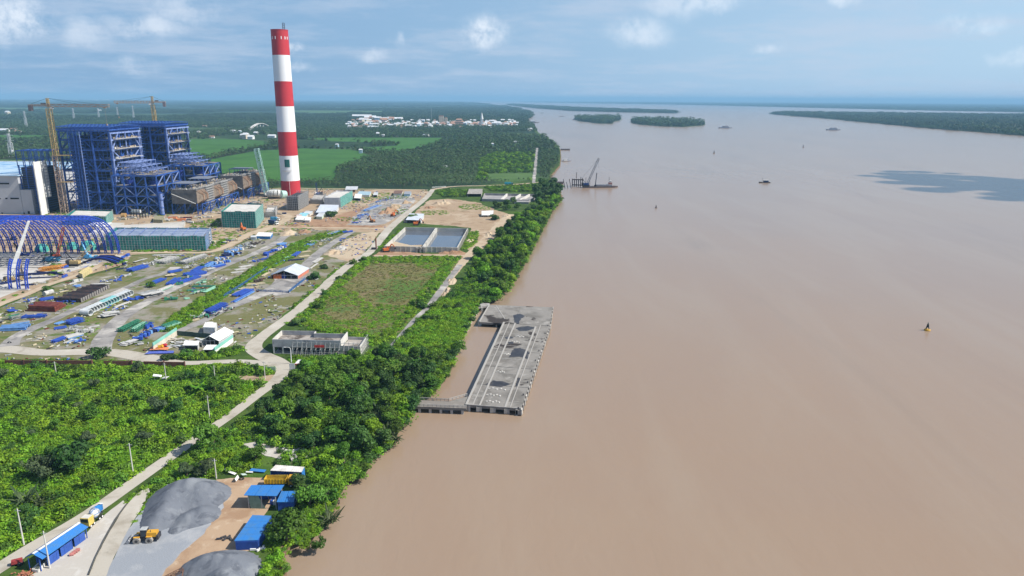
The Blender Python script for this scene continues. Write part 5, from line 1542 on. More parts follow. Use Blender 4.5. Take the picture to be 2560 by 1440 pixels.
# ---- vehicles and excavators
def lorry(px, label, cabm, bodym, L, rz, tipper=False, s=1.0, name="lorry"):
 b = P(*px); t = thing(name, label, "lorry", b)
 u = Vector((math.cos(rz), math.sin(rz), 0)); nn = Vector((-u.y, u.x, 0))
 MB().box(b + Vector((0, 0, 1.0 * s)), (L, 1.0 * s, .35 * s), rz).build("chassis", DARK, t)
 c = b + u * (L / 2 - 1.0 * s)
 cb = MB().box(c + Vector((0, 0, 2.0 * s)), (2.0 * s, 2.4 * s, 2.2 * s), rz).build("cab", cabm, t)
 MB().box(c + u * 1.03 * s + Vector((0, 0, 2.45 * s)), (.08, 2.1 * s, .9 * s), rz).build("windscreen", GLASS, cb)
 for k in (-1, 1): MB().box(c + nn * 1.22 * s * k + Vector((0, 0, 2.45 * s)), (1.0 * s, .06, .8 * s), rz).build("side_window", GLASS, cb)
 BL = L - 2.6 * s; bc = b - u * 1.2 * s
 if tipper:
  for k in (-1, 1): MB().box(bc + nn * 1.2 * s * k + Vector((0, 0, 2.1 * s)), (BL, .12, 1.5 * s), rz).build("side_board", bodym, t)
  for k in (-1, 1): MB().box(bc + u * BL / 2 * k + Vector((0, 0, 2.1 * s)), (.12, 2.3 * s, 1.5 * s), rz).build("end_board", bodym, t)
  MB().box(bc + Vector((0, 0, 1.45 * s)), (BL - .2, 2.3 * s, .15), rz).build("bed", M("worn_bed", (.32, .30, .30)), t)
  mb = MB()
  for i in range(8):
   for k in (-1, 1): mb.box(bc + u * (BL * (i / 7 - .5) * .96) + nn * 1.3 * s * k + Vector((0, 0, 2.1 * s)), (.14, .12, 1.5 * s), rz)
  mb.build("board_rib", bodym, t, kind="stuff")
 else:
  MB().box(bc + Vector((0, 0, 2.5 * s)), (BL, 2.5 * s, 2.6 * s), rz).build("body", bodym, t)
 for i in (L / 2 - 1.2 * s, -L / 2 + 1.2 * s, -L / 2 + 2.6 * s):
  for k in (-1, 1):
   w = b + u * i + nn * 1.05 * s * k + Vector((0, 0, .55 * s)); wh = MB().cyl(w - nn * .2, w + nn * .2, .55 * s, n=12).build("wheel", TYRE, t)
   MB().cyl(w - nn * .22, w + nn * .22, .26 * s, n=8).build("rim", ZINC, wh)
 return t
lorry((684, 562), "dark blue and white articulated lorry right of the netted block", WHITE, M("navy_lorry_body", (.03, .06, .16)), 11, -.5, s=1.2)
lorry((688, 552), "lorry with a bright blue cover behind the dark lorry", WHITE, LB, 9, -.1)
lorry((1272, 463), "long turquoise truck on the levee road", TB, M("turquoise_body", (.05, .38, .50)), 12, 0, s=1.1)
for i, (px, c, lb) in enumerate([((608, 576), ORANGE, "orange excavator before the netted block"), ((931, 556), M("brown_excavator", (.42, .20, .09)), "brown excavator at the tip of the turned soil"), ((966, 630), ORANGE, "orange excavator at the pond's front left corner"),
                                 ((983, 541), ORANGE, "small orange excavator between the heaps"), ((1040, 563), ORANGE, "orange machine behind the twin pond's left wall")]):
 b = P(*px); rz = [2.2, 2.4, .2, 1, 0][i]; s = 1.35
 t = thing("excavator", lb, "excavator", b); u = Vector((math.cos(rz), math.sin(rz), 0)); nn = Vector((-u.y, u.x, 0))
 for k in (-1, 1): MB().box(b + nn * 1.1 * s * k + Vector((0, 0, .45 * s)), (3.8 * s, .6 * s, .9 * s), rz).build("track", TYRE, t)
 MB().box(b - u * .4 * s + Vector((0, 0, 1.6 * s)), (3.0 * s, 2.4 * s, 1.3 * s), rz + .3).build("house", c, t)
 cb = MB().box(b + u * .9 * s + nn * .7 * s + Vector((0, 0, 2.2 * s)), (1.3 * s, .9 * s, 1.5 * s), rz + .3).build("cab", c, t)
 MB().box(b + u * 1.57 * s + nn * .8 * s + Vector((0, 0, 2.4 * s)), (.06, .7 * s, .9 * s), rz + .3).build("windscreen", GLASS, cb)
 e1, e2, e3 = b + u * 1.2 * s + Vector((0, 0, 1.9 * s)), b + u * 3.2 * s + Vector((0, 0, 4.8 * s)), b + u * 5.2 * s + Vector((0, 0, 2.6 * s))
 MB().beam(e1, e2, .5 * s, .6 * s).build("boom", c, t); MB().beam(e2, e3, .38 * s, .5 * s).build("stick", c, t)
 MB().box(e3 + Vector((0, 0, -.5 * s)), (1.0 * s, 1.1 * s, 1.0 * s), rz, .5).build("bucket", DARK, t)
t = thing("piling_rig", "rust red upright piling rig at the pond's left corner", "rig", P(935, 624)); b = P(935, 624)
MB().box(b + Vector((0, 0, .8)), (4, 2.6, 1.6)).build("carriage", DARK, t); MB().box(b + Vector((1.8, 0, 5)), (.9, .9, 9)).build("leader", M("rust_red", (.30, .09, .05)), t)

# ---- heaps of earth
def heap(name, px, rx, ry, h, mat, label, seed, cat="heap", n=22):
 c = P(*px); rg = np.random.default_rng(seed)
 t = thing(name, label, cat, c)
 pk = [(rg.uniform(-.55, .55), rg.uniform(-.55, .55), rg.uniform(.5, 1), rg.uniform(.3, .6)) for _ in range(7)]
 vs, fs = [], []
 for i in range(n + 1):
  for j in range(n + 1):
   x, y = -1 + 2 * i / n, -1 + 2 * j / n
   r = math.hypot(x, y)
   z = max([0] + [a * max(0, 1 - math.hypot(x - px_, y - py_) / w) for px_, py_, a, w in pk]) * h * max(0, 1 - r * .85)
   z += rg.uniform(0, .12) * h * max(0, 1 - r)
   vs.append((c.x + x * rx, c.y + y * ry, ZG - .1 + z * 1.6 if r < 1 else ZG - .1))
 for i in range(n):
  for j in range(n): fs.append((i * (n + 1) + j, (i + 1) * (n + 1) + j, (i + 1) * (n + 1) + j + 1, i * (n + 1) + j + 1))
 MB().add(vs, fs).build("mound", mat, t)
for k, a in enumerate([((968, 530), 9, 22, 4.5, G_RED, "big brown earth heap on the gravel apron"), ((985, 518), 9, 26, 3.5, G_DIRT, "long furrowed earth heap beside the dirt road"), ((1016, 508), 8, 14, 3, G_DIRT, "pale earth heap at the head of the gravel apron"),
 ((1112, 509), 8, 12, 4, G_SAND, "round sandy heap on the bare lot behind the pond"), ((1092, 512), 11, 13, 3, G_DIRT, "spread of tan spoil left of the round sandy heap"), ((1075, 520), 9, 12, 2, G_RED, "low brown spoil near the dirt road"), ((1130, 633), 12, 8, 3, G_RED, "red earth heaps before the pond's right front corner"),
 ((1108, 628), 9, 6, 2.5, G_RED, "low red earth ridge before the pond's front wall"), ((835, 632), 8, 12, 2.8, G_SAND, "pale rubble heap beside the shed road"), ((852, 622), 6, 9, 2, CONC, "grey rubble heap beside the pale one"), ((720, 584), 9, 16, 2.6, G_SAND, "row of tan boulders and rubble right of the white office"),
 ((760, 580), 8, 12, 2.2, G_RED, "brown scrap heap on the grass beyond the office"), ((1268, 542), 7, 9, 2.5, G_SAND, "sandy heap at the end of the river track"), ((1175, 604), 5, 10, 2, G_SAND, "sandy spoil beside the pond's right wall"), ((745, 566), 12, 10, 1.8, G_RED, "row of dark clods along the cross road"), ((880, 567), 26, 6, 1.8, G_RED, "long broken soil bank along the cross road"),
 ((820, 566), 18, 6, 1.6, G_RED, "second broken soil bank along the cross road"), ((930, 567), 16, 6, 2, G_RED, "third broken soil bank nearest the dirt road"), ((1128, 703), 4, 12, 1.6, G_SAND, "pale spoil ridge left of the gravel path"), ((1120, 730), 4, 14, 1.6, G_SAND, "pale spoil ridge right of the gravel path"), ((1222, 585), 5, 20, 2, G_SAND, "sandy berm beside the river track")]):
 heap("earth_heap" if a[4] is not CONC else "rubble_heap", a[0], a[1], a[2], a[3], a[4], a[5], k)

# ---- stored steel: every pile a thing, every bar of it a part
SB, SB2, SB3 = M("stored_blue_steel", (.035, .10, .46), .5, (.03, .07, .34), .5), M("stored_light_blue", (.16, .34, .66), .5, (.10, .22, .50), .5), M("stored_navy", (.012, .02, .09), .5)
SG, SG2, SW = M("stored_green_steel", (.05, .24, .14), .55, (.03, .15, .10), .5), M("stored_pale_green", (.30, .58, .42), .55, (.20, .42, .32), .5), M("stored_pale_channels", (.56, .55, .52), .7, (.40, .40, .40), .5)
SGR, SBK, SRU, SY = M("stored_grey_scrap", (.34, .35, .34), .8, (.20, .21, .21), .6), M("stored_black_box", (.035, .032, .034), .6, (.10, .06, .05), .4), M("stored_rust_red", (.115, .022, .020), .7, (.19, .055, .03), .5), M("stored_timber", (.58, .50, .34), .85)
MN = {SB: "blue", SB2: "light blue", SB3: "navy", SG: "green", SG2: "pale green", SW: "whitish", SGR: "grey", SBK: "black", SRU: "rust red", SY: "straw coloured"}
UNIT = {}
def unit_box(mat):
 if mat not in UNIT:
  me = bpy.data.meshes.new("bar")
  mb = MB().box((0, 0, 0), (1, 1, 1)); me.from_pydata(mb.v, [], mb.f); me.materials.append(mat); UNIT[mat] = me
 return UNIT[mat]
NPILE = {}
ORD = ["first", "second", "third", "fourth", "fifth", "sixth", "seventh", "eighth", "ninth", "tenth", "eleventh", "twelfth", "thirteenth", "fourteenth", "fifteenth"]
def pile(a, b, w, mat, kind, row, n=6, h=None, mats=None, seed=None):
 """A stored pile whose long axis runs between two surveyed points."""
 A, B = P(*a), P(*b); w = w * .82
 c = (A + B) / 2; d = B - A; L = d.length; rz = math.atan2(d.y, d.x)
 k = NPILE[row] = NPILE.get(row, 0) + 1
 word = {"beams": "steel beams", "plates": "flat panels", "boxes": "box sections", "scrap": "mixed steel pieces", "truss": "lattice trusses", "planks": "timber skids"}[kind]
 t = thing({"beams": "beam_stack", "plates": "panel_stack", "boxes": "box_section_stack", "scrap": "steel_heap", "truss": "truss_stack", "planks": "timber_skids"}[kind], f"{MN[mat]} {word}, {ORD[k - 1]} pile {row}", "steel stack", c, "stored steel in the laydown yard", rz)
 rg = random.Random(seed or int(a[0] * 7 + a[1] * 13))
 mats = mats or [mat]
 def bar(x, y, z, sx, sy, sz, r=0., tilt=0., nm="bar", m=None):
  o = bpy.data.objects.new(nm, unit_box(m or rg.choice(mats))); COL.objects.link(o); o.parent = t
  o.location = (x, y, z); o.scale = (sx, sy, sz); o.rotation_euler = (0, tilt, r)
 if kind == "beams":
  rows = max(1, n // 6 + 1); per = max(2, n // rows)
  hh = h or .6
  for q in range(rows):
   for i in range(per):
    bar(rg.uniform(-.04, .04) * L, (i + .5) / per * w - w / 2, .35 + hh * q + hh / 2, L * rg.uniform(.86, 1), w / per * rg.uniform(.32, .58), hh * rg.uniform(.5, .85), rg.uniform(-.02, .02), 0, "beam")
  for i in (-.35, .35): bar(L * i, 0, .16, .35, w * 1.05, .3, 0, 0, "skid", SY)
 elif kind == "plates":
  for i in range(n):
   bar(rg.uniform(-.4, .4) * L * .5, rg.uniform(-.35, .35) * w, .25 + .22 * i, L * rg.uniform(.45, .8), w * rg.uniform(.4, .8), .14, rg.uniform(-.25, .25), rg.uniform(-.03, .03), "panel")
 elif kind == "boxes":
  for i in range(n):
   f = (i + .5) / n
   bar((f - .5) * L * .95, rg.uniform(-.3, .3) * w, .3 + rg.uniform(.5, 1.0), L / n * rg.uniform(.7, 1.0), w * rg.uniform(.35, .6), rg.uniform(1.0, 1.9), rg.uniform(-.2, .2), 0, "box_section")
 elif kind == "scrap":
  for i in range(n):
   s = rg.uniform(.5, 1)
   bar(rg.uniform(-.5, .5) * L, rg.uniform(-.5, .5) * w, rg.uniform(.3, 1.3), rg.uniform(1.5, 5) * s, rg.uniform(.3, 1.4) * s, rg.uniform(.2, .9) * s, rg.uniform(-1.2, 1.2), rg.uniform(-.3, .3), "piece")
 elif kind == "planks":
  for i in range(n): bar(0, (i + .5) / n * w - w / 2, .3, L * rg.uniform(.8, 1), .4, .3, rg.uniform(-.03, .03), 0, "skid")
 elif kind == "truss":
  mb = None
  for i in range(n):
   y = (i + .5) / n * w - w / 2; z0 = .4 + (i % 2) * .5
   mb = MB(); mb.lattice((-L / 2, y, z0 + .7), (L / 2, y, z0 + .7), 1.3, 1.6, .22, 1.3)
   o = mb.build("truss", mats[i % len(mats)], t, local=True)
 return t
R1 = "left of the loop road, counting from the bend"
for a in [((-2, 826), (72, 822), 9, SB2, "beams", 12), ((30, 815), (76, 808), 6, SB2, "beams", 7, None, [SB2, SGR]), ((53, 796), (116, 793), 5, SB, "beams", 8), ((26, 800), (50, 794), 6, SGR, "truss", 3, None, [SGR, SG]), ((18, 781), (48, 777), 5, SB, "plates", 5),
          ((68, 756), (98, 745), 5, SB, "scrap", 16, None, [SB, SB, SW]), ((99, 753), (136, 747), 6, SB, "beams", 8), ((72, 758), (90, 754), 3, SW, "plates", 3), ((137, 757), (188, 756), 4, SB, "scrap", 14, None, [SB, SB3])]:
 pile(*a[:5], R1, *a[5:])
R2 = "inside the road loop, counting from the bend"
for a in [((131, 859), (166, 846), 4, SB, "beams", 8), ((165, 849), (206, 838), 6, SB2, "beams", 8, None, [SB2, SW]), ((166, 861), (188, 850), 4, SB2, "beams", 4, None, [SW, SB2]), ((187, 859), (209, 851), 5, SB, "scrap", 12, None, [SB, SB2]), ((190, 834), (236, 829), 6, SW, "boxes", 7, None, [SW, SGR]), ((170, 829), (196, 819), 5, SGR, "scrap", 18, None, [SGR, SW]),
          ((135, 824), (168, 819), 5, SB, "beams", 5), ((139, 813), (161, 806), 4, SB2, "beams", 5), ((171, 813), (204, 803), 6, SB, "truss", 4), ((225, 819), (250, 815), 3, SW, "planks", 3), ((76, 854), (104, 853), 2, SY, "planks", 2), ((91, 846), (113, 845), 2, SY, "planks", 2), ((94, 841), (112, 840), 2, SY, "planks", 2)]:
 pile(*a[:5], R2, *a[5:])
R3 = "between white pipes and yard road, from the front"
for a in [((246, 795), (304, 785), 6, SGR, "plates", 9, None, [SGR, SW]), ((278, 782), (312, 768), 5, SB, "scrap", 18, None, [SB, SW, SGR]), ((286, 771), (322, 757), 3, SW, "beams", 3), ((312, 752), (360, 748), 7, SB, "scrap", 30, None, [SB]), ((347, 746), (408, 735), 8, SW, "plates", 12, None, [SW, SGR]), ((395, 731), (433, 716), 4, SG2, "beams", 6, None, [SG2, SW])]:
 pile(*a[:5], R3, *a[5:])
R4 = "left of the yard road, from mid yard onward"
for a in [((372, 714), (411, 699), 6, SB, "beams", 9, None, [SB, SB2]), ((423, 714), (446, 698), 6, SB, "beams", 8), ((440, 713), (459, 711), 3, SG, "boxes", 3), ((449, 709), (474, 701), 6, SB, "beams", 9), ((448, 700), (478, 692), 5, SGR, "scrap", 14, None, [SGR, SG]), ((476, 701), (499, 693), 5, SB, "beams", 7), ((464, 692), (512, 683), 11, SB, "beams", 14), ((483, 682), (504, 669), 6, SB, "beams", 8), ((507, 680), (538, 675), 5, SW, "plates", 7, None, [SW, SGR]),
          ((511, 670), (536, 657), 7, SB2, "beams", 7, None, [SB, SB2]), ((530, 671), (561, 663), 7, SB, "beams", 10, None, [SB, SB2]), ((536, 662), (576, 655), 8, SB2, "boxes", 9, None, [SB2, SB, SW]), ((536, 652), (568, 646), 9, SB2, "boxes", 8, None, [SB2, SW, SB]), ((556, 642), (602, 634), 9, SB, "boxes", 9, None, [SB2, SB3, SB]), ((566, 634), (606, 624), 9, SB2, "boxes", 9, None, [SB2, SW])]:
 pile(*a[:5], R4, *a[5:])
R5 = "at the yard road's far end, nearest first"
for a in [((585, 626), (612, 615), 9, SB2, "scrap", 22, None, [SB2, SW]), ((604, 624), (636, 616), 10, SGR, "scrap", 30, None, [SGR, SW, SBK]), ((606, 614), (640, 607), 8, SW, "scrap", 26, None, [SW, SBK, SGR]), ((628, 614), (662, 606), 8, SBK, "scrap", 26, None, [SBK, SB3])]:
 pile(*a[:5], R5, *a[5:])
R6 = "on the upper gravel patch, counting from the left"
for a in [((322, 680), (366, 668), 8, SB, "beams", 12), ((291, 675), (318, 672), 3, SB3, "beams", 3), ((362, 664), (405, 652), 12, SGR, "scrap", 40, None, [SGR, SW, SGR]), ((402, 660), (440, 648), 10, SGR, "truss", 6, None, [SGR, SW]), ((378, 640), (456, 638), 5, SW, "beams", 5), ((400, 645), (438, 643), 4, SW, "plates", 5), ((336, 657), (370, 647), 3, SW, "plates", 4), ((445, 658), (472, 648), 6, SB, "scrap", 18, None, [SB, SB3]), ((456, 661), (512, 642), 7, SGR, "truss", 5, None, [SGR, SW]), ((460, 673), (488, 664), 5, SW, "scrap", 14, None, [SW, SGR]), ((420, 684), (456, 677), 5, SB, "beams", 6), ((415, 693), (442, 688), 5, SY, "plates", 6), ((515, 643), (540, 639), 3, SY, "plates", 3)]:
 pile(*a[:5], R6, *a[5:])
R7 = "between yard road and creeper strip, from the front"
for a in [((410, 752), (446, 750), 4, SG, "boxes", 5, None, [SG]), ((460, 749), (476, 746), 3, SG2, "plates", 3), ((478, 737), (512, 729), 5, SG2, "scrap", 16, None, [SG2, SG, SW]), ((466, 728), (516, 726), 4, SG, "beams", 5, None, [SG, SG2]), ((509, 733), (544, 717), 4, SG2, "beams", 5), ((479, 718), (542, 717), 4, SG, "beams", 5), ((494, 711), (512, 704), 5, SG, "scrap", 14, None, [SG, SG2]), ((576, 683), (610, 679), 5, SW, "planks", 4), ((586, 676), (618, 671), 5, SW, "planks", 4), ((598, 669), (632, 663), 5, SW, "planks", 4),
          ((637, 656), (672, 644), 5, SB, "scrap", 20, None, [SB]), ((660, 641), (692, 626), 6, SB, "boxes", 6, None, [SB]), ((688, 627), (716, 617), 7, SB, "boxes", 6, None, [SB, SW]), ((695, 614), (714, 610), 6, SB2, "beams", 6), ((720, 613), (742, 609), 4, SG2, "plates", 3)]:
 pile(*a[:5], R7, *a[5:])
R8 = "between creeper strip and hangar road, from the front"
for a in [((300, 831), (346, 808), 4, SG, "truss", 3, None, [SG]), ((334, 832), (362, 814), 4, SG, "truss", 3, None, [SG, SG2]), ((355, 817), (378, 810), 5, SB, "scrap", 14), ((364, 824), (380, 818), 4, SB, "boxes", 3), ((343, 848), (376, 839), 5, SB, "boxes", 6, None, [SB2, SB]), ((360, 837), (396, 828), 5, SB, "boxes", 6, None, [SB, SB3, SB2]), ((384, 829), (416, 821), 6, SB2, "beams", 6, None, [SB2, SB]), ((412, 824), (446, 812), 5, SG2, "truss", 4, None, [SG2, SG]), ((331, 851), (359, 850), 4, SB, "boxes", 3, None, [SB]), ((308, 867), (342, 852), 6, SW, "plates", 6, None, [SW]), ((298, 863), (317, 858), 5, SW, "plates", 4, None, [SW]), ((336, 863), (364, 860), 4, SW, "plates", 5, None, [SW, SGR])]:
 pile(*a[:5], R8, *a[5:])
R9 = "by the blue pipe fence, counting from the front"
for a in [((486, 797), (520, 782), 8, SGR, "scrap", 28, None, [SGR, SW, SG]), ((516, 795), (575, 772), 7, SGR, "scrap", 30, None, [SBK, SW, SG]), ((520, 786), (562, 765), 5, SB, "truss", 4, None, [SB]), ((478, 802), (500, 798), 4, SY, "planks", 3), ((582, 758), (636, 729), 4, SB2, "beams", 4, None, [SB2, SB]), ((588, 743), (626, 726), 8, SB, "beams", 9), ((572, 740), (596, 736), 5, SY, "planks", 3), ((598, 722), (650, 718), 6, SY, "planks", 4), ((616, 712), (664, 708), 6, SY, "planks", 4), ((634, 706), (656, 702), 5, SBK, "boxes", 3, None, [SBK, SW]), ((656, 692), (672, 683), 3, SY, "beams", 3), ((662, 682), (686, 675), 4, SY, "scrap", 10, None, [SY, SW])]:
 pile(*a[:5], R9, *a[5:])
R10 = "between hangar and cross road, nearest hangar first"
for a in [((688, 662), (712, 652), 3, SB2, "beams", 3), ((718, 653), (762, 649), 4, SB3, "beams", 5), ((717, 647), (734, 638), 4, SG2, "beams", 5), ((734, 643), (748, 632), 5, SB, "beams", 6), ((746, 643), (776, 639), 6, SY, "planks", 4), ((742, 632), (778, 628), 5, SY, "planks", 4), ((784, 659), (804, 646), 5, SW, "beams", 5), ((774, 675), (795, 659), 2, SW, "beams", 2), ((766, 617), (784, 609), 6, SB2, "scrap", 16, None, [SB, SB2]), ((774, 607), (812, 603), 5, SGR, "scrap", 18, None, [SGR, SW]), ((802, 605), (824, 599), 6, SGR, "scrap", 16, None, [SGR, SG]), ((822, 588), (845, 580), 7, SB2, "beams", 7, None, [SB2, SGR]), ((854, 583), (882, 580), 4, SB3, "boxes", 4, None, [SB]), ((847, 603), (862, 597), 4, SB3, "scrap", 8, None, [SB3, SB])]:
 pile(*a[:5], R10, *a[5:])
R11 = "on the far gravel apron, nearest first"
for a in [((878, 559), (906, 556), 7, SB3, "scrap", 16, None, [SB, SB3, SGR]), ((884, 550), (918, 538), 9, SB2, "scrap", 30, None, [SB, SB2, SGR]), ((898, 541), (920, 535), 7, SB, "scrap", 20, None, [SB, SB2]), ((914, 529), (952, 515), 10, SB2, "beams", 10, None, [SB2, SGR, SB]), ((944, 507), (978, 496), 9, SB, "scrap", 26, None, [SB, SB3, SB2]), ((912, 533), (942, 530), 5, SGR, "planks", 4)]:
 pile(*a[:5], R11, *a[5:])
R12 = "round the arched shed, counting from the left"
for a in [((0, 712), (40, 704), 5, SB3, "beams", 5), ((58, 698), (142, 694), 3, SB3, "beams", 3), ((56, 690), (144, 684), 3, SB3, "beams", 3, 1.6), ((52, 714), (86, 713), 4, SB3, "beams", 4), ((90, 683), (158, 690), 2, SB3, "beams", 2, 1.4), ((155, 697), (174, 690), 3, SB, "boxes", 1), ((248, 641), (286, 641), 4, SB3, "beams", 4), ((302, 648), (324, 638), 4, SB, "boxes", 2), ((84, 712), (120, 704), 5, SW, "scrap", 14, None, [SW, SY, SGR]), ((305, 664), (316, 662), 3, SB3, "boxes", 1), ((152, 672), (172, 669), 4, SB, "boxes", 2)]:
 pile(*a[:5], R12, *a[5:])
R13 = "beside the black box beams, counting from left"
for a in [((168, 713), (208, 700), 3, SW, "planks", 3), ((186, 707), (208, 701), 4, SW, "boxes", 2, None, [SW]), ((183, 719), (204, 714), 4, SB2, "plates", 4), ((232, 713), (274, 711), 4, SW, "plates", 4), ((248, 706), (300, 702), 5, SW, "scrap", 20, None, [SW, SGR, SB]), ((284, 700), (322, 688), 5, SGR, "scrap", 18, None, [SGR, SW, SB]), ((148, 732), (172, 726), 2, SY, "planks", 2)]:
 pile(*a[:5], R13, *a[5:])
# curved roof ribs waiting on the slab
t = thing("rib_segments", "dark blue curved rib segments lying on the slab's right edge", "rib segments", P(260, 656))
for k in range(5):
 mb = MB(); a, b = P(206 + k * 5, 659 - k * 1.6), P(292 + k * 5, 661 - k * 2.4); prev = None
 for i in range(11):
  p = lerp(a, b, i / 10) + Vector((0, 0, .5 + 3.4 * math.sin(math.pi * i / 10)))
  if prev is not None: mb.beam(prev, p, .7, 1.2)
  prev = p
 mb.build("rib_segment", AB if k % 2 else SB3, t)
for i, (a, b) in enumerate((((98, 679), (132, 677)), ((118, 677), (158, 672)))):
 A, B = P(*a), P(*b)
 t = thing("boom_sections", ["orange lattice boom sections stacked left beside the arched shed", "orange lattice boom sections stacked right, nearer the yellow crawler crane"][i], "boom sections", A)
 for k in range(3):
  mb = MB(); mb.lattice(A + Vector((0, k * 2.2, 1.4)), B + Vector((0, k * 2.2, 1.4)), 1.9, 2.2, .3); mb.build("boom_section", M("orange_lattice", (.66, .30, .06), .6), t)
# rust red pipes, black box beams, white pipes, white tank
t = thing("pipe_stack", "broad stack of rust red square ducts by the loop road", "pipe stack", P(118, 772))
q = [P(71, 778), P(140, 780), P(165, 766), P(100, 762)]
for k in range(9):
 for r in range(2 if k < 7 else 1):
  a, b = lerp(q[0], q[3], k / 8.6) + Vector((0, 0, 1 + r * 1.7)), lerp(q[1], q[2], k / 8.6) + Vector((0, 0, 1 + r * 1.7))
  MB().beam(a + (b - a) * (.05 * ((k * 3 + r) % 4)), b, 1.25, 1.45).build("duct", SRU, t)
t = thing("box_beam_row", "long row of black box beams with open ends above the loop road", "beam row", P(205, 740))
for k in range(13):
 f = k / 12
 a, b = (137 + f * 84, 754 - f * 34), (205 + f * 67, 756 - f * 34)
 A, B = P(*a), P(*b)
 A = A + (B - A) * (.16 * ((k * 7) % 5) / 5); o = MB().beam(A + Vector((0, 0, 1.4)), B + Vector((0, 0, 1.4)), 1.25, 2.2).build("box_beam", [SBK, M("weathered_black_box", (.07, .055, .05), .6, (.16, .10, .08), .5)][k % 3 == 1], t)
 dd = (B - A).normalized(); MB().beam(B + Vector((0, 0, 1.4)), B + dd * .12 + Vector((0, 0, 1.4)), 1.5, 2.5).build("end_flange", M("worn_black_flange", (.26, .24, .23), .7), o)
PIPW = M("white_lined_pipe", (.66, .68, .68), .5, (.52, .56, .57), .4); PIPA = M("aqua_pipe", (.30, .66, .66), .5)
for k in range(17):
 f = k / 16
 t = thing("large_pipe", f"{'aqua' if 7 <= k <= 11 else 'white'} large open pipe, {(ORD + ['sixteenth', 'seventeenth'])[k]} in the diagonal row from the front", "pipe", P(212 + f * 112, 786 - f * 50), "large pipes in a diagonal row")
 A = P(205 + f * 112, 787 - f * 50) ; B = P((228 if k == 0 else 217) + f * 112, 789.5 - f * 50)
 r = 1.75; d = (B - A).normalized()
 mb = MB(); mb.cyl(A + Vector((0, 0, r)), B + Vector((0, 0, r)), r, n=18, caps=False); mb.cyl(B + Vector((0, 0, r)), A + Vector((0, 0, r)), r - .18, n=18, caps=False)
 mb.build("shell", PIPA if 7 <= k <= 11 else PIPW, t)
 n = 18; mb = MB(); ra = Vector((-d.y, d.x, 0)); vs = []
 for rr in (r, r - .18): vs += [B + Vector((0, 0, r)) + (ra * math.cos(x) + Vector((0, 0, 1)) * math.sin(x)) * rr for x in np.linspace(0, 2 * math.pi, n, False)]
 mb.add(vs, [(i, (i + 1) % n, (i + 1) % n + n, i + n) for i in range(n)]); mb.build("rim", PIPW, t)
t = thing("storage_tank", "white cylindrical tank lying beside a bush above the loop road", "tank", P(121, 738))
A, B = P(111, 741), P(132, 735); mb = MB(); mb.cyl(A + Vector((0, 0, 1.6)), B + Vector((0, 0, 1.6)), 1.5, n=16); mb.build("shell", PIPEC, t)
for k in (.2, .8): MB().box(lerp(A, B, k) + Vector((0, 0, .3)), (.6, 2.4, .6)).build("saddle", CONC, t)
t = thing("motorbike", "tiny dark motorbike with a rider on the front road", "motorbike", P(24, 858)); b = P(24, 858)
for k in (-.7, .7): MB().cyl(b + Vector((k, -.06, .35)), b + Vector((k, .06, .35)), .35, n=12).build("wheel", TYRE, t)
MB().beam(b + Vector((-.6, 0, .7)), b + Vector((.5, 0, .75)), .25, .3).build("frame", DARK, t)
pr = thing("person", "rider in a pale shirt leaning forward on the motorbike", "person", b)
mb = MB(); mb.beam(b + Vector((-.2, 0, .85)), b + Vector((.1, 0, 1.4)), .42, .26); mb.lathe(b + Vector((.15, 0, 1.45)), [(.02, 0), (.13, .1), (.12, .22), (.02, .28)], 8)
mb.beam(b + Vector((.1, .2, 1.3)), b + Vector((.5, .25, 1.05)), .1); mb.beam(b + Vector((.1, -.2, 1.3)), b + Vector((.5, -.25, 1.05)), .1)
mb.beam(b + Vector((-.2, .18, .85)), b + Vector((.25, .2, .6)), .16); mb.beam(b + Vector((-.2, -.18, .85)), b + Vector((.25, -.2, .6)), .16); mb.build("body", PIPEC, pr)
# clutter on the dirt before the boiler houses
rg = random.Random(3)
CL = [("crate_group", "timber and steel oddments", SY), ("crate_group", "white sacks and panels", SW), ("crate_group", "grey formwork", SGR), ("crate_group", "tan planks", TAN), ("crate_group", "navy sections", SB3)]
SPOT = [(40, 548, "before the grey hall's left part"), (75, 546, "before the grey hall's right part"), (112, 547, "at the foot of the white wall panel"), (150, 545, "at the foot of the lattice crane mast"), (205, 548, "behind the teal netted block's left end"), (300, 548, "right of the teal netted block"), (330, 544, "before the stair tower"), (372, 540, "before the bunker frame"), (430, 545, "left of the brown precipitator"), (470, 550, "before the brown precipitator's front"),
  (505, 545, "at the precipitator's right foot"), (535, 535, "midway along the precipitator"), (560, 525, "far along the precipitator"), (600, 515, "between the two precipitators"), (630, 512, "left of the chimney's foot"), (700, 520, "before the flue pipe"), (790, 530, "by the low scaffolding row"), (860, 486, "by the dark open shed"), (910, 480, "on the back road"), (545, 606, "right of the long netted hall"), (590, 600, "on the lane below the netted block"), (420, 552, "behind the wide concrete slab"), (480, 556, "right of the olive container"), (650, 508, "under the lattice crane"),
  (690, 535, "behind the formwork cages")]
for i, (x, y, w) in enumerate(SPOT):
 nm, what, m = CL[i % 5]
 b = P(x, y); t = thing("material_heap", f"small heap of {what} {w}", "material heap", b, "material heaps on the construction ground")
 for k in range(11):
  o = bpy.data.objects.new("piece", unit_box(rg.choice([m, m, SW, SGR, SY, TAN]))); COL.objects.link(o); o.parent = t
  o.location = (rg.uniform(-9, 9), rg.uniform(-6, 6), rg.uniform(.4, 1.2)); o.scale = (rg.uniform(1.5, 6), rg.uniform(.6, 2.5), rg.uniform(.5, 2)); o.rotation_euler = (0, 0, rg.uniform(-.4, .4))
t = thing("process_skid", "dark skid of tanks and pipework before the bunker frame", "process skid", P(348, 545)); b = P(348, 545)
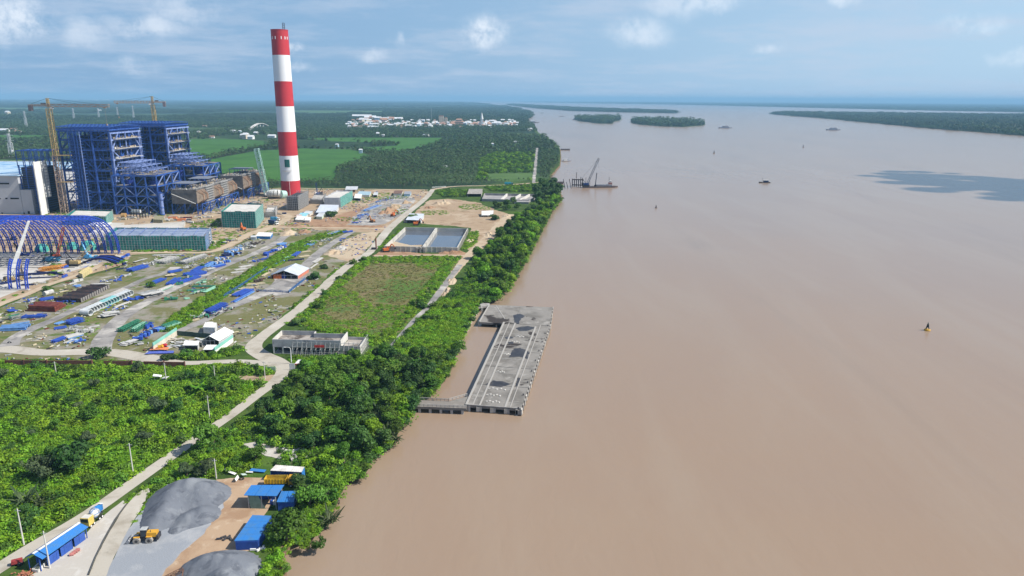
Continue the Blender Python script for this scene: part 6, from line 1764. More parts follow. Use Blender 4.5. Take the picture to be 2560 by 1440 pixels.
MB().cyl(b + Vector((-6, 0, 7)), b + Vector((2, 0, 7)), 2.0, n=14).build("drum", ZINC, t)
MB().cyl(b + Vector((-16, -2, 2.6)), b + Vector((-12, -2, 2.6)), 2.6, n=16).build("round_vessel", M("ochre_vessel", (.50, .30, .12)), t)
mb = MB()
for i in range(6):
 for j in range(2): mb.beam(b + Vector((-7 + i * 3, j * 5 - 2, 0)), b + Vector((-7 + i * 3, j * 5 - 2, 9)), .4)
 mb.beam(b + Vector((-7 + i * 3, -2, 5)), b + Vector((-7 + i * 3, 3, 5)), .4)
mb.beam(b + Vector((-7, -2, 9)), b + Vector((8, -2, 9)), .5); mb.beam(b + Vector((-7, -2, 5)), b + Vector((8, -2, 5)), .5); mb.build("skid_frame", DARK, t, kind="stuff")
for px, lb in (((432, 548), "orange tarpaulin bundle left of the brown precipitator"), ((455, 552), "second orange bundle on the dirt"), ((470, 548), "maroon container at the precipitator's front foot")):
 b = P(*px); t = thing("cargo_bundle", lb, "bundle", b); MB().box(b + Vector((0, 0, 1.2)), (8, 3, 2.2), .1).build("bundle", M("maroon", (.16, .04, .04)) if "maroon" in lb else M("orange_tarp", (.75, .27, .12)), t)
# ================================================================== JETTY AND BOATS
ZD = 2.7
JC = GM("stained_jetty_concrete", (.25, .235, .215), [((.16, .15, .135), .09, .42, .64), ((.33, .315, .29), .17, .54, .72), ((.050, .043, .040), .055, .585, .62), ((.35, .335, .31), .6, .62, .78)], bump=.02)
JE = M("jetty_edge_concrete", (.36, .345, .32), .9, (.27, .25, .23), .35, .4, .66)
JR = M("jetty_rail_concrete", (.36, .345, .32), .9, (.38, .36, .33), .3)
t = thing("jetty", "long grey concrete river jetty with stained deck and rail beams", "jetty", P(1270, 880, ZD))
J = lambda x, y: P(x, y, ZD)
A0, A1, A2, A3 = J(1163, 1012), J(1302, 1022), J(1374, 815), J(1258, 806)      # main platform corners
B0, B1, B2, B3 = J(1197, 805), J(1374.2, 814.5), J(1381, 768), J(1222, 762)    # upper platform corners
def slab(px4, name, mat=JC, thick=1.1, top=ZD):
 return MB().prism(px4, top - thick, top).build(name, mat, t)
for k in range(5):
 a, b = k / 5 + .0015, (k + 1) / 5 - .0015
 slab([lerp(A0, A3, a), lerp(A1, A2, a), lerp(A1, A2, b), lerp(A0, A3, b)], "deck_slab")
slab([B0, lerp(B0, B1, .5), lerp(B3, B2, .5), B3], "deck_slab"); slab([lerp(B0, B1, .502), B1, B2, lerp(B3, B2, .502)], "deck_slab")
def strip(u0, u1, h, name, mat=JR, e0=.0, e1=1.0):
 q = [lerp(lerp(A0, A1, u0), lerp(A3, A2, u0), e0), lerp(lerp(A0, A1, u1), lerp(A3, A2, u1), e0), lerp(lerp(A0, A1, u1), lerp(A3, A2, u1), e1), lerp(lerp(A0, A1, u0), lerp(A3, A2, u0), e1)]
 return MB().prism(q, ZD + .004, ZD + h).build(name, mat, t)
strip(0, .035, .35, "kerb"); strip(.125, .142, .10, "crane_rail"); strip(.245, .275, .22, "rail_beam"); strip(.70, .735, .22, "rail_beam", JR, 0, .97); strip(.80, .815, .18, "rail_beam")
mb = MB()
for k in range(1, 6):
 f = k / 6
 q = [lerp(A0, A3, f), lerp(A1, A2, f)]
 mb.beam(lerp(q[0], q[1], .28) + Vector((0, 0, .03)), lerp(q[0], q[1], .69) + Vector((0, 0, .03)), .3, .1)
mb.build("expansion_joint", JR, t, kind="stuff")
mb = MB()
for f, u0, u1 in ((.04, .36, .58), (.10, .32, .55), (.16, .3, .6), (.34, .3, .45), (.55, .3, .42), (.72, .32, .5), (.8, .4, .55)):
 for i in range(5):
  p = lerp(lerp(A0, A3, f), lerp(A1, A2, f), u0 + (u1 - u0) * i / 4); mb.box(p + Vector((0, (i % 2) * .9, .15)), (.8, .5, .3), .3 * i)
mb.build("deck_block", M("pale_deck_blocks", (.60, .58, .54), .9), t, kind="stuff")
mb = MB(); mb.beam(J(1240, 764) + Vector((0, 0, .05)), J(1262, 797) + Vector((0, 0, .05)), .5, .15); mb.build("pale_joint", JR, t)
for q in ([B3, B0],): MB().beam(q[0] + Vector((.3, 0, .2)), q[1] + Vector((.3, 0, .2)), .6, .4).build("kerb", JR, t)
WET = M("wet_puddle", (.030, .026, .026), .30, (.060, .052, .048), .3)
for k, pd in enumerate(([(1283, 788), (1300, 784), (1312, 790), (1302, 797), (1296, 810), (1286, 806)], [(1290, 820), (1318, 815), (1338, 819), (1322, 826), (1300, 828)], [(1272, 894), (1284, 872), (1300, 869), (1322, 880), (1320, 898), (1298, 892)], [(1212, 962), (1232, 951), (1262, 955), (1278, 960), (1250, 968)],
  [(1288, 966), (1296, 944), (1302, 946), (1296, 966)], [(1262, 843), (1278, 841), (1282, 846), (1266, 848)], [(1270, 855), (1282, 854), (1284, 859), (1272, 860)])):
 sheet("puddle", pd, WET, 1, .8, .35, 200 + k, ZD - .015, parent=t).matrix_parent_inverse = Matrix.Translation(-t.location)
# fenders and bollards on the river side, piles under the edges
for k in range(30):
 f = k / 29
 p = lerp(A1, A2, f / .82) if f < .82 else lerp(B1, B2, (f - .82) / .18)
 d = (A2 - A1).normalized(); rz = math.atan2(d.y, d.x)
 MB().box(p + Vector((.35, 0, -1.15)), (2.0, .5, 2.4), rz).build("fender", JE if k % 3 else M("pale_fender", (.58, .55, .5), .9), t)
for k in range(9):
 p = lerp(A1, A2, k / 8) + Vector((-.9, 0, .3)); mb = MB(); mb.lathe(p, [(.25, -.3), (.2, .1), (.34, .2), (.3, .35), (.01, .4)], 10); mb.build("bollard", DARK, t)
def piles(a, b, n, off):
 for k in range(n):
  p = lerp(a, b, k / (n - 1)) + off; MB().box(Vector((p.x, p.y, .55)), (.8, .8, 4.0)).build("pile", CONC, t)
piles(A0, A1, 5, Vector((.2, 1.2, 0))); piles(A0, A3, 16, Vector((1.6, 0, 0))); piles(A1, A2, 16, Vector((-1.6, 0, 0))); piles(B0, B1, 5, Vector((0, 1.4, 0))); piles(B1, B2, 4, Vector((-1.4, 0, 0))); piles(B3, B2, 6, Vector((0, -1.4, 0)))
for k in range(5):
 p = lerp(A0, A1, k / 4); MB().box(p + Vector((0 if k < 4 else -1, .2, -1.4)), (2.2, 1.2, 1.9)).build("pile_cap", JE, t)
mb = MB(); mb.beam(A0 + Vector((0, -.1, .18)), A1 + Vector((0, -.1, .18)), .4, .36)
mb.build("front_kerb", JE, t)
# access bridge and its link
t = thing("access_bridge", "narrow concrete bridge with railings joining the jetty to the near bank", "bridge", J(1100, 1010))
bq = [J(1038, 1016), J(1166, 1021), J(1168, 1004), J(1040, 999)]
MB().prism(bq, ZD - 1.0, ZD - .05).build("deck", GM("dark_bridge_deck", (.22, .20, .18), [((.30, .28, .25), .2, .5, .7)]), t)
MB().prism([J(1120, 1003.5), J(1168, 1003.8), J(1169, 990)], ZD - .9, ZD - .1).build("corner_fillet", JC, t)
for a, b, z in ((bq[0], bq[1], 1.1), (bq[3], J(1122, 1003), 1.0), (J(1122, 1003), J(1168, 990), 1.1)):
 n = int((b - a).length / 1.6)
 mb = MB()
 for i in range(n + 1): MB().box(lerp(a, b, i / n) + Vector((0, 0, z / 2)), (.18, .18, z)).build("rail_post", JR, t)
 mb.beam(a + Vector((0, 0, z)), b + Vector((0, 0, z)), .2); mb.beam(a + Vector((0, 0, z * .5)), b + Vector((0, 0, z * .5)), .14); mb.build("rail", JR, t, kind="stuff")
for k in range(5):
 p = lerp(bq[0], bq[1], .08 + k * .21); MB().box(Vector((p.x, p.y + .6, .7)), (1.0, 1.0, 3.8)).build("pile", CONC, t)
t = thing("bank_link", "short dark concrete link between the bank and the jetty's upper platform", "bridge", J(1210, 765))
MB().prism([J(1196, 768), J(1224, 764), J(1224, 758), J(1203, 757)], ZD - 1.0, ZD - .06).build("deck", JE, t)
MB().box(J(1205, 768) + Vector((0, .2, -1.6)), (1.2, .8, 2.6)).build("pile", CONC, t)
t = thing("retaining_wall", "thin pale retaining wall along the bank facing the jetty", "wall", P(1170, 830))
pts = [P(x, y, 1.6) for x, y in ((1197, 768), (1178, 800), (1157, 838), (1138, 880), (1122, 915))]
for a, b in zip(pts[:-1], pts[1:]):
 u = (b - a).normalized(); nn = Vector((-u.y, u.x, 0)) * .3
 MB().prism([a - nn, b - nn, b + nn, a + nn], -.6, 2.5).build("wall_panel", CONCW, t)

# ---- barge with a lattice crane and the pile rows being driven
def on_water(px, py): return P(px, py, 0)
HULL = M("dark_hull", (.055, .05, .055), .7, (.12, .07, .05), .4)
a, b = on_water(1458, 469), on_water(1541, 468)
t = thing("crane_barge", "long flat barge carrying a lattice boom crane off the bank", "barge", a)
L = (b - a).length
MB().prism([a + Vector((0, -5, 0)), b + Vector((-3, -5, 0)), b + Vector((2, 0, 0)), b + Vector((-3, 5, 0)), a + Vector((0, 5, 0))], -.4, 1.8).build("hull", HULL, t)
MB().box(lerp(a, b, .62) + Vector((0, 1, 3)), (L * .46, 7, 2.4)).build("cargo_coaming", M("barge_grey", (.30, .30, .32)), t)
dh = MB().box(b + Vector((-9, 0, 4.2)), (5, 5, 5)).build("deck_house", M("rusty_house", (.36, .17, .14)), t)
MB().box(b + Vector((-9, 0, 7.6)), (3.4, 3.6, 2.2)).build("wheelhouse", WHITE, dh)
MB().box(b + Vector((-9, -1.85, 7.9)), (2.8, .08, .9)).build("window", GLASS, dh)
mb = MB()
for f in (.08, .2, .78): mb.beam(lerp(a, b, f) + Vector((0, 3, 2)), lerp(a, b, f) + Vector((0, 3, 14)), .5)
mb.build("mast", HULL, t, kind="stuff")
c = crawler_crane(lerp(a, b, .07) + Vector((0, 0, 1.9)), RY(1497, 396, a.y), "blue crawler crane with a long grey boom standing on the barge", M("grey_lattice_boom", (.20, .21, .24), .6), body=M("navy_machine", (.02, .05, .2)), w=2.2, rot=0, s=1.3)
p = lerp(a, b, .36) + Vector((0, 0, 1.9))
t = thing("pile_hammer", "thin inclined pile hammer leader on the barge deck", "pile hammer", p)
MB().beam(p, RY(1492, 432, p.y), 1.0).build("leader", DARK, t)
MB().box(p + Vector((0, 0, .8)), (3, 2.4, 1.6)).build("base", DARK, t)
t = thing("pile_trestle", "open steel pile trestle frame between the barge and the bank", "trestle", on_water(1445, 466))
a2, b2 = on_water(1431, 466), on_water(1457, 467)
for i in range(6):
 for k in (0, 6): MB().box(lerp(a2, b2, i / 5) + Vector((0, k, 5)), (.7, .7, 11)).build("pile", HULL, t)
mb = MB()
for z in (2, 9.5):
 for k in (0, 6): mb.beam(a2 + Vector((0, k, z)), b2 + Vector((0, k, z)), .7)
for i in range(6): mb.beam(lerp(a2, b2, i / 5) + Vector((0, 0, 9.5)), lerp(a2, b2, i / 5) + Vector((0, 6, 9.5)), .6)
mb.build("walers", HULL, t, kind="stuff")
for i, (px, py, h, ln) in enumerate(((1413, 471, 13, -3), (1420, 471, 9, -2.4), (1428, 471, 13, -3), (1441, 445, 9, 0), (1452, 452, 6, 0))):
 p = on_water(px, py); t = thing("driven_pile", ["leaning pile nearest the bank beside the trestle", "shorter leaning pile, second from the bank", "leaning pile, third from the bank beside the trestle", "upright pile behind the trestle", "short upright pile behind the barge crane"][i], "pile", p)
 MB().beam(p + Vector((0, 0, -1)), p + Vector((ln, 0, h)), .8).build("shaft", HULL, t)
for (x0, x1, y, lb, w) in ((1391, 1408, 459, "dark moored pontoon at the bank by the leaning piles", 4), (1402, 1424, 375, "small dark jetty platform under the trees upriver", 5)):
 p, q = on_water(x0, y), on_water(x1, y); t = thing("pontoon", lb, "pontoon", p)
 MB().prism([p + Vector((0, -w, 0)), q + Vector((0, -w, 0)), q + Vector((0, w, 0)), p + Vector((0, w, 0))], -.4, 2.2).build("hull", HULL, t)
 mb = MB()
 for i in range(5): mb.beam(lerp(p, q, i / 4) + Vector((0, -w, 2.2)), lerp(p, q, i / 4) + Vector((0, -w, 6 if i in (0, 4) else 3.4)), .5)
 mb.beam(p + Vector((0, -w, 3.4)), q + Vector((0, -w, 3.4)), .3); mb.build("railing", HULL, t, kind="stuff")

def boat(px, py, L, W, rz, label, hullm, housem, kind="boat", hh=2.6, name="boat", z=0., roof=None):
 b = on_water(px, py); t = thing(name, label, kind, b)
 u = Vector((math.cos(rz), math.sin(rz), 0)); nn = Vector((-u.y, u.x, 0))
 n = 9; rings = []
 for i in range(n):
  f = i / (n - 1); w = W / 2 * (math.sin(math.pi * min(1, .22 + f * .78)) ** .5 if f > .02 else .75); w = max(w, .12)
  x = (f - .5) * L; sh = .9 + 1.0 * abs(f - .35) ** 2 * 2
  rings.append([b + u * x + nn * w + Vector((0, 0, sh)), b + u * x + nn * w * .7 + Vector((0, 0, -.4)), b + u * x - nn * w * .7 + Vector((0, 0, -.4)), b + u * x - nn * w + Vector((0, 0, sh))])
 vs = [v for r in rings for v in r]; fs = []
 for i in range(n - 1):
  for k in range(4): fs.append((i * 4 + k, i * 4 + (k + 1) % 4, (i + 1) * 4 + (k + 1) % 4, (i + 1) * 4 + k))
 fs += [(3, 2, 1, 0), tuple((n - 1) * 4 + k for k in range(4))]
 MB().add(vs, fs).build("hull", hullm, t)
 h = MB().box(b - u * L * .12 + Vector((0, 0, 1.2 + hh / 2)), (L * .42, W * .66, hh), rz).build("cabin", housem, t)
 MB().box(b - u * L * .12 + Vector((0, 0, 1.3 + hh)), (L * .48, W * .76, .2), rz).build("roof", roof or WHITE, h)
 mb = MB()
 for i in range(4):
  for k in (-1, 1): mb.box(b - u * L * (.12 + .36 * (i / 3 - .5)) + nn * W * .335 * k + Vector((0, 0, 1.4 + hh * .6)), (L * .07, .06, hh * .35), rz)
 mb.build("windows", GLASS, h, kind="stuff")
 MB().beam(b + u * L * .2 + Vector((0, 0, 1)), b + u * L * .2 + Vector((0, 0, 5 + hh)), .22).build("mast", HULL, t)
 return t, b, u, nn
boat(1911, 457, 17, 4.4, math.pi, "small dark blue boat trailing a wake in mid river", HULL, M("boat_navy", (.03, .05, .14)))
boat(1416, 403, 20, 5, .3, "moored grey and white boat under the bank upriver of the barge", M("grey_hull", (.28, .28, .32)), WHITE)
def ferry(px, py, label, rz):
 b = on_water(px, py); L, W = 58, 13; t = thing("car_ferry", label, "ferry", b, "car ferries crossing the river")
 MB().prism([b + Vector((-L / 2, -2, 0)), b + Vector((-L / 2 + 8, -W / 2, 0)), b + Vector((L / 2 - 8, -W / 2, 0)), b + Vector((L / 2, -2, 0)), b + Vector((L / 2, 2, 0)), b + Vector((L / 2 - 8, W / 2, 0)), b + Vector((-L / 2 + 8, W / 2, 0)), b + Vector((-L / 2, 2, 0))], -.5, 3.2).build("hull", M("ferry_grey", (.26, .28, .34)), t)
 MB().box(b + Vector((0, 0, 5.4)), (30, 10, 4.4)).build("car_deck_house", M("ferry_upper", (.46, .48, .54)), t)
 br = MB().box(b + Vector((0, 0, 9.2)), (22, 9, 3)).build("upper_deck", M("ferry_upper", (.46, .48, .54)), t)
 MB().box(b + Vector((9, 0, 12)), (5, 6, 2.4)).build("wheelhouse", WHITE, br)
 MB().box(b + Vector((0, -5.06, 5.8)), (26, .1, 1.4)).build("window_band", GLASS, t)
 for k in (-1, 1): MB().box(b + Vector((k * (L / 2 - 2), 0, 4.2)), (4, 6, .5), 0, -.5 * k).build("ramp", HULL, t)
ferry(1813, 320.5, "left one of two grey car ferries crossing the river", 0)
ferry(2083, 325.5, "right one of two grey car ferries, with a white wheelhouse", 0)
boat(1437, 300, 34, 7, 0, "dark cargo boat beside the small wooded island", HULL, M("grey_hull", (.28, .28, .32)))
boat(1404, 291, 40, 8, .1, "low barge left of the small wooded islands", HULL, M("grey_hull", (.28, .28, .32)), hh=1.6)
boat(1355, 283, 30, 7, 0, "tiny far boat near the town shore", HULL, M("grey_hull", (.28, .28, .32)))
boat(1414, 273, 60, 10, 0, "far long barge below the long island", HULL, M("rusty_house", (.36, .17, .14)), hh=3)
boat(1336, 306, 50, 10, 0, "dark ship moored off the town waterfront", HULL, M("grey_hull", (.28, .28, .32)), hh=4)
boat(1325, 307, 30, 9, .2, "second dark ship moored inside the first at the town", HULL, M("grey_hull", (.28, .28, .32)), hh=3)
for (px, py, h, lb, c, c2) in ((2318, 826, 4.6, "big yellow navigation buoy with a lattice top, near the right edge", YELLOW, M("buoy_dark", (.05, .06, .05))), (1640, 520, 4, "small slim buoy in mid river nearest the pile barge", HULL, HULL), (1785, 383, 7, "slim buoy far out below the left ferry", HULL, HULL), (2008, 368, 7, "slim buoy far out below the right ferry", HULL, HULL)):
 b = on_water(px, py); t = thing("navigation_buoy", lb, "buoy", b, "navigation buoys on the river"); s = h / 4.6
 mb = MB(); mb.lathe(b, [(.05, -.4), (1.5 * s, -.3), (1.6 * s, .5 * s), (1.3 * s, .75 * s), (.1, .8 * s)], 18); mb.build("float", c, t)
 mb = MB()
 for k in range(4):
  an = k * math.pi / 2 + .4; mb.beam(b + Vector((1.0 * s * math.cos(an), 1.0 * s * math.sin(an), .7 * s)), b + Vector((.25 * s * math.cos(an), .25 * s * math.sin(an), 3.7 * s)), .22 * s)
 for z in (1.8, 2.8): mb.cyl(b + Vector((0, 0, z * s)), b + Vector((0, 0, (z + .12) * s)), (1.15 - z * .22) * s, n=10)
 mb.build("tower", c2, t, kind="stuff")
 MB().box(b + Vector((0, 0, 2.6 * s)), (.1, 1.1 * s, 1.5 * s), .6).build("dayboard", c2, t)
 mb = MB(); mb.lathe(b, [(.3 * s, 3.7 * s), (.3 * s, 4.3 * s), (.05, 4.6 * s)], 10); mb.build("lantern", M("lantern_grey", (.2, .22, .2)), t)
# ================================================================== BATCHING YARD IN THE FOREGROUND
def mound(name, px, mat, label, peaks, seed, res=.55, cat="gravel mound"):
 """A tipped heap: the highest of several cones at the angle of repose, with raked gullies and slumps."""
 pts = PL(px); t = thing(name, label, cat, sum(pts, Vector()) / len(pts))
 pk = [(P(x, y), h) for x, y, h in peaks]
 xs = [p.x for p in pts]; ys = [p.y for p in pts]
 gx = np.arange(min(xs) - 3, max(xs) + 3, res); gy = np.arange(min(ys) - 3, max(ys) + 3, res)
 X, Y = np.meshgrid(gx, gy, indexing="ij")
 rg = np.random.default_rng(seed)
 def vn(s):
  a = rg.normal(0, 1, (int(len(gx) * res / s) + 3, int(len(gy) * res / s) + 3))
  u = np.linspace(0, a.shape[0] - 1.001, len(gx)); v = np.linspace(0, a.shape[1] - 1.001, len(gy))
  i, j = u.astype(int), v.astype(int); fu, fv = (u - i)[:, None], (v - j)[None, :]
  g = lambda di, dj: a[np.ix_(i + di, j + dj)]
  return (g(0, 0) * (1 - fu) + g(1, 0) * fu) * (1 - fv) + (g(0, 1) * (1 - fu) + g(1, 1) * fu) * fv
 Z = np.zeros(X.shape)
 for p, h in pk:
  r = np.hypot(X - p.x, Y - p.y)
  a = np.arctan2(Y - p.y, X - p.x)
  gul = np.sin(a * 23 + 2 * np.sin(a * 5 + p.x) + vn(9)) * .10 * np.clip(r / 5, 0, 1)
  Z += np.exp(2.6 * (h - np.sqrt(r * r + 1.2) * .64 + gul * .5 + vn(7) * .10))
 Z = np.log(Z + 1e-9) / 2.6 - .25
 Z += vn(.8) * .06 * (Z > 0)
 Z = np.where(Z < 0, -.4, Z)
 n, m = X.shape; idx = np.arange(n * m).reshape(n, m)
 keep = np.zeros((n, m), bool); keep[Z > 0] = True
 k2 = keep.copy(); k2[1:] |= keep[:-1]; k2[:-1] |= keep[1:]; k2[:, 1:] |= k2[:, :-1]; k2[:, :-1] |= k2[:, 1:]
 fs = [(idx[i, j], idx[i + 1, j], idx[i + 1, j + 1], idx[i, j + 1]) for i in range(n - 1) for j in range(m - 1) if k2[i, j] and k2[i + 1, j] and k2[i, j + 1] and k2[i + 1, j + 1]]
 used = sorted({v for f in fs for v in f}); mp = {v: k for k, v in enumerate(used)}
 XF, YF_, ZF = X.ravel(), Y.ravel(), Z.ravel()
 MB().add([(XF[v], YF_[v], ZG + ZF[v]) for v in used], [tuple(mp[v] for v in f) for f in fs]).build("heap", mat, t, smooth=True)
 return t
G_CRUSH = GM("blue_grey_crushed_stone", (.155, .170, .198), [((.21, .226, .25), .11, .45, .60), ((.105, .116, .14), .28, .5, .66), ((.23, .245, .27), .9, .6, .75)], bump=.16, bscale=5)
mound("gravel_mound", [(310, 1345), (420, 1215), (565, 1250), (480, 1345)], G_CRUSH, "great blue grey crushed stone mound behind the wheel loader", [(452, 1240, 6.1), (478, 1238, 6.5), (505, 1243, 5.9), (434, 1256, 5.4), (416, 1280, 4.6), (400, 1302, 3.7), (382, 1322, 2.5), (474, 1302, 3.5), (506, 1290, 3.9), (442, 1326, 1.9), (360, 1338, 1.4)], 5)
mound("gravel_mound", [(430, 1440), (520, 1370), (650, 1390), (600, 1530), (440, 1530)], G_CRUSH, "lower dark crushed stone mound at the bottom edge", [(518, 1424, 4.9), (547, 1422, 5.5), (575, 1424, 5.3), (596, 1430, 4.2), (488, 1438, 3.4), (556, 1460, 5)], 8)
mound("sand_heap", [(545, 1215), (570, 1215), (570, 1240), (548, 1240)], M("pale_sand", (.55, .42, .31), .95, (.46, .34, .24), .6), "small pale sand heap right of the great gravel mound", [(556, 1226, 1.9), (560, 1238, 1.4), (553, 1216, 1.2)], 9, .4, "sand heap")
mound("sand_heap", [(600, 1200), (635, 1200), (635, 1210), (600, 1210)], M("pale_sand", (.5, .4, .3)), "low sand heap in front of the scattered boards", [(612, 1206, 1.0), (625, 1205, 1.1)], 10, .4, "sand heap")

# ---- wheel loader
b = P(362, 1352); s = 1.0; rz = math.pi + .10
t = thing("wheel_loader", "yellow articulated wheel loader before the great gravel mound", "wheel loader", b)
u = Vector((math.cos(rz), math.sin(rz), 0)); nn = Vector((-u.y, u.x, 0)); U = Vector((0, 0, 1))
CATY = M("loader_yellow", (.66, .36, .04), .45, (.58, .30, .03), .7)
for i in (-1.75, 1.55):
 for k in (-1, 1):
  c = b + u * i + nn * 1.3 * k + U * .92
  w = MB().cyl(c - nn * .36, c + nn * .36, .95, n=20).build("wheel", M("dusty_tyre", (.36, .33, .29), .95, (.22, .2, .18), 2.), t)
  MB().cyl(c - nn * .38, c + nn * .38, .42, n=14).build("rim", DARK, w)
MB().box(b - u * 2.3 + U * 2.25, (2.7, 1.7, 1.3), rz).build("engine_hood", CATY, t)
MB().box(b - u * 3.85 + U * 1.5, (.5, 2.2, 1.3), rz).build("counterweight", DARK, t)
MB().box(b - u * 1.9 + U * 1.2, (3.4, 1.5, .6), rz).build("rear_frame", DARK, t)
MB().box(b + u * 1.0 + U * 1.25, (2.6, 1.2, .8), rz).build("front_frame", DARK, t)
for k in (-1, 1):
 MB().box(b - u * 1.75 + nn * 1.2 * k + U * 1.98, (1.5, .6, .12), rz).build("fender", CATY, t); MB().box(b + u * 1.55 + nn * 1.12 * k + U * 1.86, (1.6, .6, .12), rz).build("fender", CATY, t)
cab = MB().box(b - u * .25 + U * 2.75, (1.5, 1.5, 2.0), rz).build("cab", GLASS, t)
MB().box(b - u * .25 + U * 3.82, (1.7, 1.7, .16), rz).build("cab_roof", M("pale_cab_roof", (.5, .52, .52)), cab)
for x_ in (-.78, .78):
 for k in (-1, 1): MB().box(b - u * .25 + u * x_ + nn * .76 * k + U * 2.75, (.12, .12, 2.05), rz).build("cab_pillar", DARK, cab)
MB().cyl(b - u * 2.0 + nn * .4 + U * 2.6, b - u * 2.0 + nn * .4 + U * 3.5, .09, n=8).build("exhaust", DARK, t)
for k in (-1, 1):
 MB().beam(b + u * 1.0 + nn * .6 * k + U * 1.9, b + u * 2.6 + nn * .6 * k + U * 1.5, .3, .42).build("lift_arm", CATY if k < 0 else DARK, t); MB().beam(b + u * 2.6 + nn * .6 * k + U * 1.5, b + u * 3.7 + nn * .6 * k + U * .55, .28, .36).build("lift_arm", DARK, t)
MB().beam(b + u * 1.4 + U * 2.0, b + u * 3.3 + U * 1.5, .2).build("tilt_link", ZINC, t)
BK = M("worn_bucket_steel", (.30, .31, .33), .6, (.10, .10, .11), .9)
mb = MB(); e = b + u * 3.7
prof = [(0, 1.35), (-.35, .9), (-.2, .3), (.25, .05), (1.45, .05)]
L_ = [e + u * x_ + nn * 1.5 + U * z_ for x_, z_ in prof]; R_ = [e + u * x_ - nn * 1.5 + U * z_ for x_, z_ in prof]
mb.add(L_ + R_, [(i, i + 1, i + 6, i + 5) for i in range(4)]); mb.add(L_, [(0, 1, 2, 3, 4)]); mb.add(R_, [(4, 3, 2, 1, 0)]); mb.build("bucket", BK, t)

# ---- long blue roofed shed
BR_ = M("bright_blue_sheet", (.035, .19, .52), .5, (.06, .19, .42), .5)
BW = M("blue_wall_sheet", (.04, .11, .42), .6, (.03, .08, .32), .3)
ze = ZG + 3.6; zr = ZG + 4.9
ef0, ef1 = P(106, 1399, ze), P(221, 1318, ze)
rd0, rd1 = P(82, 1386, zr), P(199, 1308, zr)
off0 = rd0 - ef0; eb0, eb1 = rd0 + Vector((off0.x, off0.y, -1.2)), rd1 + Vector((off0.x, off0.y, -1.2))
t = thing("long_shed", "long shed with a bright blue roof and white ridge cap beside the road", "shed", Vector((ef0.x, ef0.y, ZG)))
def roof_plane(p4, name, mat, ribs, parent):
 mb = MB(); mb.add(list(p4) + [x + Vector((0, 0, .12)) for x in p4], [(3, 2, 1, 0), (4, 5, 6, 7)] + [(i, (i + 1) % 4, (i + 1) % 4 + 4, i + 4) for i in range(4)])
 r = mb.build(name, mat, parent)
 mb = MB()
 for i in range(ribs + 1): mb.beam(lerp(p4[0], p4[1], i / ribs) + Vector((0, 0, .14)), lerp(p4[3], p4[2], i / ribs) + Vector((0, 0, .14)), .09, .07)
 mb.build("rib", mat, r, kind="stuff"); return r
n = 6
for i in range(n):
 f0, f1 = i / n, (i + 1) / n - .003
 roof_plane([lerp(ef0, ef1, f0), lerp(ef0, ef1, f1), lerp(rd0, rd1, f1), lerp(rd0, rd1, f0)], "roof_sheet", BR_, 7, t)
 roof_plane([lerp(rd0, rd1, f0), lerp(rd0, rd1, f1), lerp(eb0, eb1, f1), lerp(eb0, eb1, f0)], "roof_sheet", BR_, 7, t)
MB().beam(rd0 + Vector((0, 0, .2)), rd1 + Vector((0, 0, .2)), .7, .12).build("ridge_cap", WHITE, t)
gx = lambda a: Vector((a.x, a.y, ZG))
for a, b2 in ((ef0, ef1), (eb0, eb1)):
 a, b2 = gx(a), gx(b2); d = (gx(rd0) - a).normalized() * .9; a, b2 = a + d, b2 + d
 for i in range(7): MB().box(lerp(a, b2, i / 6) + Vector((0, 0, 1.8)), (.2, .2, 3.6)).build("post", BW, t)
 for k in (0.14, .42, .72) if a.x > gx(eb0).x else (.1, .5):
  p0, p1 = lerp(a, b2, k), lerp(a, b2, k + .24); uu = (p1 - p0).normalized(); w = Vector((-uu.y, uu.x, 0)) * .06
  MB().prism([p0 - w, p1 - w, p1 + w, p0 + w], ZG, ZG + 2.6).build("wall_panel", BW, t)
for k in range(4):
 p = lerp(gx(ef0), gx(ef1), .50 + k * .045) + Vector((1.2, -.6, 0))
 o = thing("oil_drum", "pinkish drum, %s from the left, along the front of the long blue shed" % ORD[k], "drum", p, "drums beside the long shed")
 MB().cyl(p + Vector((-.4, 0, .45)), p + Vector((.5, .3, .45)), .45, n=14).build("drum", M("pink_drum", (.50, .20, .18), .6), o)
 mb = MB(); mb.cyl(p + Vector((-.1, .1, .45)), p + Vector((-.04, .12, .45)), .48, n=14); mb.build("hoop", M("pink_drum", (.5, .2, .18)), o)
for px, lb, m in (((160, 1378), "grey cabinet under the shed's eave, right of the doorway", ZINC), ((200, 1349), "second grey cabinet near the far end of the long shed", ZINC)):
 p = P(*px); o = thing("cabinet", lb, "cabinet", p); MB().box(p + Vector((0, 0, 1.1)), (.9, .8, 2.2), .6).build("case", m, o); MB().box(p + Vector((.5, -.3, 1.1)), (.06, .6, 1.8), .6).build("door", CONCW, o)
b = P(44, 1412); t = thing("red_tractor", "dark red small machine parked under the near end of the blue shed", "machine", b)
MB().box(b + Vector((0, 0, 1.1)), (2.4, 1.2, .9), .5).build("body", M("dull_red", (.36, .05, .05)), t)
for k in (-1, 1): MB().cyl(b + Vector((k * .8, -.75, .5)), b + Vector((k * .8, .75, .5)), .5, n=12).build("wheel", TYRE, t)
t = thing("water_trough", "pale concrete trough in front of the long blue shed", "trough", P(100, 1422))
q = [P(82, 1430), P(97, 1432), P(122, 1404), P(110, 1401)]
for i in range(4):
 a, b2 = q[i], q[(i + 1) % 4]; uu = (b2 - a).normalized(); w = Vector((-uu.y, uu.x, 0)) * .12
 MB().prism([a - w, b2 - w, b2 + w, a + w], ZG, ZG + .9).build("wall", CONCW, t)
mb = MB(); mb.add([v + Vector((0, 0, .5)) for v in q], [(0, 1, 2, 3)]); mb.build("water", M("trough_water", (.10, .12, .10), .1), t)
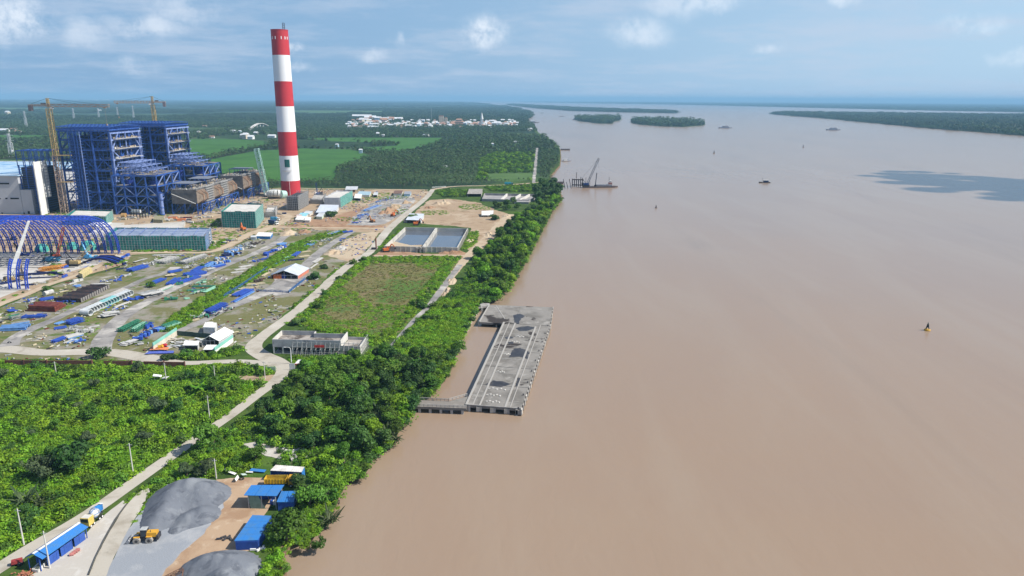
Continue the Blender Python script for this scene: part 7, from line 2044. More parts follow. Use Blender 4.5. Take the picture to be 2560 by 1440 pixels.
t = thing("brick_heap", "small heap of red bricks at the bottom left corner", "brick heap", P(64, 1437)); rg = random.Random(2)
for i in range(60):
 b = P(64, 1437) + Vector((rg.gauss(0, .9), rg.gauss(0, .7), .1 + rg.uniform(0, .6))); MB().box(b, (.5, .25, .2), rg.uniform(0, 3)).build("brick", M("brick_red", (.42, .17, .10), .9), t)
t = thing("lane_kerb", "thin dark kerb edge with weeds along the concrete lane", "kerb", P(270, 1345))
kp = PL([(318, 1262), (290, 1300), (262, 1350), (240, 1395), (222, 1440)])
for a, b in zip(kp[:-1], kp[1:]): MB().beam(a + Vector((0, 0, .3)), b + Vector((0, 0, .3)), .25, .6).build("kerb_stone", M("dark_kerb", (.10, .10, .09), .9), t)

# ---- concrete mixer truck
a, b = P(214, 1322), P(256, 1286); u = (b - a).normalized(); rz = math.atan2(u.y, u.x); nn = Vector((-u.y, u.x, 0)); c = (a + b) / 2; L = (b - a).length
t = thing("mixer_truck", "blue and white concrete mixer truck with a yellow cab beyond the long shed", "mixer truck", a)
MB().box(c + U * 1.05, (L * .95, 1.0, .4), rz).build("chassis", DARK, t)
MIXB = M("mixer_blue", (.03, .20, .52), .45)
cb = MB().box(a + u * 1.1 + U * 2.0, (2.2, 2.5, 2.4), rz).build("cab", M("cab_yellow", (.70, .54, .14), .5), t)
MB().box(a - u * .02 + U * 2.5, (.08, 2.2, 1.0), rz).build("windscreen", GLASS, cb); MB().box(a + u * 1.1 + U * 3.24, (1.8, 2.2, .1), rz).build("cab_roof", CONCW, cb)
d0, d1 = a + u * 3.0 + U * 2.0, a + u * (L - .6) + U * 3.2
ax = (d1 - d0).normalized(); ra = nn; rb = ax.cross(ra)
prof = [(0, .5), (.06, 1.0), (.35, 1.35), (.55, 1.3), (.92, .62), (1, .5)]; nseg = 20
for lo, hi, m_, nm in ((0, 3, MIXB, "drum_rear"), (2, 5, M("mixer_white", (.72, .73, .74), .45), "drum_front")):
 mb = MB(); vs = []
 for f, r in prof[lo:hi + 1]:
  o = d0 + (d1 - d0) * f
  for k in range(nseg): an = 2 * math.pi * k / nseg; vs.append(o + ra * (r * math.cos(an)) + rb * (r * math.sin(an)))
 rows = hi - lo
 mb.add(vs, [(i * nseg + k, i * nseg + (k + 1) % nseg, (i + 1) * nseg + (k + 1) % nseg, (i + 1) * nseg + k) for i in range(rows) for k in range(nseg)])
 mb.build(nm, M("mixer_white", (.72, .73, .74)) if nm == "drum_rear" else MIXB, t, smooth=True)
mb = MB()
for k in range(10):
 an = 2 * math.pi * k / 10; prev = None
 for i, (f, r) in enumerate(prof[1:5]):
  an2 = an + f * 1.4; p = d0 + (d1 - d0) * f + ra * ((r + .02) * math.cos(an2)) + rb * ((r + .02) * math.sin(an2))
  if prev is not None and k % 2 == 0: mb.beam(prev, p, .22, .08)
  prev = p
mb.build("drum_stripe", MIXB, t, kind="stuff")
MB().box(d1 + u * .2 + U * -.6, (.9, 1.0, 1.8), rz).build("chute_frame", MIXB, t); MB().box(d1 + u * .3 + U * .55, (1.1, 1.2, .12), rz, .3).build("hopper", WHITE, t)
for i in (.10, .30, .62, .78):
 for k in (-1, 1):
  w = a + u * (L * i) + nn * 1.05 * k + U * .52; wh = MB().cyl(w - nn * .2, w + nn * .2, .52, n=14).build("wheel", TYRE, t); MB().cyl(w - nn * .22, w + nn * .22, .28, n=10).build("rim", WHITE, wh)

# ---- blue roofed open shed, container office, white shed, tipper lorry
zt = ZG + 4.6
q = [P(610, 1239, zt), P(692, 1241, zt), P(711, 1213, zt), P(629, 1213.5, zt)]
t = thing("open_shed", "flat bright blue roofed open shed with a green side screen", "shed", gx(q[0]))
for i in range(3): roof_plane([lerp(q[0], q[1], i / 3), lerp(q[0], q[1], (i + 1) / 3 - .004), lerp(q[3], q[2], (i + 1) / 3 - .004), lerp(q[3], q[2], i / 3)], "roof_sheet", BR_, 4, t)
for uu in (.1, .5, .93):
 for vv in (.08, .9): MB().box(gx(qpt(q, uu, vv)) + Vector((0, 0, 2.25)), (.2, .2, 4.5)).build("post", SCAF, t)
a, b = gx(qpt(q, .16, .06)), gx(qpt(q, .62, .06)); MB().hexa([a, b, b + Vector((0, .1, 0)), a + Vector((0, .1, 0))], [a + Vector((-.8, .3, 4.4)), b + Vector((-2.2, .3, 4.4)), b + Vector((-2.2, .4, 4.4)), a + Vector((-.8, .4, 4.4))]).build("side_screen", M("sage_screen", (.20, .30, .24), .8, (.15, .24, .19), .8), t)
a, b = gx(qpt(q, .1, .92)), gx(qpt(q, .95, .92)); MB().prism([a, b, b + Vector((0, .1, 0)), a + Vector((0, .1, 0))], ZG, ZG + 3).build("back_wall", BW, t)
for k in range(3): MB().box(gx(qpt(q, .7 + .09 * k, .5)) + Vector((0, 0, .7)), (1.0, .8, 1.4), .3 * k).build("stored_drum", [BW, WHITE, DARK][k], t)
zt = ZG + 3.0
q = [P(692, 1256, zt), P(735, 1256, zt), P(741, 1228, zt), P(704, 1229, zt)]
t = thing("low_shed", "lower blue roofed shed under the riverside tree, right of the open shed", "shed", gx(q[0]))
for i in range(2): roof_plane([lerp(q[0], q[1], i / 2), lerp(q[0], q[1], (i + 1) / 2 - .004), lerp(q[3], q[2], (i + 1) / 2 - .004), lerp(q[3], q[2], i / 2)], "roof_sheet", BR_, 4, t)
MB().prism([gx(v) + (gx(sum(q, Vector()) / 4) - gx(v)) * .06 for v in q], ZG, zt - .1).build("walls", BW, t)
zt = ZG + 2.9
q = [P(588, 1353, zt), P(645, 1351, zt), P(678, 1290, zt), P(634, 1288, zt)]
t = thing("blue_container", "deep blue corrugated container office beside the big riverside tree", "container", gx(q[0]))
MB().prism([gx(v) for v in q], ZG, zt - .12).build("box", BW, t)
for i in range(4): roof_plane([lerp(q[0], q[3], i / 4) + (q[0] - q[1]).normalized() * .2, lerp(q[1], q[2], i / 4), lerp(q[1], q[2], (i + 1) / 4 - .004), lerp(q[0], q[3], (i + 1) / 4 - .004) + (q[0] - q[1]).normalized() * .2], "roof_sheet", BR_, 3, t)
mb = MB()
for i in range(22): mb.box(gx(lerp(q[0], q[1], (i + .5) / 22)) + Vector((0, -.06, 1.4)), (.14, .1, 2.6))
for i in range(30): mb.box(gx(lerp(q[1], q[2], (i + .5) / 30)) + Vector((.06, 0, 1.4)), (.1, .14, 2.6))
mb.build("corrugation", BW, t, kind="stuff")
MB().box(gx(lerp(q[1], q[2], .5)) + Vector((.1, 0, 1.1)), (.1, .9, 2.1)).build("door", WHITE, t)
for px, rz in (((563, 1350), .2), ((648, 1376), .1)):
 p = P(*px); o = thing("scrap_iron", "dark scrap steel frame on the sand left of the blue container" if px[0] < 600 else "white scrap panels at the container's front right corner", "scrap", p)
 for k in range(5): MB().box(p + Vector((k * .8 - 1.6, (k % 2) * .8, .35)), (1.6, .5, .5), rz + k * .5).build("piece", DARK if px[0] < 600 else WHITE, o)
zt = ZG + 3.6
q = [P(676, 1177, zt), P(754, 1181, zt), P(761, 1168, zt), P(690, 1163, zt)]
t = thing("white_roof_shed", "white roofed shed with blue sheet walls behind the yellow tipper lorry", "shed", gx(q[0]))
for i in range(3): roof_plane([lerp(q[0], q[1], i / 3), lerp(q[0], q[1], (i + 1) / 3 - .004), lerp(q[3], q[2], (i + 1) / 3 - .004), lerp(q[3], q[2], i / 3)], "roof_sheet", M("dusty_white_roof", (.70, .68, .64), .7, (.55, .52, .48), .35), 4, t)
for k, (a, b) in enumerate(((q[1], q[2]), (q[2], q[3]), (q[3], q[0]))):
 a, b = gx(a), gx(b); w = (b - a).normalized(); w = Vector((-w.y, w.x, 0)) * .06; MB().prism([a - w, b - w, b + w, a + w], ZG, zt - .1).build("wall", BR_ if k == 0 else BW, t)
a, b = gx(lerp(q[0], q[3], .4)), gx(lerp(q[1], q[2], .4)); MB().prism([a, b, b + Vector((0, .1, 0)), a + Vector((0, .1, 0))], ZG, zt - .3).build("wall", BW, t)
lorry((702, 1214), "yellow tipper lorry parked in front of the white roofed shed", YELLOW, M("tipper_yellow", (.66, .44, .03), .5, (.5, .3, .03), .8), 9.5, .02, True, 1.05)
rg = random.Random(8)
for i, (px, sz, m, lb, rz_, tl) in enumerate((((593, 1203), (1.0, 2.4, .1), WHITE, "white board leaning upright by the tyre", 0, 1.2), ((571, 1178), (2.2, 1.6, .1), ZINC, "grey white sheet lying in the weeds, left", .6, .1), ((581, 1186), (2.6, 1.0, .1), WHITE, "white broken panel in the weeds below the grey sheet", -.3, .2), ((610, 1190), (1.6, 1.4, .1), M("pale_mint_panel", (.5, .62, .55)), "pale mint panel right of the broken white panel", .8, .3), ((645, 1180), (5.0, 1.6, .12), BR_, "bright blue roof sheet lying by the rubble", -.1, .05), ((624, 1184), (2.2, .7, .1), WHITE, "white strip beside the blue sheet", .1, .1))):
 p = P(*px); o = thing("loose_sheet", lb, "panel", p, "loose panels in the weeds"); MB().box(p + Vector((0, 0, .6 if tl < 1 else 1.1)), sz, rz_, tl).build("sheet", m, o)
p = P(604, 1199); t = thing("scrap_tyre_ring", "old tyre lying by the leaning white board", "tyre", p)
mb = MB(); mb.lathe(p, [(.45, .02), (.8, .02), (.85, .2), (.8, .4), (.45, .4), (.45, .02)], 18); mb.build("tyre", TYRE, t)
t = thing("rubble_pile", "pale broken concrete rubble beside the clearing near the river", "rubble", P(735, 1138))
for i in range(70):
 p = P(rg.gauss(736, 14), rg.gauss(1137, 7)); MB().box(p + Vector((0, 0, rg.uniform(.2, .8))), (rg.uniform(.5, 1.6), rg.uniform(.4, 1.1), rg.uniform(.3, .8)), rg.uniform(0, 3), rg.uniform(-.5, .5)).build("chunk", CONCW if i % 3 else CONC, t)
t = thing("conveyor_stub", "rusty conveyor frame jutting over the lower gravel mound", "conveyor", P(470, 1440))
a = P(470, 1436) + Vector((0, -2, 3)); mb = MB(); mb.lattice(a, a + Vector((-5, -3, -1.5)), .8, .9, .12); mb.beam(a, a + Vector((1.2, -4, -1)), .25); mb.build("frame", M("rust_frame", (.18, .10, .07)), t, kind="stuff")
# ================================================================== VEGETATION
L_SCRUB = LEAF("scrub_leaf", (.085, .205, .010), (.265, .490, .030), .32, .28)
L_TREE = LEAF("tree_leaf", (.040, .115, .010), (.125, .255, .030), .25, .40)
L_DARK = LEAF("dark_mangrove_leaf", (.026, .078, .014), (.078, .165, .032), .2, .35)
L_GREY = LEAF("grey_green_leaf", (.050, .090, .034), (.125, .180, .078), .2, .2)
L_PALM = LEAF("coconut_frond", (.022, .060, .018), (.085, .145, .042), .2, .35)
L_NIPA = LEAF("nipa_frond", (.030, .060, .020), (.095, .130, .050), .25, .2)
L_REED = LEAF("reed_blade", (.180, .210, .055), (.400, .370, .150), .3, .3)
L_FARG = LEAF("far_canopy", (.018, .045, .014), (.052, .095, .026), .1, .3)
BARK = M("bark", (.16, .125, .095), .95, (.09, .07, .055), 2.)

def leaf_mesh(name, P0, NR, S, var, mat, fold=.25, seed=0, asp=1.0):
 rg = np.random.default_rng(seed)
 n = len(P0)
 NR = NR / np.linalg.norm(NR, axis=1, keepdims=True)
 t = rg.normal(0, 1, (n, 3)); t -= (t * NR).sum(1, keepdims=True) * NR; t /= np.linalg.norm(t, axis=1, keepdims=True)
 b = np.cross(NR, t)
 s = S[:, None]
 vs = np.stack([P0 - t * s, P0 - b * s * .62 * asp + NR * s * fold, P0 + t * s, P0 + b * s * .62 * asp + NR * s * fold], 1).reshape(-1, 3)
 me = bpy.data.meshes.new(name)
 me.vertices.add(len(vs)); me.vertices.foreach_set("co", vs.ravel())
 me.loops.add(4 * n); me.loops.foreach_set("vertex_index", np.arange(4 * n))
 me.polygons.add(n); me.polygons.foreach_set("loop_start", np.arange(0, 4 * n, 4)); me.polygons.foreach_set("loop_total", np.full(n, 4))
 a = me.attributes.new("leafvar", "FLOAT", "FACE"); a.data.foreach_set("value", var.astype(np.float32))
 me.materials.append(mat); me.update()
 return me
def cloud_of_leaves(lobes, n, size, seed, up=.35, inner=.2):
 """Leaves over and inside overlapping lobes (centre, radii); hollows between lobes stay open."""
 rg = np.random.default_rng(seed)
 w = np.array([r[0] * r[1] + r[0] * r[2] for c, r in lobes]); w = w / w.sum()
 li = rg.choice(len(lobes), n, p=w)
 C = np.array([c for c, r in lobes])[li]; RR = np.array([r for c, r in lobes])[li]
 d = rg.normal(0, 1, (n, 3)); d[:, 2] = np.abs(d[:, 2]) * 1.0 - rg.uniform(0, .55, n); d /= np.linalg.norm(d, axis=1, keepdims=True)
 rad = np.where(rg.random(n) < inner, rg.uniform(.4, .8, n), rg.uniform(.82, 1.08, n))
 P0 = C + d * RR * rad[:, None]
 NR = d * .8 + rg.normal(0, .42, (n, 3)) + np.array([0, 0, up])
 S = size * rg.uniform(.6, 1.35, n)
 lob = rg.random(len(lobes))[li]
 var = np.clip(.5 * rg.random(n) + .5 * lob + rg.normal(0, .08, n), 0, 1)
 return P0, NR, S, var
def trunk_mesh(name, h, r, limbs, seed):
 rg = random.Random(seed); mb = MB()
 mb.cyl((0, 0, -.3), (0, 0, h * .5), r, r * .7, 7); mb.cyl((0, 0, h * .5), (.1 * h * rg.uniform(-1, 1), .1 * h * rg.uniform(-1, 1), h * .8), r * .7, r * .35, 6)
 for k in range(limbs):
  a = 6.28 * k / limbs + rg.uniform(-.4, .4); z = h * rg.uniform(.35, .55)
  mb.cyl((0, 0, z), (math.cos(a) * h * .28, math.sin(a) * h * .28, z + h * .26), r * .42, r * .15, 5)
 me = bpy.data.meshes.new(name); me.from_pydata(mb.v, [], mb.f); me.materials.append(BARK); return me
# --- prototypes (built once, shared by every copy)
TREES = []
def tree_proto(seed, mat, R_, H_, nl, n, size, spread=1.0, low=.35):
 rg = random.Random(seed); lobes = []
 for k in range(nl):
  a = rg.uniform(0, 6.28); rr = R_ * spread * rg.uniform(.15, .72) ** .8
  z = H_ * rg.uniform(low, .82) * (1 - .25 * (rr / R_))
  s = R_ * rg.uniform(.30, .52)
  lobes.append(((math.cos(a) * rr, math.sin(a) * rr, z), (s, s, s * rg.uniform(.6, .85))))
 P0, NR, S, var = cloud_of_leaves(lobes, n, size, seed)
 return leaf_mesh("crown", P0, NR, S, var, mat, seed=seed), trunk_mesh("trunk", H_ * .75, R_ * .07 + .08, 4, seed)
BROAD = [tree_proto(10 + i, [L_TREE, L_TREE, L_DARK, L_GREY, L_TREE, L_DARK][i], [3.6, 3.2, 3.4, 3.3, 4.2, 3.0][i], [7.5, 8.5, 7.0, 7.2, 7.8, 8.0][i], [13, 11, 14, 12, 16, 11][i], 1500, .36) for i in range(6)]
VINE = [tree_proto(30 + i, [L_SCRUB, L_TREE, L_SCRUB][i], [3.4, 3.0, 3.8][i], [6.5, 8.8, 7.4][i], [12, 10, 15][i], 1500, .34) for i in range(3)]
BUSH = [tree_proto(40 + i, [L_SCRUB, L_TREE, L_DARK, L_SCRUB][i], 2.0, [2.6, 3.0, 2.6, 2.2][i], 8, 560, .27, 1.0, .12) for i in range(4)]
def frond(mb, base, az, L, droop, w, rise, seg=4):
 """One arching frond: a folded blade of two rows of quads."""
 u = Vector((math.cos(az), math.sin(az), 0)); s = Vector((-u.y, u.x, 0)); pts = []
 for i in range(seg + 1):
  f = i / seg
  pts.append(base + u * (L * f * (1 - .12 * f)) + Vector((0, 0, L * (rise * f - droop * f * f))))
 for i in range(seg):
  w0, w1 = w * math.sin(math.pi * (.12 + .86 * i / seg)) ** .6, w * math.sin(math.pi * (.12 + .86 * (i + 1) / seg)) ** .6
  dn = Vector((0, 0, -.38))
  mb.add([pts[i], pts[i + 1], pts[i + 1] + s * w1 + dn * w1, pts[i] + s * w0 + dn * w0], [(0, 1, 2, 3)])
  mb.add([pts[i], pts[i] - s * w0 + dn * w0, pts[i + 1] - s * w1 + dn * w1, pts[i + 1]], [(0, 1, 2, 3)])
def with_var(mb, name, mat, per, seed):
 me = bpy.data.meshes.new(name); me.from_pydata(mb.v, [], mb.f); rg = np.random.default_rng(seed)
 nf = len(mb.f); v = np.repeat(rg.random(nf // per + 1), per)[:nf]
 a = me.attributes.new("leafvar", "FLOAT", "FACE"); a.data.foreach_set("value", v.astype(np.float32)); me.materials.append(mat); return me
PALMS = []
for k in range(3):
 rg = random.Random(70 + k); mb = MB(); h = [8.5, 10.5, 7][k]; top = Vector((rg.uniform(-.8, .8), rg.uniform(-.8, .8), h))
 for i in range(15): frond(mb, top, i * 2.399 + rg.uniform(-.2, .2), rg.uniform(3.6, 4.6), rg.uniform(.5, 1.15), .62, rg.uniform(.2, .85))
 tm = MB(); tm.cyl((0, 0, -.3), top * .55, .24, .18, 6); tm.cyl(top * .55, top, .18, .14, 6)
 t_ = bpy.data.meshes.new("trunk"); t_.from_pydata(tm.v, [], tm.f); t_.materials.append(BARK)
 PALMS.append((with_var(mb, "fronds", L_PALM, 8, k), t_))
NIPA = []
for k in range(2):
 rg = random.Random(90 + k); mb = MB()
 for i in range(38): frond(mb, Vector((rg.uniform(-1.2, 1.2), rg.uniform(-1.2, 1.2), .1)), i * 2.399, rg.uniform(2.6, 4.6), rg.uniform(.5, 1.1), .26, rg.uniform(.9, 1.6), 6)
 NIPA.append((with_var(mb, "fronds", L_NIPA, 12, k), trunk_mesh("stem", .8, .25, 0, 1)))
BAN = []
mb = MB(); rg = random.Random(5)
for i in range(11): frond(mb, Vector((rg.uniform(-.3, .3), rg.uniform(-.3, .3), 1.6)), i * 2.399, rg.uniform(2.2, 3.0), rg.uniform(.5, 1.0), .48, rg.uniform(.6, 1.2), 5)
BAN.append((with_var(mb, "leaves", L_SCRUB, 10, 3), trunk_mesh("stem", 2.2, .18, 0, 2)))

def plant(kind, protos, px, s, label, group=None, rz=None, cat="tree", seed=0, world=None, zs=1.0):
 b = Vector((world[0], world[1], ZG)) if world is not None else P(*px)
 rg = random.Random(seed + int(b.x * 13 + b.y * 7))
 cr_, tr_ = protos[rg.randrange(len(protos))]
 t = thing(kind, label, cat, b, group, rg.uniform(0, 6.28) if rz is None else rz, (s, s, s * zs))
 for nm, me in (("crown" if me_is(cr_) == "crown" else me_is(cr_), cr_), (me_is(tr_), tr_)):
  o = bpy.data.objects.new(nm, me); COL.objects.link(o); o.parent = t
 return t
def me_is(me): return me.name.split(".")[0]

# --- single trees that can be pointed at
B = BROAD
for i_, px_ in enumerate(((926, 1050), (948, 1062), (972, 1092), (985, 1104), (905, 1030), (960, 1040))):
 plant("nipa_palm", NIPA, px_, 1.0 + .12 * (i_ % 3), f"nipa palm clump, {ordw(i_ + 1)} of six in the belt near the waterline bend", "nipa palms in the near belt", None, "palm")
plant("broadleaf_tree", [B[1]], (508, 1128), 1.4, "tall rounded tree overhanging the road, casting shade across it")
plant("broadleaf_tree", [B[3]], (515, 1192), .95, "pale green feathery tree behind the great gravel mound, by the pale pole")
plant("broadleaf_tree", [B[3]], (468, 1190), .75, "smaller bushy tree between the mound's back and the road")
plant("broadleaf_tree", [B[4]], (640, 1150), .85, "slim feathery tree beside the rubble clearing")
plant("broadleaf_tree", [B[0]], (585, 1168), .6, "low bushy tree left of the feathery tree by the clearing")
plant("broadleaf_tree", [B[4]], (716, 1352), 1.35, "big spreading tree leaning over the deep blue container office")
plant("broadleaf_tree", [B[4]], (775, 1265), 1.15, "dense tree between the low blue shed and the river")
plant("broadleaf_tree", [B[0]], (812, 1235), .8, "shorter tree on the river side of the dense tree behind the sheds")
plant("broadleaf_tree", [B[5]], (745, 1225), .8, "upright tree hiding the tipper lorry's cab")
plant("nipa_palm", NIPA, (826, 1306), 1.05, "clump of nipa palm leaning out over the water by the sheds", None, None, "palm")
plant("bush", [BUSH[1]], (800, 1366), 1.0, "round green bush at the water's edge near the bottom", None, None, "bush")
plant("bush", [BUSH[3]], (764, 1368), .95, "pale twiggy bush between the big tree and the round waterside bush", None, None, "bush")
plant("bush", [BUSH[0]], (690, 1402), 1.1, "bright yellow green bush by the lower gravel mound", None, None, "bush")
plant("bush", [BUSH[0]], (664, 1432), 1.0, "bright green bush at the very bottom edge right of the gravel", None, None, "bush")
plant("bush", [BUSH[1]], (715, 1428), .7, "dull green bush on the mud at the bottom edge", None, None, "bush")
plant("broadleaf_tree", [BUSH[2]], (250, 890), 2.6, "lone dark round tree at the yard road fork")
plant("bush", [BUSH[2]], (124, 727), 1.7, "dark bush beside the earth road above the white tank", None, None, "bush")
plant("bush", [BUSH[2]], (503, 668), 1.25, "small dark ball shaped bush in the middle of the yard", None, None, "bush")
plant("broadleaf_tree", [BUSH[2]], (781, 697), 2.4, "dark round tree at the hangar's right wall")
plant("bush", [BUSH[2]], (812, 672), 1.6, "dark bush beside the road just beyond the hangar tree", None, None, "bush")
plant("bush", [BUSH[1]], (378, 718), 1.6, "green bush between the blue beams and the loop road", None, None, "bush")
plant("broadleaf_tree", [BUSH[2]], (1240, 549), 2.8, "lone round tree right of the white tarpaulin shelters")
plant("broadleaf_tree", [BUSH[2]], (1028, 549), 3.0, "dark tree behind the silver shelter by the dirt road")
plant("broadleaf_tree", [BUSH[2]], (827, 541), 3.2, "dark round tree against the silver roofed store")
plant("broadleaf_tree", [B[2]], (184, 1178), 1.75, "broad very dark spreading tree in the near scrub")
plant("broadleaf_tree", [B[3]], (112, 1200), 1.35, "greyish feathery tree left of the broad dark tree")
plant("nipa_palm", NIPA, (62, 1258), 1.25, "grey green palm clump in the scrub near the left edge", None, None, "palm")
plant("nipa_palm", NIPA, (105, 1262), 1.0, "smaller palm clump right of the grey green palm clump", None, None, "palm")
plant("broadleaf_tree", [B[3]], (398, 1034), 1.15, "rounded grey green tree in the middle of the scrub")
plant("broadleaf_tree", [B[2]], (440, 1030), .9, "darker tree touching the rounded grey green tree")
plant("broadleaf_tree", [B[1]], (345, 1010), .8, "upright tree left of the rounded grey green tree")
plant("broadleaf_tree", [B[0]], (225, 1050), 1.0, "leafy tree in the scrub above the broad dark tree")
for i, (px, s) in enumerate((((478, 978), 1.4), ((500, 985), 1.5), ((575, 968), 1.5), ((592, 962), 1.2))):
 plant("banana_plant", BAN, px, s, ["left banana plant of the pair above the scrub's middle", "right banana plant of the pair above the scrub's middle", "larger banana plant left of the bare patch", "smaller banana plant beside the bare patch"][i], None, None, "banana plant")

# --- dense belts: trees nothing sets apart within their belt share its label
def W(px): return [(p.x, p.y) for p in PL(px)]
RIVPOLY = [(p.x - .5, p.y) for p in BANK]
def belt(poly_px, spacing, kind, protos, smin, smax, label, group, seed, cat="tree", holes=(), edge="", margin=3.6):
 x, y = scatter(W(poly_px), spacing, seed, [W(h) for h in holes], margin=margin)
 rg = np.random.default_rng(seed + 5)
 bx = np.array([p.x for p in BANK if p.y < 1500]); by = np.array([p.y for p in BANK if p.y < 1500])
 if edge:
  rows = np.clip(((np.interp(y, by, bx) - x) // 7).astype(int), 0, 30); key = y
 else:
  rows = ((y - y.min()) // (spacing * 1.15)).astype(int); key = x
 for r in sorted(set(rows)):
  for q, i in enumerate(sorted(np.where(rows == r)[0], key=lambda i: key[i])):
   lb = f"{label}, {ordw(q + 1)} {edge or 'from the left'} in row {ordw(int(r) + 1)} from the {'water' if edge else 'front'}"
   plant(kind, protos, None, float(rg.uniform(smin, smax) * rg.choice([.8, 1, 1, 1.15])), lb, group, None, cat, seed, (float(x[i]), float(y[i])), float(rg.uniform(.8, 1.3)))
 k = x
 return len(k)
belt([(735, 945), (800, 918), (900, 905), (985, 900), (1060, 905), (1118, 925), (1110, 955), (1085, 980), (1036, 1012), (1018, 1050), (990, 1085), (970, 1115), (925, 1140), (905, 1185), (868, 1198), (820, 1165), (745, 1112), (660, 1085), (590, 1060), (650, 1010)],
     6.6, "riverside_tree", [B[0], B[1], B[2], B[4], B[5], B[2], VINE[0], VINE[1]], .75, 1.25, "dark bank tree", "trees of the near riverside belt", 3, edge="from the sheds", margin=8.5)
belt([(1205, 715), (1165, 700), (1180, 665), (1215, 620), (1262, 575), (1300, 545), (1350, 510), (1395, 490), (1402, 498), (1372, 536), (1352, 572), (1336, 604), (1316, 645), (1294, 685), (1266, 725), (1240, 745), (1215, 745)],
     8.2, "mangrove_tree", [B[5], B[1], B[0], VINE[0], VINE[1], VINE[2], VINE[2]], .85, 1.3, "leafy bank tree", "trees of the upper riverside belt", 7, edge="upriver from the jetty")
belt([(1380, 500), (1340, 505), (1330, 490), (1360, 470), (1385, 456), (1404, 478), (1406, 496)], 11, "corner_tree", [B[2], B[5]], 1.3, 1.8, "tall corner tree by the intake", "trees on the river corner", 9)
belt([(1205, 520), (1290, 505), (1300, 525), (1240, 530)], 11, "scrub_tree", [B[2], B[0]], .7, 1.1, "thicket tree by the bare lot", "trees of the small thicket", 10)
for i, (px, s) in enumerate((((1100, 905), .8), ((1125, 900), .75), ((1146, 875), .85), ((1132, 890), .8), ((1178, 802), .5), ((1165, 822), .45), ((1186, 785), .5))):
 plant("waterside_bush", [BUSH[1], BUSH[2]], px, s * 2.1 if i < 4 else s * 2.4, ["feathery bush at the water, first from the belt's edge toward the jetty", "feathery bush at the water, second toward the jetty", "large feathery bush jutting into the jetty basin", "feathery bush beside the large one at the basin", "tiny bush growing at the retaining wall's middle", "tiny bush at the retaining wall's lower part", "tiny bush at the retaining wall's upper end"][i], None, None, "bush")
for i, px in enumerate(((1062, 770), (1085, 768), (1040, 765), (1112, 772), (1062, 800), (1000, 900), (940, 915), (1010, 870), (1090, 800), (1150, 770))):
 plant("bush", [BUSH[1], BUSH[2]], px, random.Random(i).uniform(1.2, 1.9), f"dark bush in the creeper ground beside the gravel path, {ORD[i]} listed from the track's end", "bushes beside the gravel path", None, "bush")
for i, px in enumerate(((735, 812), (752, 806), (800, 770), (812, 735), (850, 700), (885, 660), (905, 652), (870, 690), (870, 842), (760, 835))):
 plant("bush", [BUSH[1], BUSH[2]], px, random.Random(i).uniform(1.2, 1.8), f"dark bush on the marsh margin near {['the house, left', 'the house, upper left', 'the road, lower', 'the road, middle', 'the road, upper', 'the pond road, left', 'the pond road, right', 'the road, inside the others', 'the house back, right', 'the house back, left'][i]}", "bushes of the marsh margin", None, "bush")
for i, px in enumerate(((415, 898), (440, 896), (470, 893), (500, 896), (530, 892), (560, 886), (470, 884), (590, 874))):
 plant("bush", [BUSH[2], BUSH[1]], px, random.Random(i).uniform(1.0, 1.5), f"bush, {ordw(i + 1)} in the hedge like row below the compound", "bushes below the compound", None, "bush")
SCRUB = [(-160, 912), (60, 916), (240, 918), (440, 918), (560, 914), (690, 918), (686, 935), (640, 938), (575, 942), (585, 956), (672, 958), (610, 1012), (540, 1060), (452, 1108), (330, 1188), (190, 1280), (60, 1358), (-40, 1420), (-160, 1420)]
nb = belt(SCRUB, 15.5, "scrub_tree", [B[0], B[1], B[3], B[2]], .42, .78, "small tree in the creeper scrub", "small trees in the near scrub", 14)
belt([(430, 1190), (470, 1120), (560, 1075), (640, 1090), (600, 1110), (545, 1200), (500, 1200)], 7, "scrub_bush", [BUSH[0], BUSH[1]], .9, 1.5, "bright bush behind the mound", "bushes behind the gravel mound", 15, "bush")
belt([(640, 1165), (700, 1150), (780, 1160), (860, 1200), (840, 1260), (790, 1290), (745, 1250), (770, 1200), (700, 1160)], 5.5, "riverside_tree", [BUSH[1], BUSH[2], BUSH[0]], .9, 1.6, "low tree by the sheds", "low trees round the batching sheds", 16)

# --- masses nobody could count: scattered clumps, one object per mass
def proto_coll(name, meshes):
 c = bpy.data.collections.new(name)
 for i, m in enumerate(meshes):
  o = bpy.data.objects.new(f"{name}_{i}", m); c.objects.link(o)
 return c
def joined(pair, name):
 cr_, tr_ = pair
 me = bpy.data.meshes.new(name)
 v = [x.co[:] for x in cr_.vertices]; k = len(v); v += [x.co[:] for x in tr_.vertices]
 f = [tuple(p.vertices) for p in cr_.polygons] + [tuple(i + k for i in p.vertices) for p in tr_.polygons]
 me.from_pydata(v, [], f); me.materials.append(cr_.materials[0]); me.materials.append(tr_.materials[0])
 nf, n2 = len(cr_.polygons), len(tr_.polygons)
 me.polygons.foreach_set("material_index", [0] * nf + [1] * n2)
 val = np.zeros(nf, np.float32); cr_.attributes["leafvar"].data.foreach_get("value", val)
 a = me.attributes.new("leafvar", "FLOAT", "FACE"); a.data.foreach_set("value", np.concatenate([val, np.zeros(n2, np.float32)])); return me
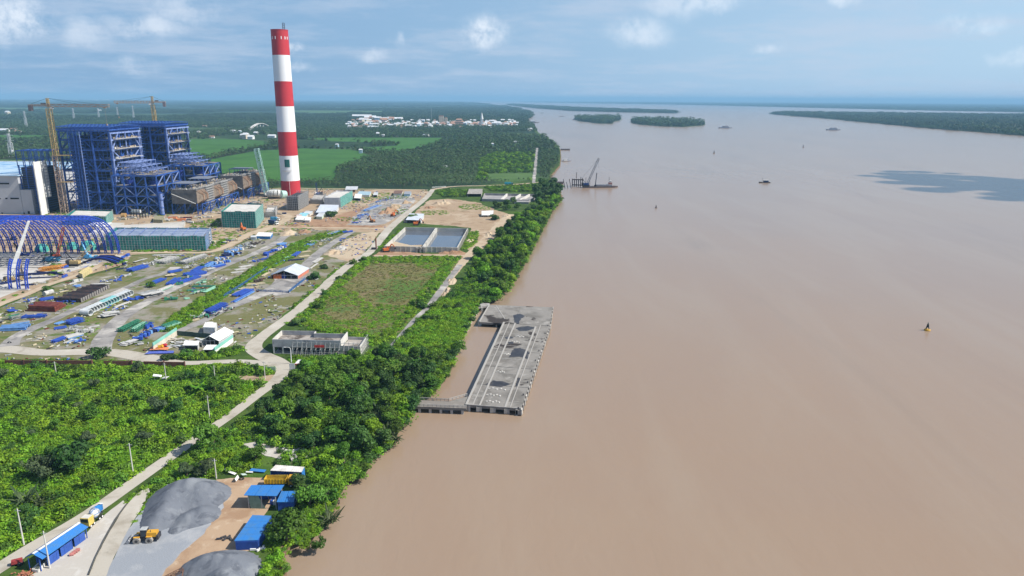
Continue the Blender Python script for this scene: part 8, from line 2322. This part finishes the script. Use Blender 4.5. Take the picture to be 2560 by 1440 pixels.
def stuff(name, label, x, y, z, sc, coll, seed=0, mat=None):
 n = len(x)
 me = bpy.data.meshes.new(name); me.vertices.add(n)
 me.vertices.foreach_set("co", np.stack([x, y, np.full(n, z) if np.isscalar(z) else z], 1).astype(np.float32).ravel())
 a = me.attributes.new("sc3", "FLOAT_VECTOR", "POINT"); a.data.foreach_set("vector", sc.astype(np.float32).ravel())
 o = bpy.data.objects.new(name, me); COL.objects.link(o)
 g = bpy.data.node_groups.new(name + "_scatter", "GeometryNodeTree")
 g.interface.new_socket("Geometry", in_out="INPUT", socket_type="NodeSocketGeometry"); g.interface.new_socket("Geometry", in_out="OUTPUT", socket_type="NodeSocketGeometry")
 N, Lk = g.nodes, g.links
 gi, go = N.new("NodeGroupInput"), N.new("NodeGroupOutput")
 iop = N.new("GeometryNodeInstanceOnPoints"); ci = N.new("GeometryNodeCollectionInfo")
 ci.inputs["Collection"].default_value = coll; ci.inputs["Separate Children"].default_value = True; ci.inputs["Reset Children"].default_value = True
 iop.inputs["Pick Instance"].default_value = True
 ri = N.new("FunctionNodeRandomValue"); ri.data_type = "INT"; ri.inputs["Min"].default_value = 0; ri.inputs["Max"].default_value = len(coll.objects) - 1; ri.inputs["Seed"].default_value = seed
 rr = N.new("FunctionNodeRandomValue"); rr.data_type = "FLOAT_VECTOR"; rr.inputs["Min"].default_value = (-.12, -.12, 0); rr.inputs["Max"].default_value = (.12, .12, 6.283); rr.inputs["Seed"].default_value = seed + 1
 na = N.new("GeometryNodeInputNamedAttribute"); na.data_type = "FLOAT_VECTOR"; na.inputs["Name"].default_value = "sc3"
 Lk.new(gi.outputs[0], iop.inputs["Points"]); Lk.new(ci.outputs[0], iop.inputs["Instance"])
 Lk.new([s for s in ri.outputs if s.enabled and s.type == "INT"][0], iop.inputs["Instance Index"])
 Lk.new([s for s in rr.outputs if s.enabled and s.type == "VECTOR"][0], iop.inputs["Rotation"])
 Lk.new([s for s in na.outputs if s.enabled][0], iop.inputs["Scale"])
 Lk.new(iop.outputs[0], go.inputs[0])
 md = o.modifiers.new("scatter", "NODES"); md.node_group = g
 o["kind"] = "stuff"; o["label"] = label
 return o
def sc_rand(n, a, b, za, zb, seed):
 rg = np.random.default_rng(seed); s = rg.uniform(a, b, n); return np.stack([s, s, s * rg.uniform(za, zb, n)], 1)
def clump(seed, mat, R_, H_, nl, n, size):
 rg = random.Random(seed); lobes = []
 for k in range(nl):
  a = rg.uniform(0, 6.28); rr = R_ * rg.uniform(0, .75); s = R_ * rg.uniform(.32, .6)
  lobes.append(((math.cos(a) * rr, math.sin(a) * rr, H_ * rg.uniform(.1, .55)), (s, s, H_ * rg.uniform(.35, .6))))
 P0, NR, S, var = cloud_of_leaves(lobes, n, size, seed, .6, .1)
 return leaf_mesh("clump", P0, NR, S, var, mat, seed=seed)
C_SCRUB = proto_coll("scrub_clumps", [clump(100 + i, [L_SCRUB, L_SCRUB, L_TREE, L_SCRUB, L_SCRUB][i], 1.7, [1.5, 2.2, 1.9, 1.2, 1.7][i], 6, 190, .25) for i in range(5)])
C_LOW = proto_coll("creeper_clumps", [clump(120 + i, L_SCRUB if i < 3 else L_TREE, 1.5, .8, 5, 90, .24) for i in range(4)])
C_DARK = proto_coll("shade_clumps", [clump(130 + i, [L_TREE, L_DARK, L_SCRUB][i], 1.9, 2.2, 6, 170, .28) for i in range(3)])
def reed(seed):
 rg = np.random.default_rng(seed); n = 46; r = rg.uniform(0, 1.2, n); a = rg.uniform(0, 6.28, n)
 P0 = np.stack([r * np.cos(a), r * np.sin(a), rg.uniform(.35, .9, n)], 1); NR = rg.normal(0, 1, (n, 3)); NR[:, 2] *= .5
 return leaf_mesh("reed", P0, NR, rg.uniform(.3, .6, n), rg.random(n), L_REED, seed=seed, asp=.5)
C_REED = proto_coll("reed_tufts", [reed(150 + i) for i in range(3)])
def mass(name, label, poly, spacing, coll, a, b, za, zb, seed, holes=(), thin=None, z=ZG - .1):
 x, y = scatter(poly if not isinstance(poly[0], Vector) else [(p.x, p.y) for p in poly], spacing, seed, holes)
 if thin is not None:
  k = thin(x, y); x, y = x[k], y[k]
 return stuff(name, label, x, y, z, sc_rand(len(x), a, b, za, zb, seed), coll, seed)
def lowfreq(s, lo, seed):
 """Patchy mask from summed sines: True where the mass grows."""
 def f(x, y):
  v = sum(np.sin(x / s * k1 + y / s * k2 + p) for k1, k2, p in ((1, .6, seed), (-.7, 1.1, seed * 2.1), (1.9, -1.3, seed * .7), (2.3, 2.1, seed * 1.7)))
  return v > lo
 return f
mass("creeper_carpet", "bright low creeper carpet over the near field", W(SCRUB), 1.35, C_LOW, .8, 1.5, .7, 1.3, 1)
mass("creeper_scrub", "bright green creeper scrub rising from the near field", W(SCRUB), 2.3, C_SCRUB, .6, 1.9, .5, 1.35, 24, (), lowfreq(8, -.2, 1))
mass("dark_scrub", "darker bushes in the near field", W(SCRUB), 4.2, C_DARK, .7, 1.7, .6, 1.3, 25, (), lowfreq(11, .7, 4))
BELTPX = [(730, 940), (760, 915), (800, 905), (900, 895), (980, 875), (1000, 845), (1062, 785), (1112, 745), (1170, 695), (1290, 560), (1345, 520), (1392, 496), (1408, 497), (1378, 532), (1342, 603), (1302, 681), (1270, 726), (1246, 751), (1210, 757), (1196, 768), (1168, 822), (1150, 862), (1138, 895), (1128, 925), (1108, 958), (1084, 986), (1038, 1018), (1024, 1052), (994, 1082), (976, 1122), (930, 1146), (912, 1190), (868, 1206), (850, 1240), (806, 1190), (760, 1155), (700, 1150), (690, 1120), (600, 1100), (575, 1075), (640, 1030), (700, 985)]
JS = W([(985, 880), (1062, 785), (1112, 745), (1200, 755), (1180, 800), (1150, 860), (1130, 915), (1050, 905)])
mass("creeper_cover", "creepers over the slope facing the jetty", JS, 1.35, C_LOW, .8, 1.5, .8, 1.6, 3)
mass("slope_bushes", "bushes over the slope facing the jetty", JS, 3.2, C_SCRUB, .6, 1.3, .6, 1.1, 26, (), lowfreq(9, .4, 2))
mass("riverside_undergrowth", "green undergrowth below the riverside trees", W(BELTPX), 2.1, C_DARK, .7, 1.4, .5, 1.1, 2, [JS])
mass("roadside_scrub", "bright scrub between the near road and the gravel mound", W([(380, 1215), (440, 1150), (490, 1120), (570, 1075), (640, 1095), (600, 1105), (660, 1150), (640, 1175), (560, 1185), (540, 1198), (430, 1200), (372, 1240)]), 1.8, C_SCRUB, .6, 1.2, .6, 1.1, 4)
mass("lane_side_weeds", "weeds between the near road and the concrete lane", W([(296, 1262), (372, 1210), (470, 1122), (540, 1080), (520, 1105), (450, 1165), (405, 1200), (376, 1224), (345, 1238), (318, 1258)]), 1.2, C_LOW, .6, 1.1, .6, 1.2, 29)
mass("waterside_scrub", "weeds and bushes on the bank below the sheds", W([(690, 1290), (740, 1265), (800, 1240), (850, 1215), (855, 1240), (828, 1300), (795, 1335), (742, 1358), (716, 1390), (720, 1438), (650, 1452), (640, 1420), (670, 1395), (650, 1375), (668, 1345)]), 1.7, C_SCRUB, .5, 1.1, .5, 1.1, 5)
mass("mound_side_weeds", "weeds between the concrete lane and the gravel mound", W([(378, 1226), (420, 1200), (435, 1202), (395, 1235), (350, 1290), (330, 1330), (322, 1328), (350, 1280)]), 1.4, C_LOW, .5, .9, .6, 1.2, 6)
mass("creeper_strip_growth", "creepers on the long green strip through the yard", W([(395, 830), (430, 790), (520, 732), (600, 690), (660, 655), (720, 615), (790, 588), (870, 575), (860, 582), (800, 600), (740, 640), (650, 690), (560, 745), (500, 790), (440, 830)]), 1.9, C_LOW, .8, 1.5, .8, 1.8, 7)
mass("verge_growth", "creepers on the verge left of the main road", W([(590, 880), (620, 858), (700, 795), (790, 718), (862, 655), (840, 688), (738, 770), (645, 856), (612, 878)]), 1.9, C_LOW, .8, 1.5, .8, 1.8, 8)
mass("margin_growth", "green creepers round the edge of the reed marsh", W([(905, 643), (1165, 642), (1160, 655), (1080, 750), (1005, 838), (930, 868), (900, 852), (700, 806), (745, 765), (862, 690)]), 2.3, C_LOW, .8, 1.6, .8, 1.8, 9, [W([(925, 660), (1110, 655), (1085, 690), (1030, 755), (985, 815), (930, 838), (800, 815), (770, 800), (815, 750), (870, 705)])])
mass("reeds", "brown and green reeds of the marsh", W([(915, 652), (1140, 652), (1085, 715), (1010, 815), (930, 842), (800, 822), (740, 800), (800, 750), (870, 690)]), 1.5, C_REED, .6, 1.2, .3, .65, 10, (), lambda x, y: np.random.default_rng(3).random(len(x)) < .38)
mass("marsh_creepers", "green patches of creeper among the reeds", W([(915, 652), (1140, 652), (1085, 715), (1010, 815), (930, 842), (800, 822), (740, 800), (800, 750), (870, 690)]), 1.7, C_LOW, .6, 1.4, .35, .8, 11, (), lowfreq(24, .25, 3))
mass("house_weeds", "weeds round the unfinished building", W([(660, 882), (690, 892), (905, 898), (935, 870), (990, 870), (1000, 900), (900, 908), (770, 906), (735, 912), (700, 898), (655, 890)]), 1.8, C_LOW, .7, 1.4, .8, 1.9, 12)
mass("fork_weeds", "weeds along the front road below the compound", W([(372, 897), (430, 890), (500, 884), (560, 872), (612, 868), (600, 884), (560, 896), (470, 903), (400, 902)]), 1.7, C_LOW, .8, 1.5, .9, 2., 13)
mass("front_weeds", "grass and weeds along the scrub's upper edge", W([(-150, 893), (0, 895), (200, 897), (300, 900), (370, 906), (300, 910), (-150, 908)]), 2., C_LOW, .6, 1.2, .5, 1.0, 14)
mass("loop_weeds", "weeds inside the road loop", W([(70, 858), (110, 838), (150, 812), (230, 770), (300, 740), (290, 770), (262, 805), (240, 840), (200, 868), (110, 872)]), 3.0, C_LOW, .5, 1.0, .3, .7, 15, (), lowfreq(14, .3, 2))
mass("yard_weeds", "weeds in patches over the laydown yard", W([(0, 770), (120, 722), (300, 670), (330, 640), (560, 628), (500, 670), (430, 700), (300, 728), (140, 800), (60, 830), (0, 838)]), 3.6, C_LOW, .5, 1.1, .3, .7, 16, (), lowfreq(22, .9, 5))
mass("slope_weeds", "green growth right of the twin ponds", W([(1176, 580), (1200, 580), (1188, 610), (1170, 622), (1152, 628)]), 2.2, C_LOW, .8, 1.5, .8, 1.6, 17)
mass("pond_weeds", "green growth left of the twin ponds", W([(1000, 575), (1008, 572), (958, 618), (935, 630), (945, 612)]), 2.2, C_LOW, .8, 1.5, .8, 1.6, 18)
mass("levee_growth", "green growth round the intake basins and levee road", W([(1085, 480), (1150, 470), (1230, 467), (1325, 462), (1380, 455), (1350, 480), (1210, 478), (1165, 492), (1110, 494)]), 2.6, C_DARK, .6, 1.5, .5, 1.2, 19, (), lowfreq(40, -1.5, 4))
mass("apron_weeds", "weeds on the construction ground", W([(480, 555), (560, 545), (560, 560), (540, 572), (470, 575)]) , 3.0, C_LOW, .8, 1.4, .6, 1.2, 20)
mass("hall_weeds", "weeds at the right end of the long netted hall", W([(520, 624), (535, 604), (580, 596), (575, 612), (545, 622), (420, 632), (330, 632), (330, 628)]), 2.6, C_LOW, .9, 1.6, .8, 1.8, 21)
mass("arch_weeds", "weeds along the earth road below the arched shed", W([(-60, 770), (60, 730), (150, 700), (260, 655), (300, 648), (320, 655), (260, 668), (110, 716), (0, 756), (-60, 782)]), 2.6, C_LOW, .8, 1.5, .6, 1.4, 22, [W([(-60, 790), (0, 758), (69, 732), (120, 709), (222, 674), (262, 652), (262, 658), (222, 682), (120, 717), (69, 740), (0, 767)])])
C_BITS = bpy.data.collections.new("yard_bits")
for i_, m_ in enumerate((SW, SGR, SB, SGR, SBK, SY, SGR, SRU)):
 o_ = bpy.data.objects.new("bit", unit_box(m_)); C_BITS.objects.link(o_)
def bits(name, label, poly, sp, seed, thin=None):
 x, y = scatter(W(poly), sp, seed)
 if thin is not None: k = thin(x, y); x, y = x[k], y[k]
 rg = np.random.default_rng(seed); n = len(x)
 stuff(name, label, x, y, ZG + .3, np.stack([rg.uniform(.5, 3.2, n), rg.uniform(.25, .9, n), rg.uniform(.15, .6, n)], 1), C_BITS, seed)
mass("lot_weeds", "weeds in patches on the bare lot", W([(1015, 555), (1040, 530), (1075, 502), (1120, 499), (1190, 507), (1256, 532), (1265, 552), (1200, 560), (1100, 560)]), 3.0, C_LOW, .7, 1.4, .3, .8, 27, (), lowfreq(26, .9, 2))
mass("ground_weeds", "weeds in patches on the construction ground", W(PLANT[2:-3]), 4.0, C_LOW, .7, 1.6, .3, .9, 28, (), lowfreq(33, 1.15, 3))
bits("yard_litter", "scattered offcuts and dunnage on the laydown yard", YARD[1:], 4.4, 80, lowfreq(19, .0, 3))
bits("site_litter", "scattered offcuts over the construction ground", PLANT[2:-2], 5.0, 81, lowfreq(25, -.2, 1))
# palms: the plantation behind the site, then mixed groves to the town and beyond
C_PALM = proto_coll("coconut_palms", [joined(p, "palm") for p in PALMS])
C_MIX = proto_coll("grove_trees", [joined(PALMS[0], "palm"), joined(PALMS[1], "palm"), clump(200, L_FARG, 4.5, 8, 6, 150, .8), clump(201, L_DARK, 5, 7, 6, 150, .8)])
def blobs(seed, R_, H_, n, mat, m=150, size=1.7):
 rg = random.Random(seed); lobes = []
 for k in range(n):
  a = rg.uniform(0, 6.28); rr = R_ * math.sqrt(rg.random()); s = rg.uniform(4, 7)
  lobes.append(((math.cos(a) * rr, math.sin(a) * rr, H_ * rg.uniform(.45, .8)), (s, s, s * .75)))
 P0, NR, S, var = cloud_of_leaves(lobes, m, size, seed, .5, .05); return leaf_mesh("grove", P0, NR, S, var, mat, seed=seed)
C_GROVE = proto_coll("far_groves", [blobs(220 + i, 26, 11, 14, L_FARG if i % 2 else L_PALM, 420) for i in range(4)])
FW = [W(f) for f in FIELDS]
SITE = W([(-900, 468), (200, 490), (560, 478), (700, 466), (1085, 468), (1215, 460), (1330, 452), (1372, 446), (1420, 520), (1000, 700), (-900, 900)])
LANEH = W([(1326, 470), (1334, 400), (1339, 364), (1349, 364), (1349, 400), (1350, 470)])
LANDW = [(p.x - 4, p.y) for p in BANK if p.y > 900] + [(-30000, 45000), (-30000, 900), (-700, 900)]
x, y = scatter([(-1050, 960), (160, 960), (420, 1650), (-1400, 1650)], 7.0, 31, FW + [SITE, LANEH])
k = pip(x, y, LANDW) & (x > -.80 * y - 60); x, y = x[k], y[k]
young = pip(x, y, W([(1190, 452), (1200, 395), (1260, 375), (1335, 372), (1334, 452)]))
stuff("palm_plantation", "coconut palm plantation behind the construction site", x[~young], y[~young], ZG, sc_rand((~young).sum(), .6, .95, .8, 1.15, 32) * np.where(y[~young] < 1160, .72, 1)[:, None], C_PALM, 33)
stuff("young_growth", "lower bright growth beside the straight track", x[young], y[young], ZG, sc_rand(young.sum(), 1.2, 2.6, .6, 1.3, 34), C_DARK, 35)
x, y = scatter([(-3000, 1640), (900, 1640), (1500, 3700), (-3600, 3700)], 12.5, 36, FW)
k = pip(x, y, LANDW) & (x > -.80 * y - 60) & lowfreq(210, -1.6, 2)(x, y); x, y = x[k], y[k]
stuff("palm_groves", "mixed palm groves round the town", x, y, ZG, sc_rand(len(x), .85, 1.35, .65, .95, 37), C_MIX, 38)
FF = [W(f) for f in FARF]
x, y = scatter([(-9000, 3600), (2000, 3600), (3000, 12500), (-10500, 12500)], 46, 39, FW + FF)
k = pip(x, y, LANDW) & (x > -.80 * y - 60) & lowfreq(700, -1.1, 3)(x, y); x, y = x[k], y[k]
stuff("far_groves", "far wooded delta fading towards the horizon", x, y, ZG, sc_rand(len(x), .8, 1.2, .8, 1.2, 40), C_GROVE, 41)
x, y = scatter([(-19000, 12400), (4000, 12400), (5000, 24000), (-19000, 24000)], 150, 42)
k = pip(x, y, LANDW) & lowfreq(1500, -1.2, 6)(x, y); x, y = x[k], y[k]
stuff("horizon_groves", "dim tree masses on the left horizon", x, y, ZG, sc_rand(len(x), 2.6, 4.2, .28, .42, 43), C_GROVE, 44)
for i, isl in enumerate(ISLES):
 big = i in (0, 3)
 x, y = scatter(isl, 34 if big else 13, 50 + i)
 stuff("island_woods", ["woods on the long thin far island", "woods on the smaller of the two mid river islands", "woods on the larger of the two mid river islands", "woods on the long island at the right"][i], x, y, 1.2, sc_rand(len(x), .8, 1.3, .8, 1.6, 51 + i) if big else sc_rand(len(x), 1.0, 2.1, .8, 1.5, 51 + i), C_GROVE if big else C_MIX, 60 + i)
x, y = scatter([(p.x, p.y) for p in fs_] + [(fs_[-1].x + 3000, fs_[-1].y + 3000), (20000, 20000), (16000, 7600)], 95, 70)
k = x < .76 * y + 200; x, y = x[k], y[k]
stuff("far_shore_woods", "woods along the far right shore", x, y, ZG, sc_rand(len(x), 1.8, 2.6, .4, .7, 71), C_GROVE, 72)
# --- the cloud whose shadow lies on the river at the right
c0 = P(2478, 464, 0) + sun_dir * (900 / sun_dir.z)
rg = random.Random(12); mb = MB()
for i in range(60):
 a = rg.uniform(0, 6.28); r = rg.uniform(0, 1) ** .55
 c = c0 + Vector((math.cos(a) * r * 115, math.sin(a) * r * 215, rg.uniform(-15, 40))); s = rg.uniform(22, 52) * (1.2 - .7 * r)
 mb.lathe(c, [(.1, -s * .3), (s * .75, -s * .2), (s, 0), (s * .8, s * .35), (s * .4, s * .6), (.1, s * .65)], 12)
o = mb.build("cloud", M("cloud_white", (.85, .86, .88), 1., (.80, .81, .84), .01), None, True); o["kind"] = "stuff"; o["label"] = "small cumulus cloud shading the river at the right"
# ================================================================== THE TOWN AND FAR HOUSES
HW = [M("town_white", (.80, .80, .78), .8), M("town_cream", (.62, .54, .42), .8), M("town_blue", (.36, .50, .62), .8), M("town_pink", (.60, .42, .36), .8)]
HR = [M("tin_roof", (.70, .72, .74), .6), M("rust_tin_roof", (.34, .20, .14), .8), M("orange_tile_roof", (.44, .26, .18), .8)]
def house_proto(w, d, h, wi, ri):
 mb = MB().box((0, 0, h / 2), (w, d, h)); me = bpy.data.meshes.new("wall"); me.from_pydata(mb.v, [], mb.f); me.materials.append(HW[wi])
 mb = MB(); a, b = w / 2 + .6, d / 2 + .6
 mb.add([(-a, -b, h), (a, -b, h), (a, b, h), (-a, b, h), (-a, 0, h + d * .26), (a, 0, h + d * .26)], [(0, 1, 5, 4), (2, 3, 4, 5), (1, 2, 5), (3, 0, 4), (3, 2, 1, 0)])
 mr = bpy.data.meshes.new("roof"); mr.from_pydata(mb.v, [], mb.f); mr.materials.append(HR[ri]); return me, mr
HP = [house_proto(12, 14, 6, 0, 0), house_proto(9, 16, 9, 1, 0), house_proto(16, 12, 5, 0, 1), house_proto(10, 12, 11, 2, 0), house_proto(22, 14, 6, 0, 0), house_proto(10, 15, 8, 3, 2)]
def house(b, i, rz, label, group, s=1.0):
 t = thing("house", label, "house", b, group, rz, s)
 for nm, me in zip(("wall", "roof"), HP[i % len(HP)]):
  o = bpy.data.objects.new(nm, me); COL.objects.link(o); o.parent = t
rg = random.Random(77)
TH = []
for i in range(270):
 f = rg.random(); px = 868 + 425 * f ** .9; mid = 314 - 4 * f
 py = mid + rg.gauss(0, 3.8)
 TH.append((max(0, min(9, int((py - mid + 9) / 2))), px, py))
for row in sorted({r for r, *_ in TH}):
 for q_, (r, px, py) in enumerate(sorted(h for h in TH if h[0] == row)):
  house(P(px, py), rg.randrange(6), rg.uniform(-.4, .4), f"small pale town house, {ordw(q_ + 1)} from the left in the town's {ordw(10 - row)} row from the palms", "houses of the riverside town", rg.uniform(.8, 1.4))
for q_, px in enumerate(sorted(rg.uniform(895, 1010) for i in range(26))):
 house(P(px, rg.uniform(299, 309)), rg.randrange(6), rg.uniform(-.4, .4), f"pale house of the town's thin left fringe, {ordw(q_ + 1)} from the left", "houses on the town's left fringe", rg.uniform(1.3, 2.2))
for q_, (px, py, s) in enumerate(sorted(((585, 331, 1.5), (600, 334, 1.3), (615, 347, 2.2), (628, 348, 2.0), (607, 345, 1.6), (640, 336, 1.6), (530, 345, 1.4), (10, 331, 2.2), (35, 327, 2), (45, 332, 1.8), (20, 287, 3.2), (945, 340, 1.5), (958, 341, 1.2), (1065, 341, 1.3), (902, 383, 1.1), (843, 368, 1.0), (1232, 366, 1.0), (1290, 358, 1.0), (680, 344, 1.6), (250, 245 + 35, 3), (1326, 326, 1.6), (1322, 328, 1.3), (240, 362, 1.4), (1110, 420, .8), (30, 386, 1.2), (512, 318, 1.6), (498, 335, 1.3)))):
 house(P(px, py), rg.randrange(5), rg.uniform(-.4, .4), f"lone white house among the palms, {ordw(q_ + 1)} from the left", "lone houses among the palms", s * .62)
for i, (px, w) in enumerate(((55, 90), (190, 60), (238, 160), (252, 110), (268, 90), (905, 50))):
 house(P(px, 251 if i < 5 else 296), 4, 0, f"white far building, {ordw(i + 1)} along the left horizon" if i < 5 else "white block at the town's upper left", "white far buildings", (w / 22 * 2.2, 2, 2.4))
b = P(1205, 316); t = thing("church", "white church with a tall pointed spire in the town", "church", b)
MB().box(b + Vector((0, 10, 9)), (22, 40, 18)).build("nave", HW[0], t); MB().box(b + Vector((0, -12, 16)), (11, 11, 32)).build("tower", HW[0], t)
mb = MB(); mb.cyl(b + Vector((0, -12, 32)), b + Vector((0, -12, 62)), 7, .3, 8); mb.build("spire", HW[0], t)
mb = MB(); mb.add([b + Vector(v) for v in ((-12, -10, 18), (12, -10, 18), (12, 30, 18), (-12, 30, 18), (0, -10, 26), (0, 30, 26))], [(0, 3, 5, 4), (1, 4, 5, 2), (0, 4, 1), (2, 5, 3)]); mb.build("roof", HR[1], t)
for i, (px, h) in enumerate(((1101, 38), (1106, 38), (1115, 30))):
 b = P(px, 312); t = thing("block_tower", ["left one of twin cream towers in the town", "right one of twin cream towers in the town", "shorter cream tower right of the twin towers"][i], "tower", b); MB().box(b + Vector((0, 0, h / 2)), (13, 13, h)).build("shaft", HW[1], t); MB().box(b + Vector((0, 0, h + 2)), (10, 10, 4)).build("cap", HR[2], t)
b = P(1148, 314); t = thing("temple", "large orange roofed building with stepped roofs in the town", "temple", b)
for k in range(3):
 MB().box(b + Vector((0, 0, 5 + k * 9)), (56 - k * 16, 30 - k * 8, 6)).build("storey", HW[1], t)
 mb = MB(); a, c, z = 32 - k * 8, 18 - k * 4, 8 + k * 9; mb.add([b + Vector(v) for v in ((-a, -c, z), (a, -c, z), (a, c, z), (-a, c, z), (-a * .6, 0, z + 5), (a * .6, 0, z + 5))], [(0, 1, 5, 4), (2, 3, 4, 5), (1, 2, 5), (3, 0, 4)]); mb.build("roof", HR[2], t)
def mast(px, py, h, label, name="radio_mast", w=3.0, cat="mast"):
 b = P(px, py); t = thing(name, label, cat, b); mb = MB(); mb.lattice(b, b + Vector((0, 0, h * .6)), w, w * 2, w * .16); mb.lattice(b + Vector((0, 0, h * .6)), b + Vector((0, 0, h)), w * .55, w * 1.4, w * .14); mb.build("lattice", ZINC, t, kind="stuff"); return t, b
mast(1079, 305, 70, "thin radio mast standing above the town", w=2.5)
for i, (px, py, h) in enumerate(((66, 318, 62), (186, 302, 62), (248, 298, 58), (295, 292, 58), (335, 300, 74), (30, 392, 46))):
 t, b = mast(px, py, h, f"pale power line pylon among the palms, {ORD[i]} from the left" if i < 5 else "pylon left of the arched plant frame, nearest the grey hall", "pylon", 6, "pylon")
 mb = MB()
 for z in (.7, .82, .94): mb.beam(b + Vector((-9, 0, h * z)), b + Vector((9, 0, h * z)), .8)
 mb.build("crossarm", ZINC, t, kind="stuff")
t = thing("road_bridge", "pale arched road bridge over the canal left of the chimney", "bridge", P(650, 318))
pa, pb = P(622, 327), P(668, 315); prev = None; mb = MB()
for i in range(13):
 p = lerp(pa, pb, i / 12) + Vector((0, 0, 1 + 17 * math.sin(math.pi * i / 12)))
 if prev is not None: mb.beam(prev, p, 12, 2)
 prev = p
mb.build("deck", CONCW, t)
for i in (3, 5, 7, 9):
 p = lerp(pa, pb, i / 12); MB().box(p + Vector((0, 0, 7)), (4, 4, 14)).build("pier", CONCW, t)
t = thing("town_pier", "dark pier reaching from the town shore into the river", "pier", P(1320, 308, 0)); p, q = P(1300, 307, 0), P(1345, 307.5, 0)
MB().beam(p + Vector((0, 0, 2.5)), q + Vector((0, 0, 2.5)), 14, 1.6).build("deck", HULL, t)
for i in range(8): MB().box(lerp(p, q, i / 7) + Vector((0, 0, .8)), (2, 2, 4)).build("pile", HULL, t)
# ------------------------------------------------------------------ haze, after everything it surrounds
hz = MB(); hz.box((0, 22700, 104), (90400, 46800, 212))
hm = bpy.data.materials.new("river_haze"); hm.use_nodes = True
hn, hl = hm.node_tree.nodes, hm.node_tree.links
hn.remove(hn["Principled BSDF"])
pv = hn.new("ShaderNodeVolumePrincipled")
pv.inputs["Color"].default_value = (.37, .70, 1.0, 1)
pv.inputs["Density"].default_value = HAZE
pv.inputs["Anisotropy"].default_value = .0
hl.new(pv.outputs[0], hn["Material Output"].inputs["Volume"])
ho = hz.build("haze", hm); ho["kind"] = "stuff"; ho["label"] = "pale blue humid air over the whole delta"
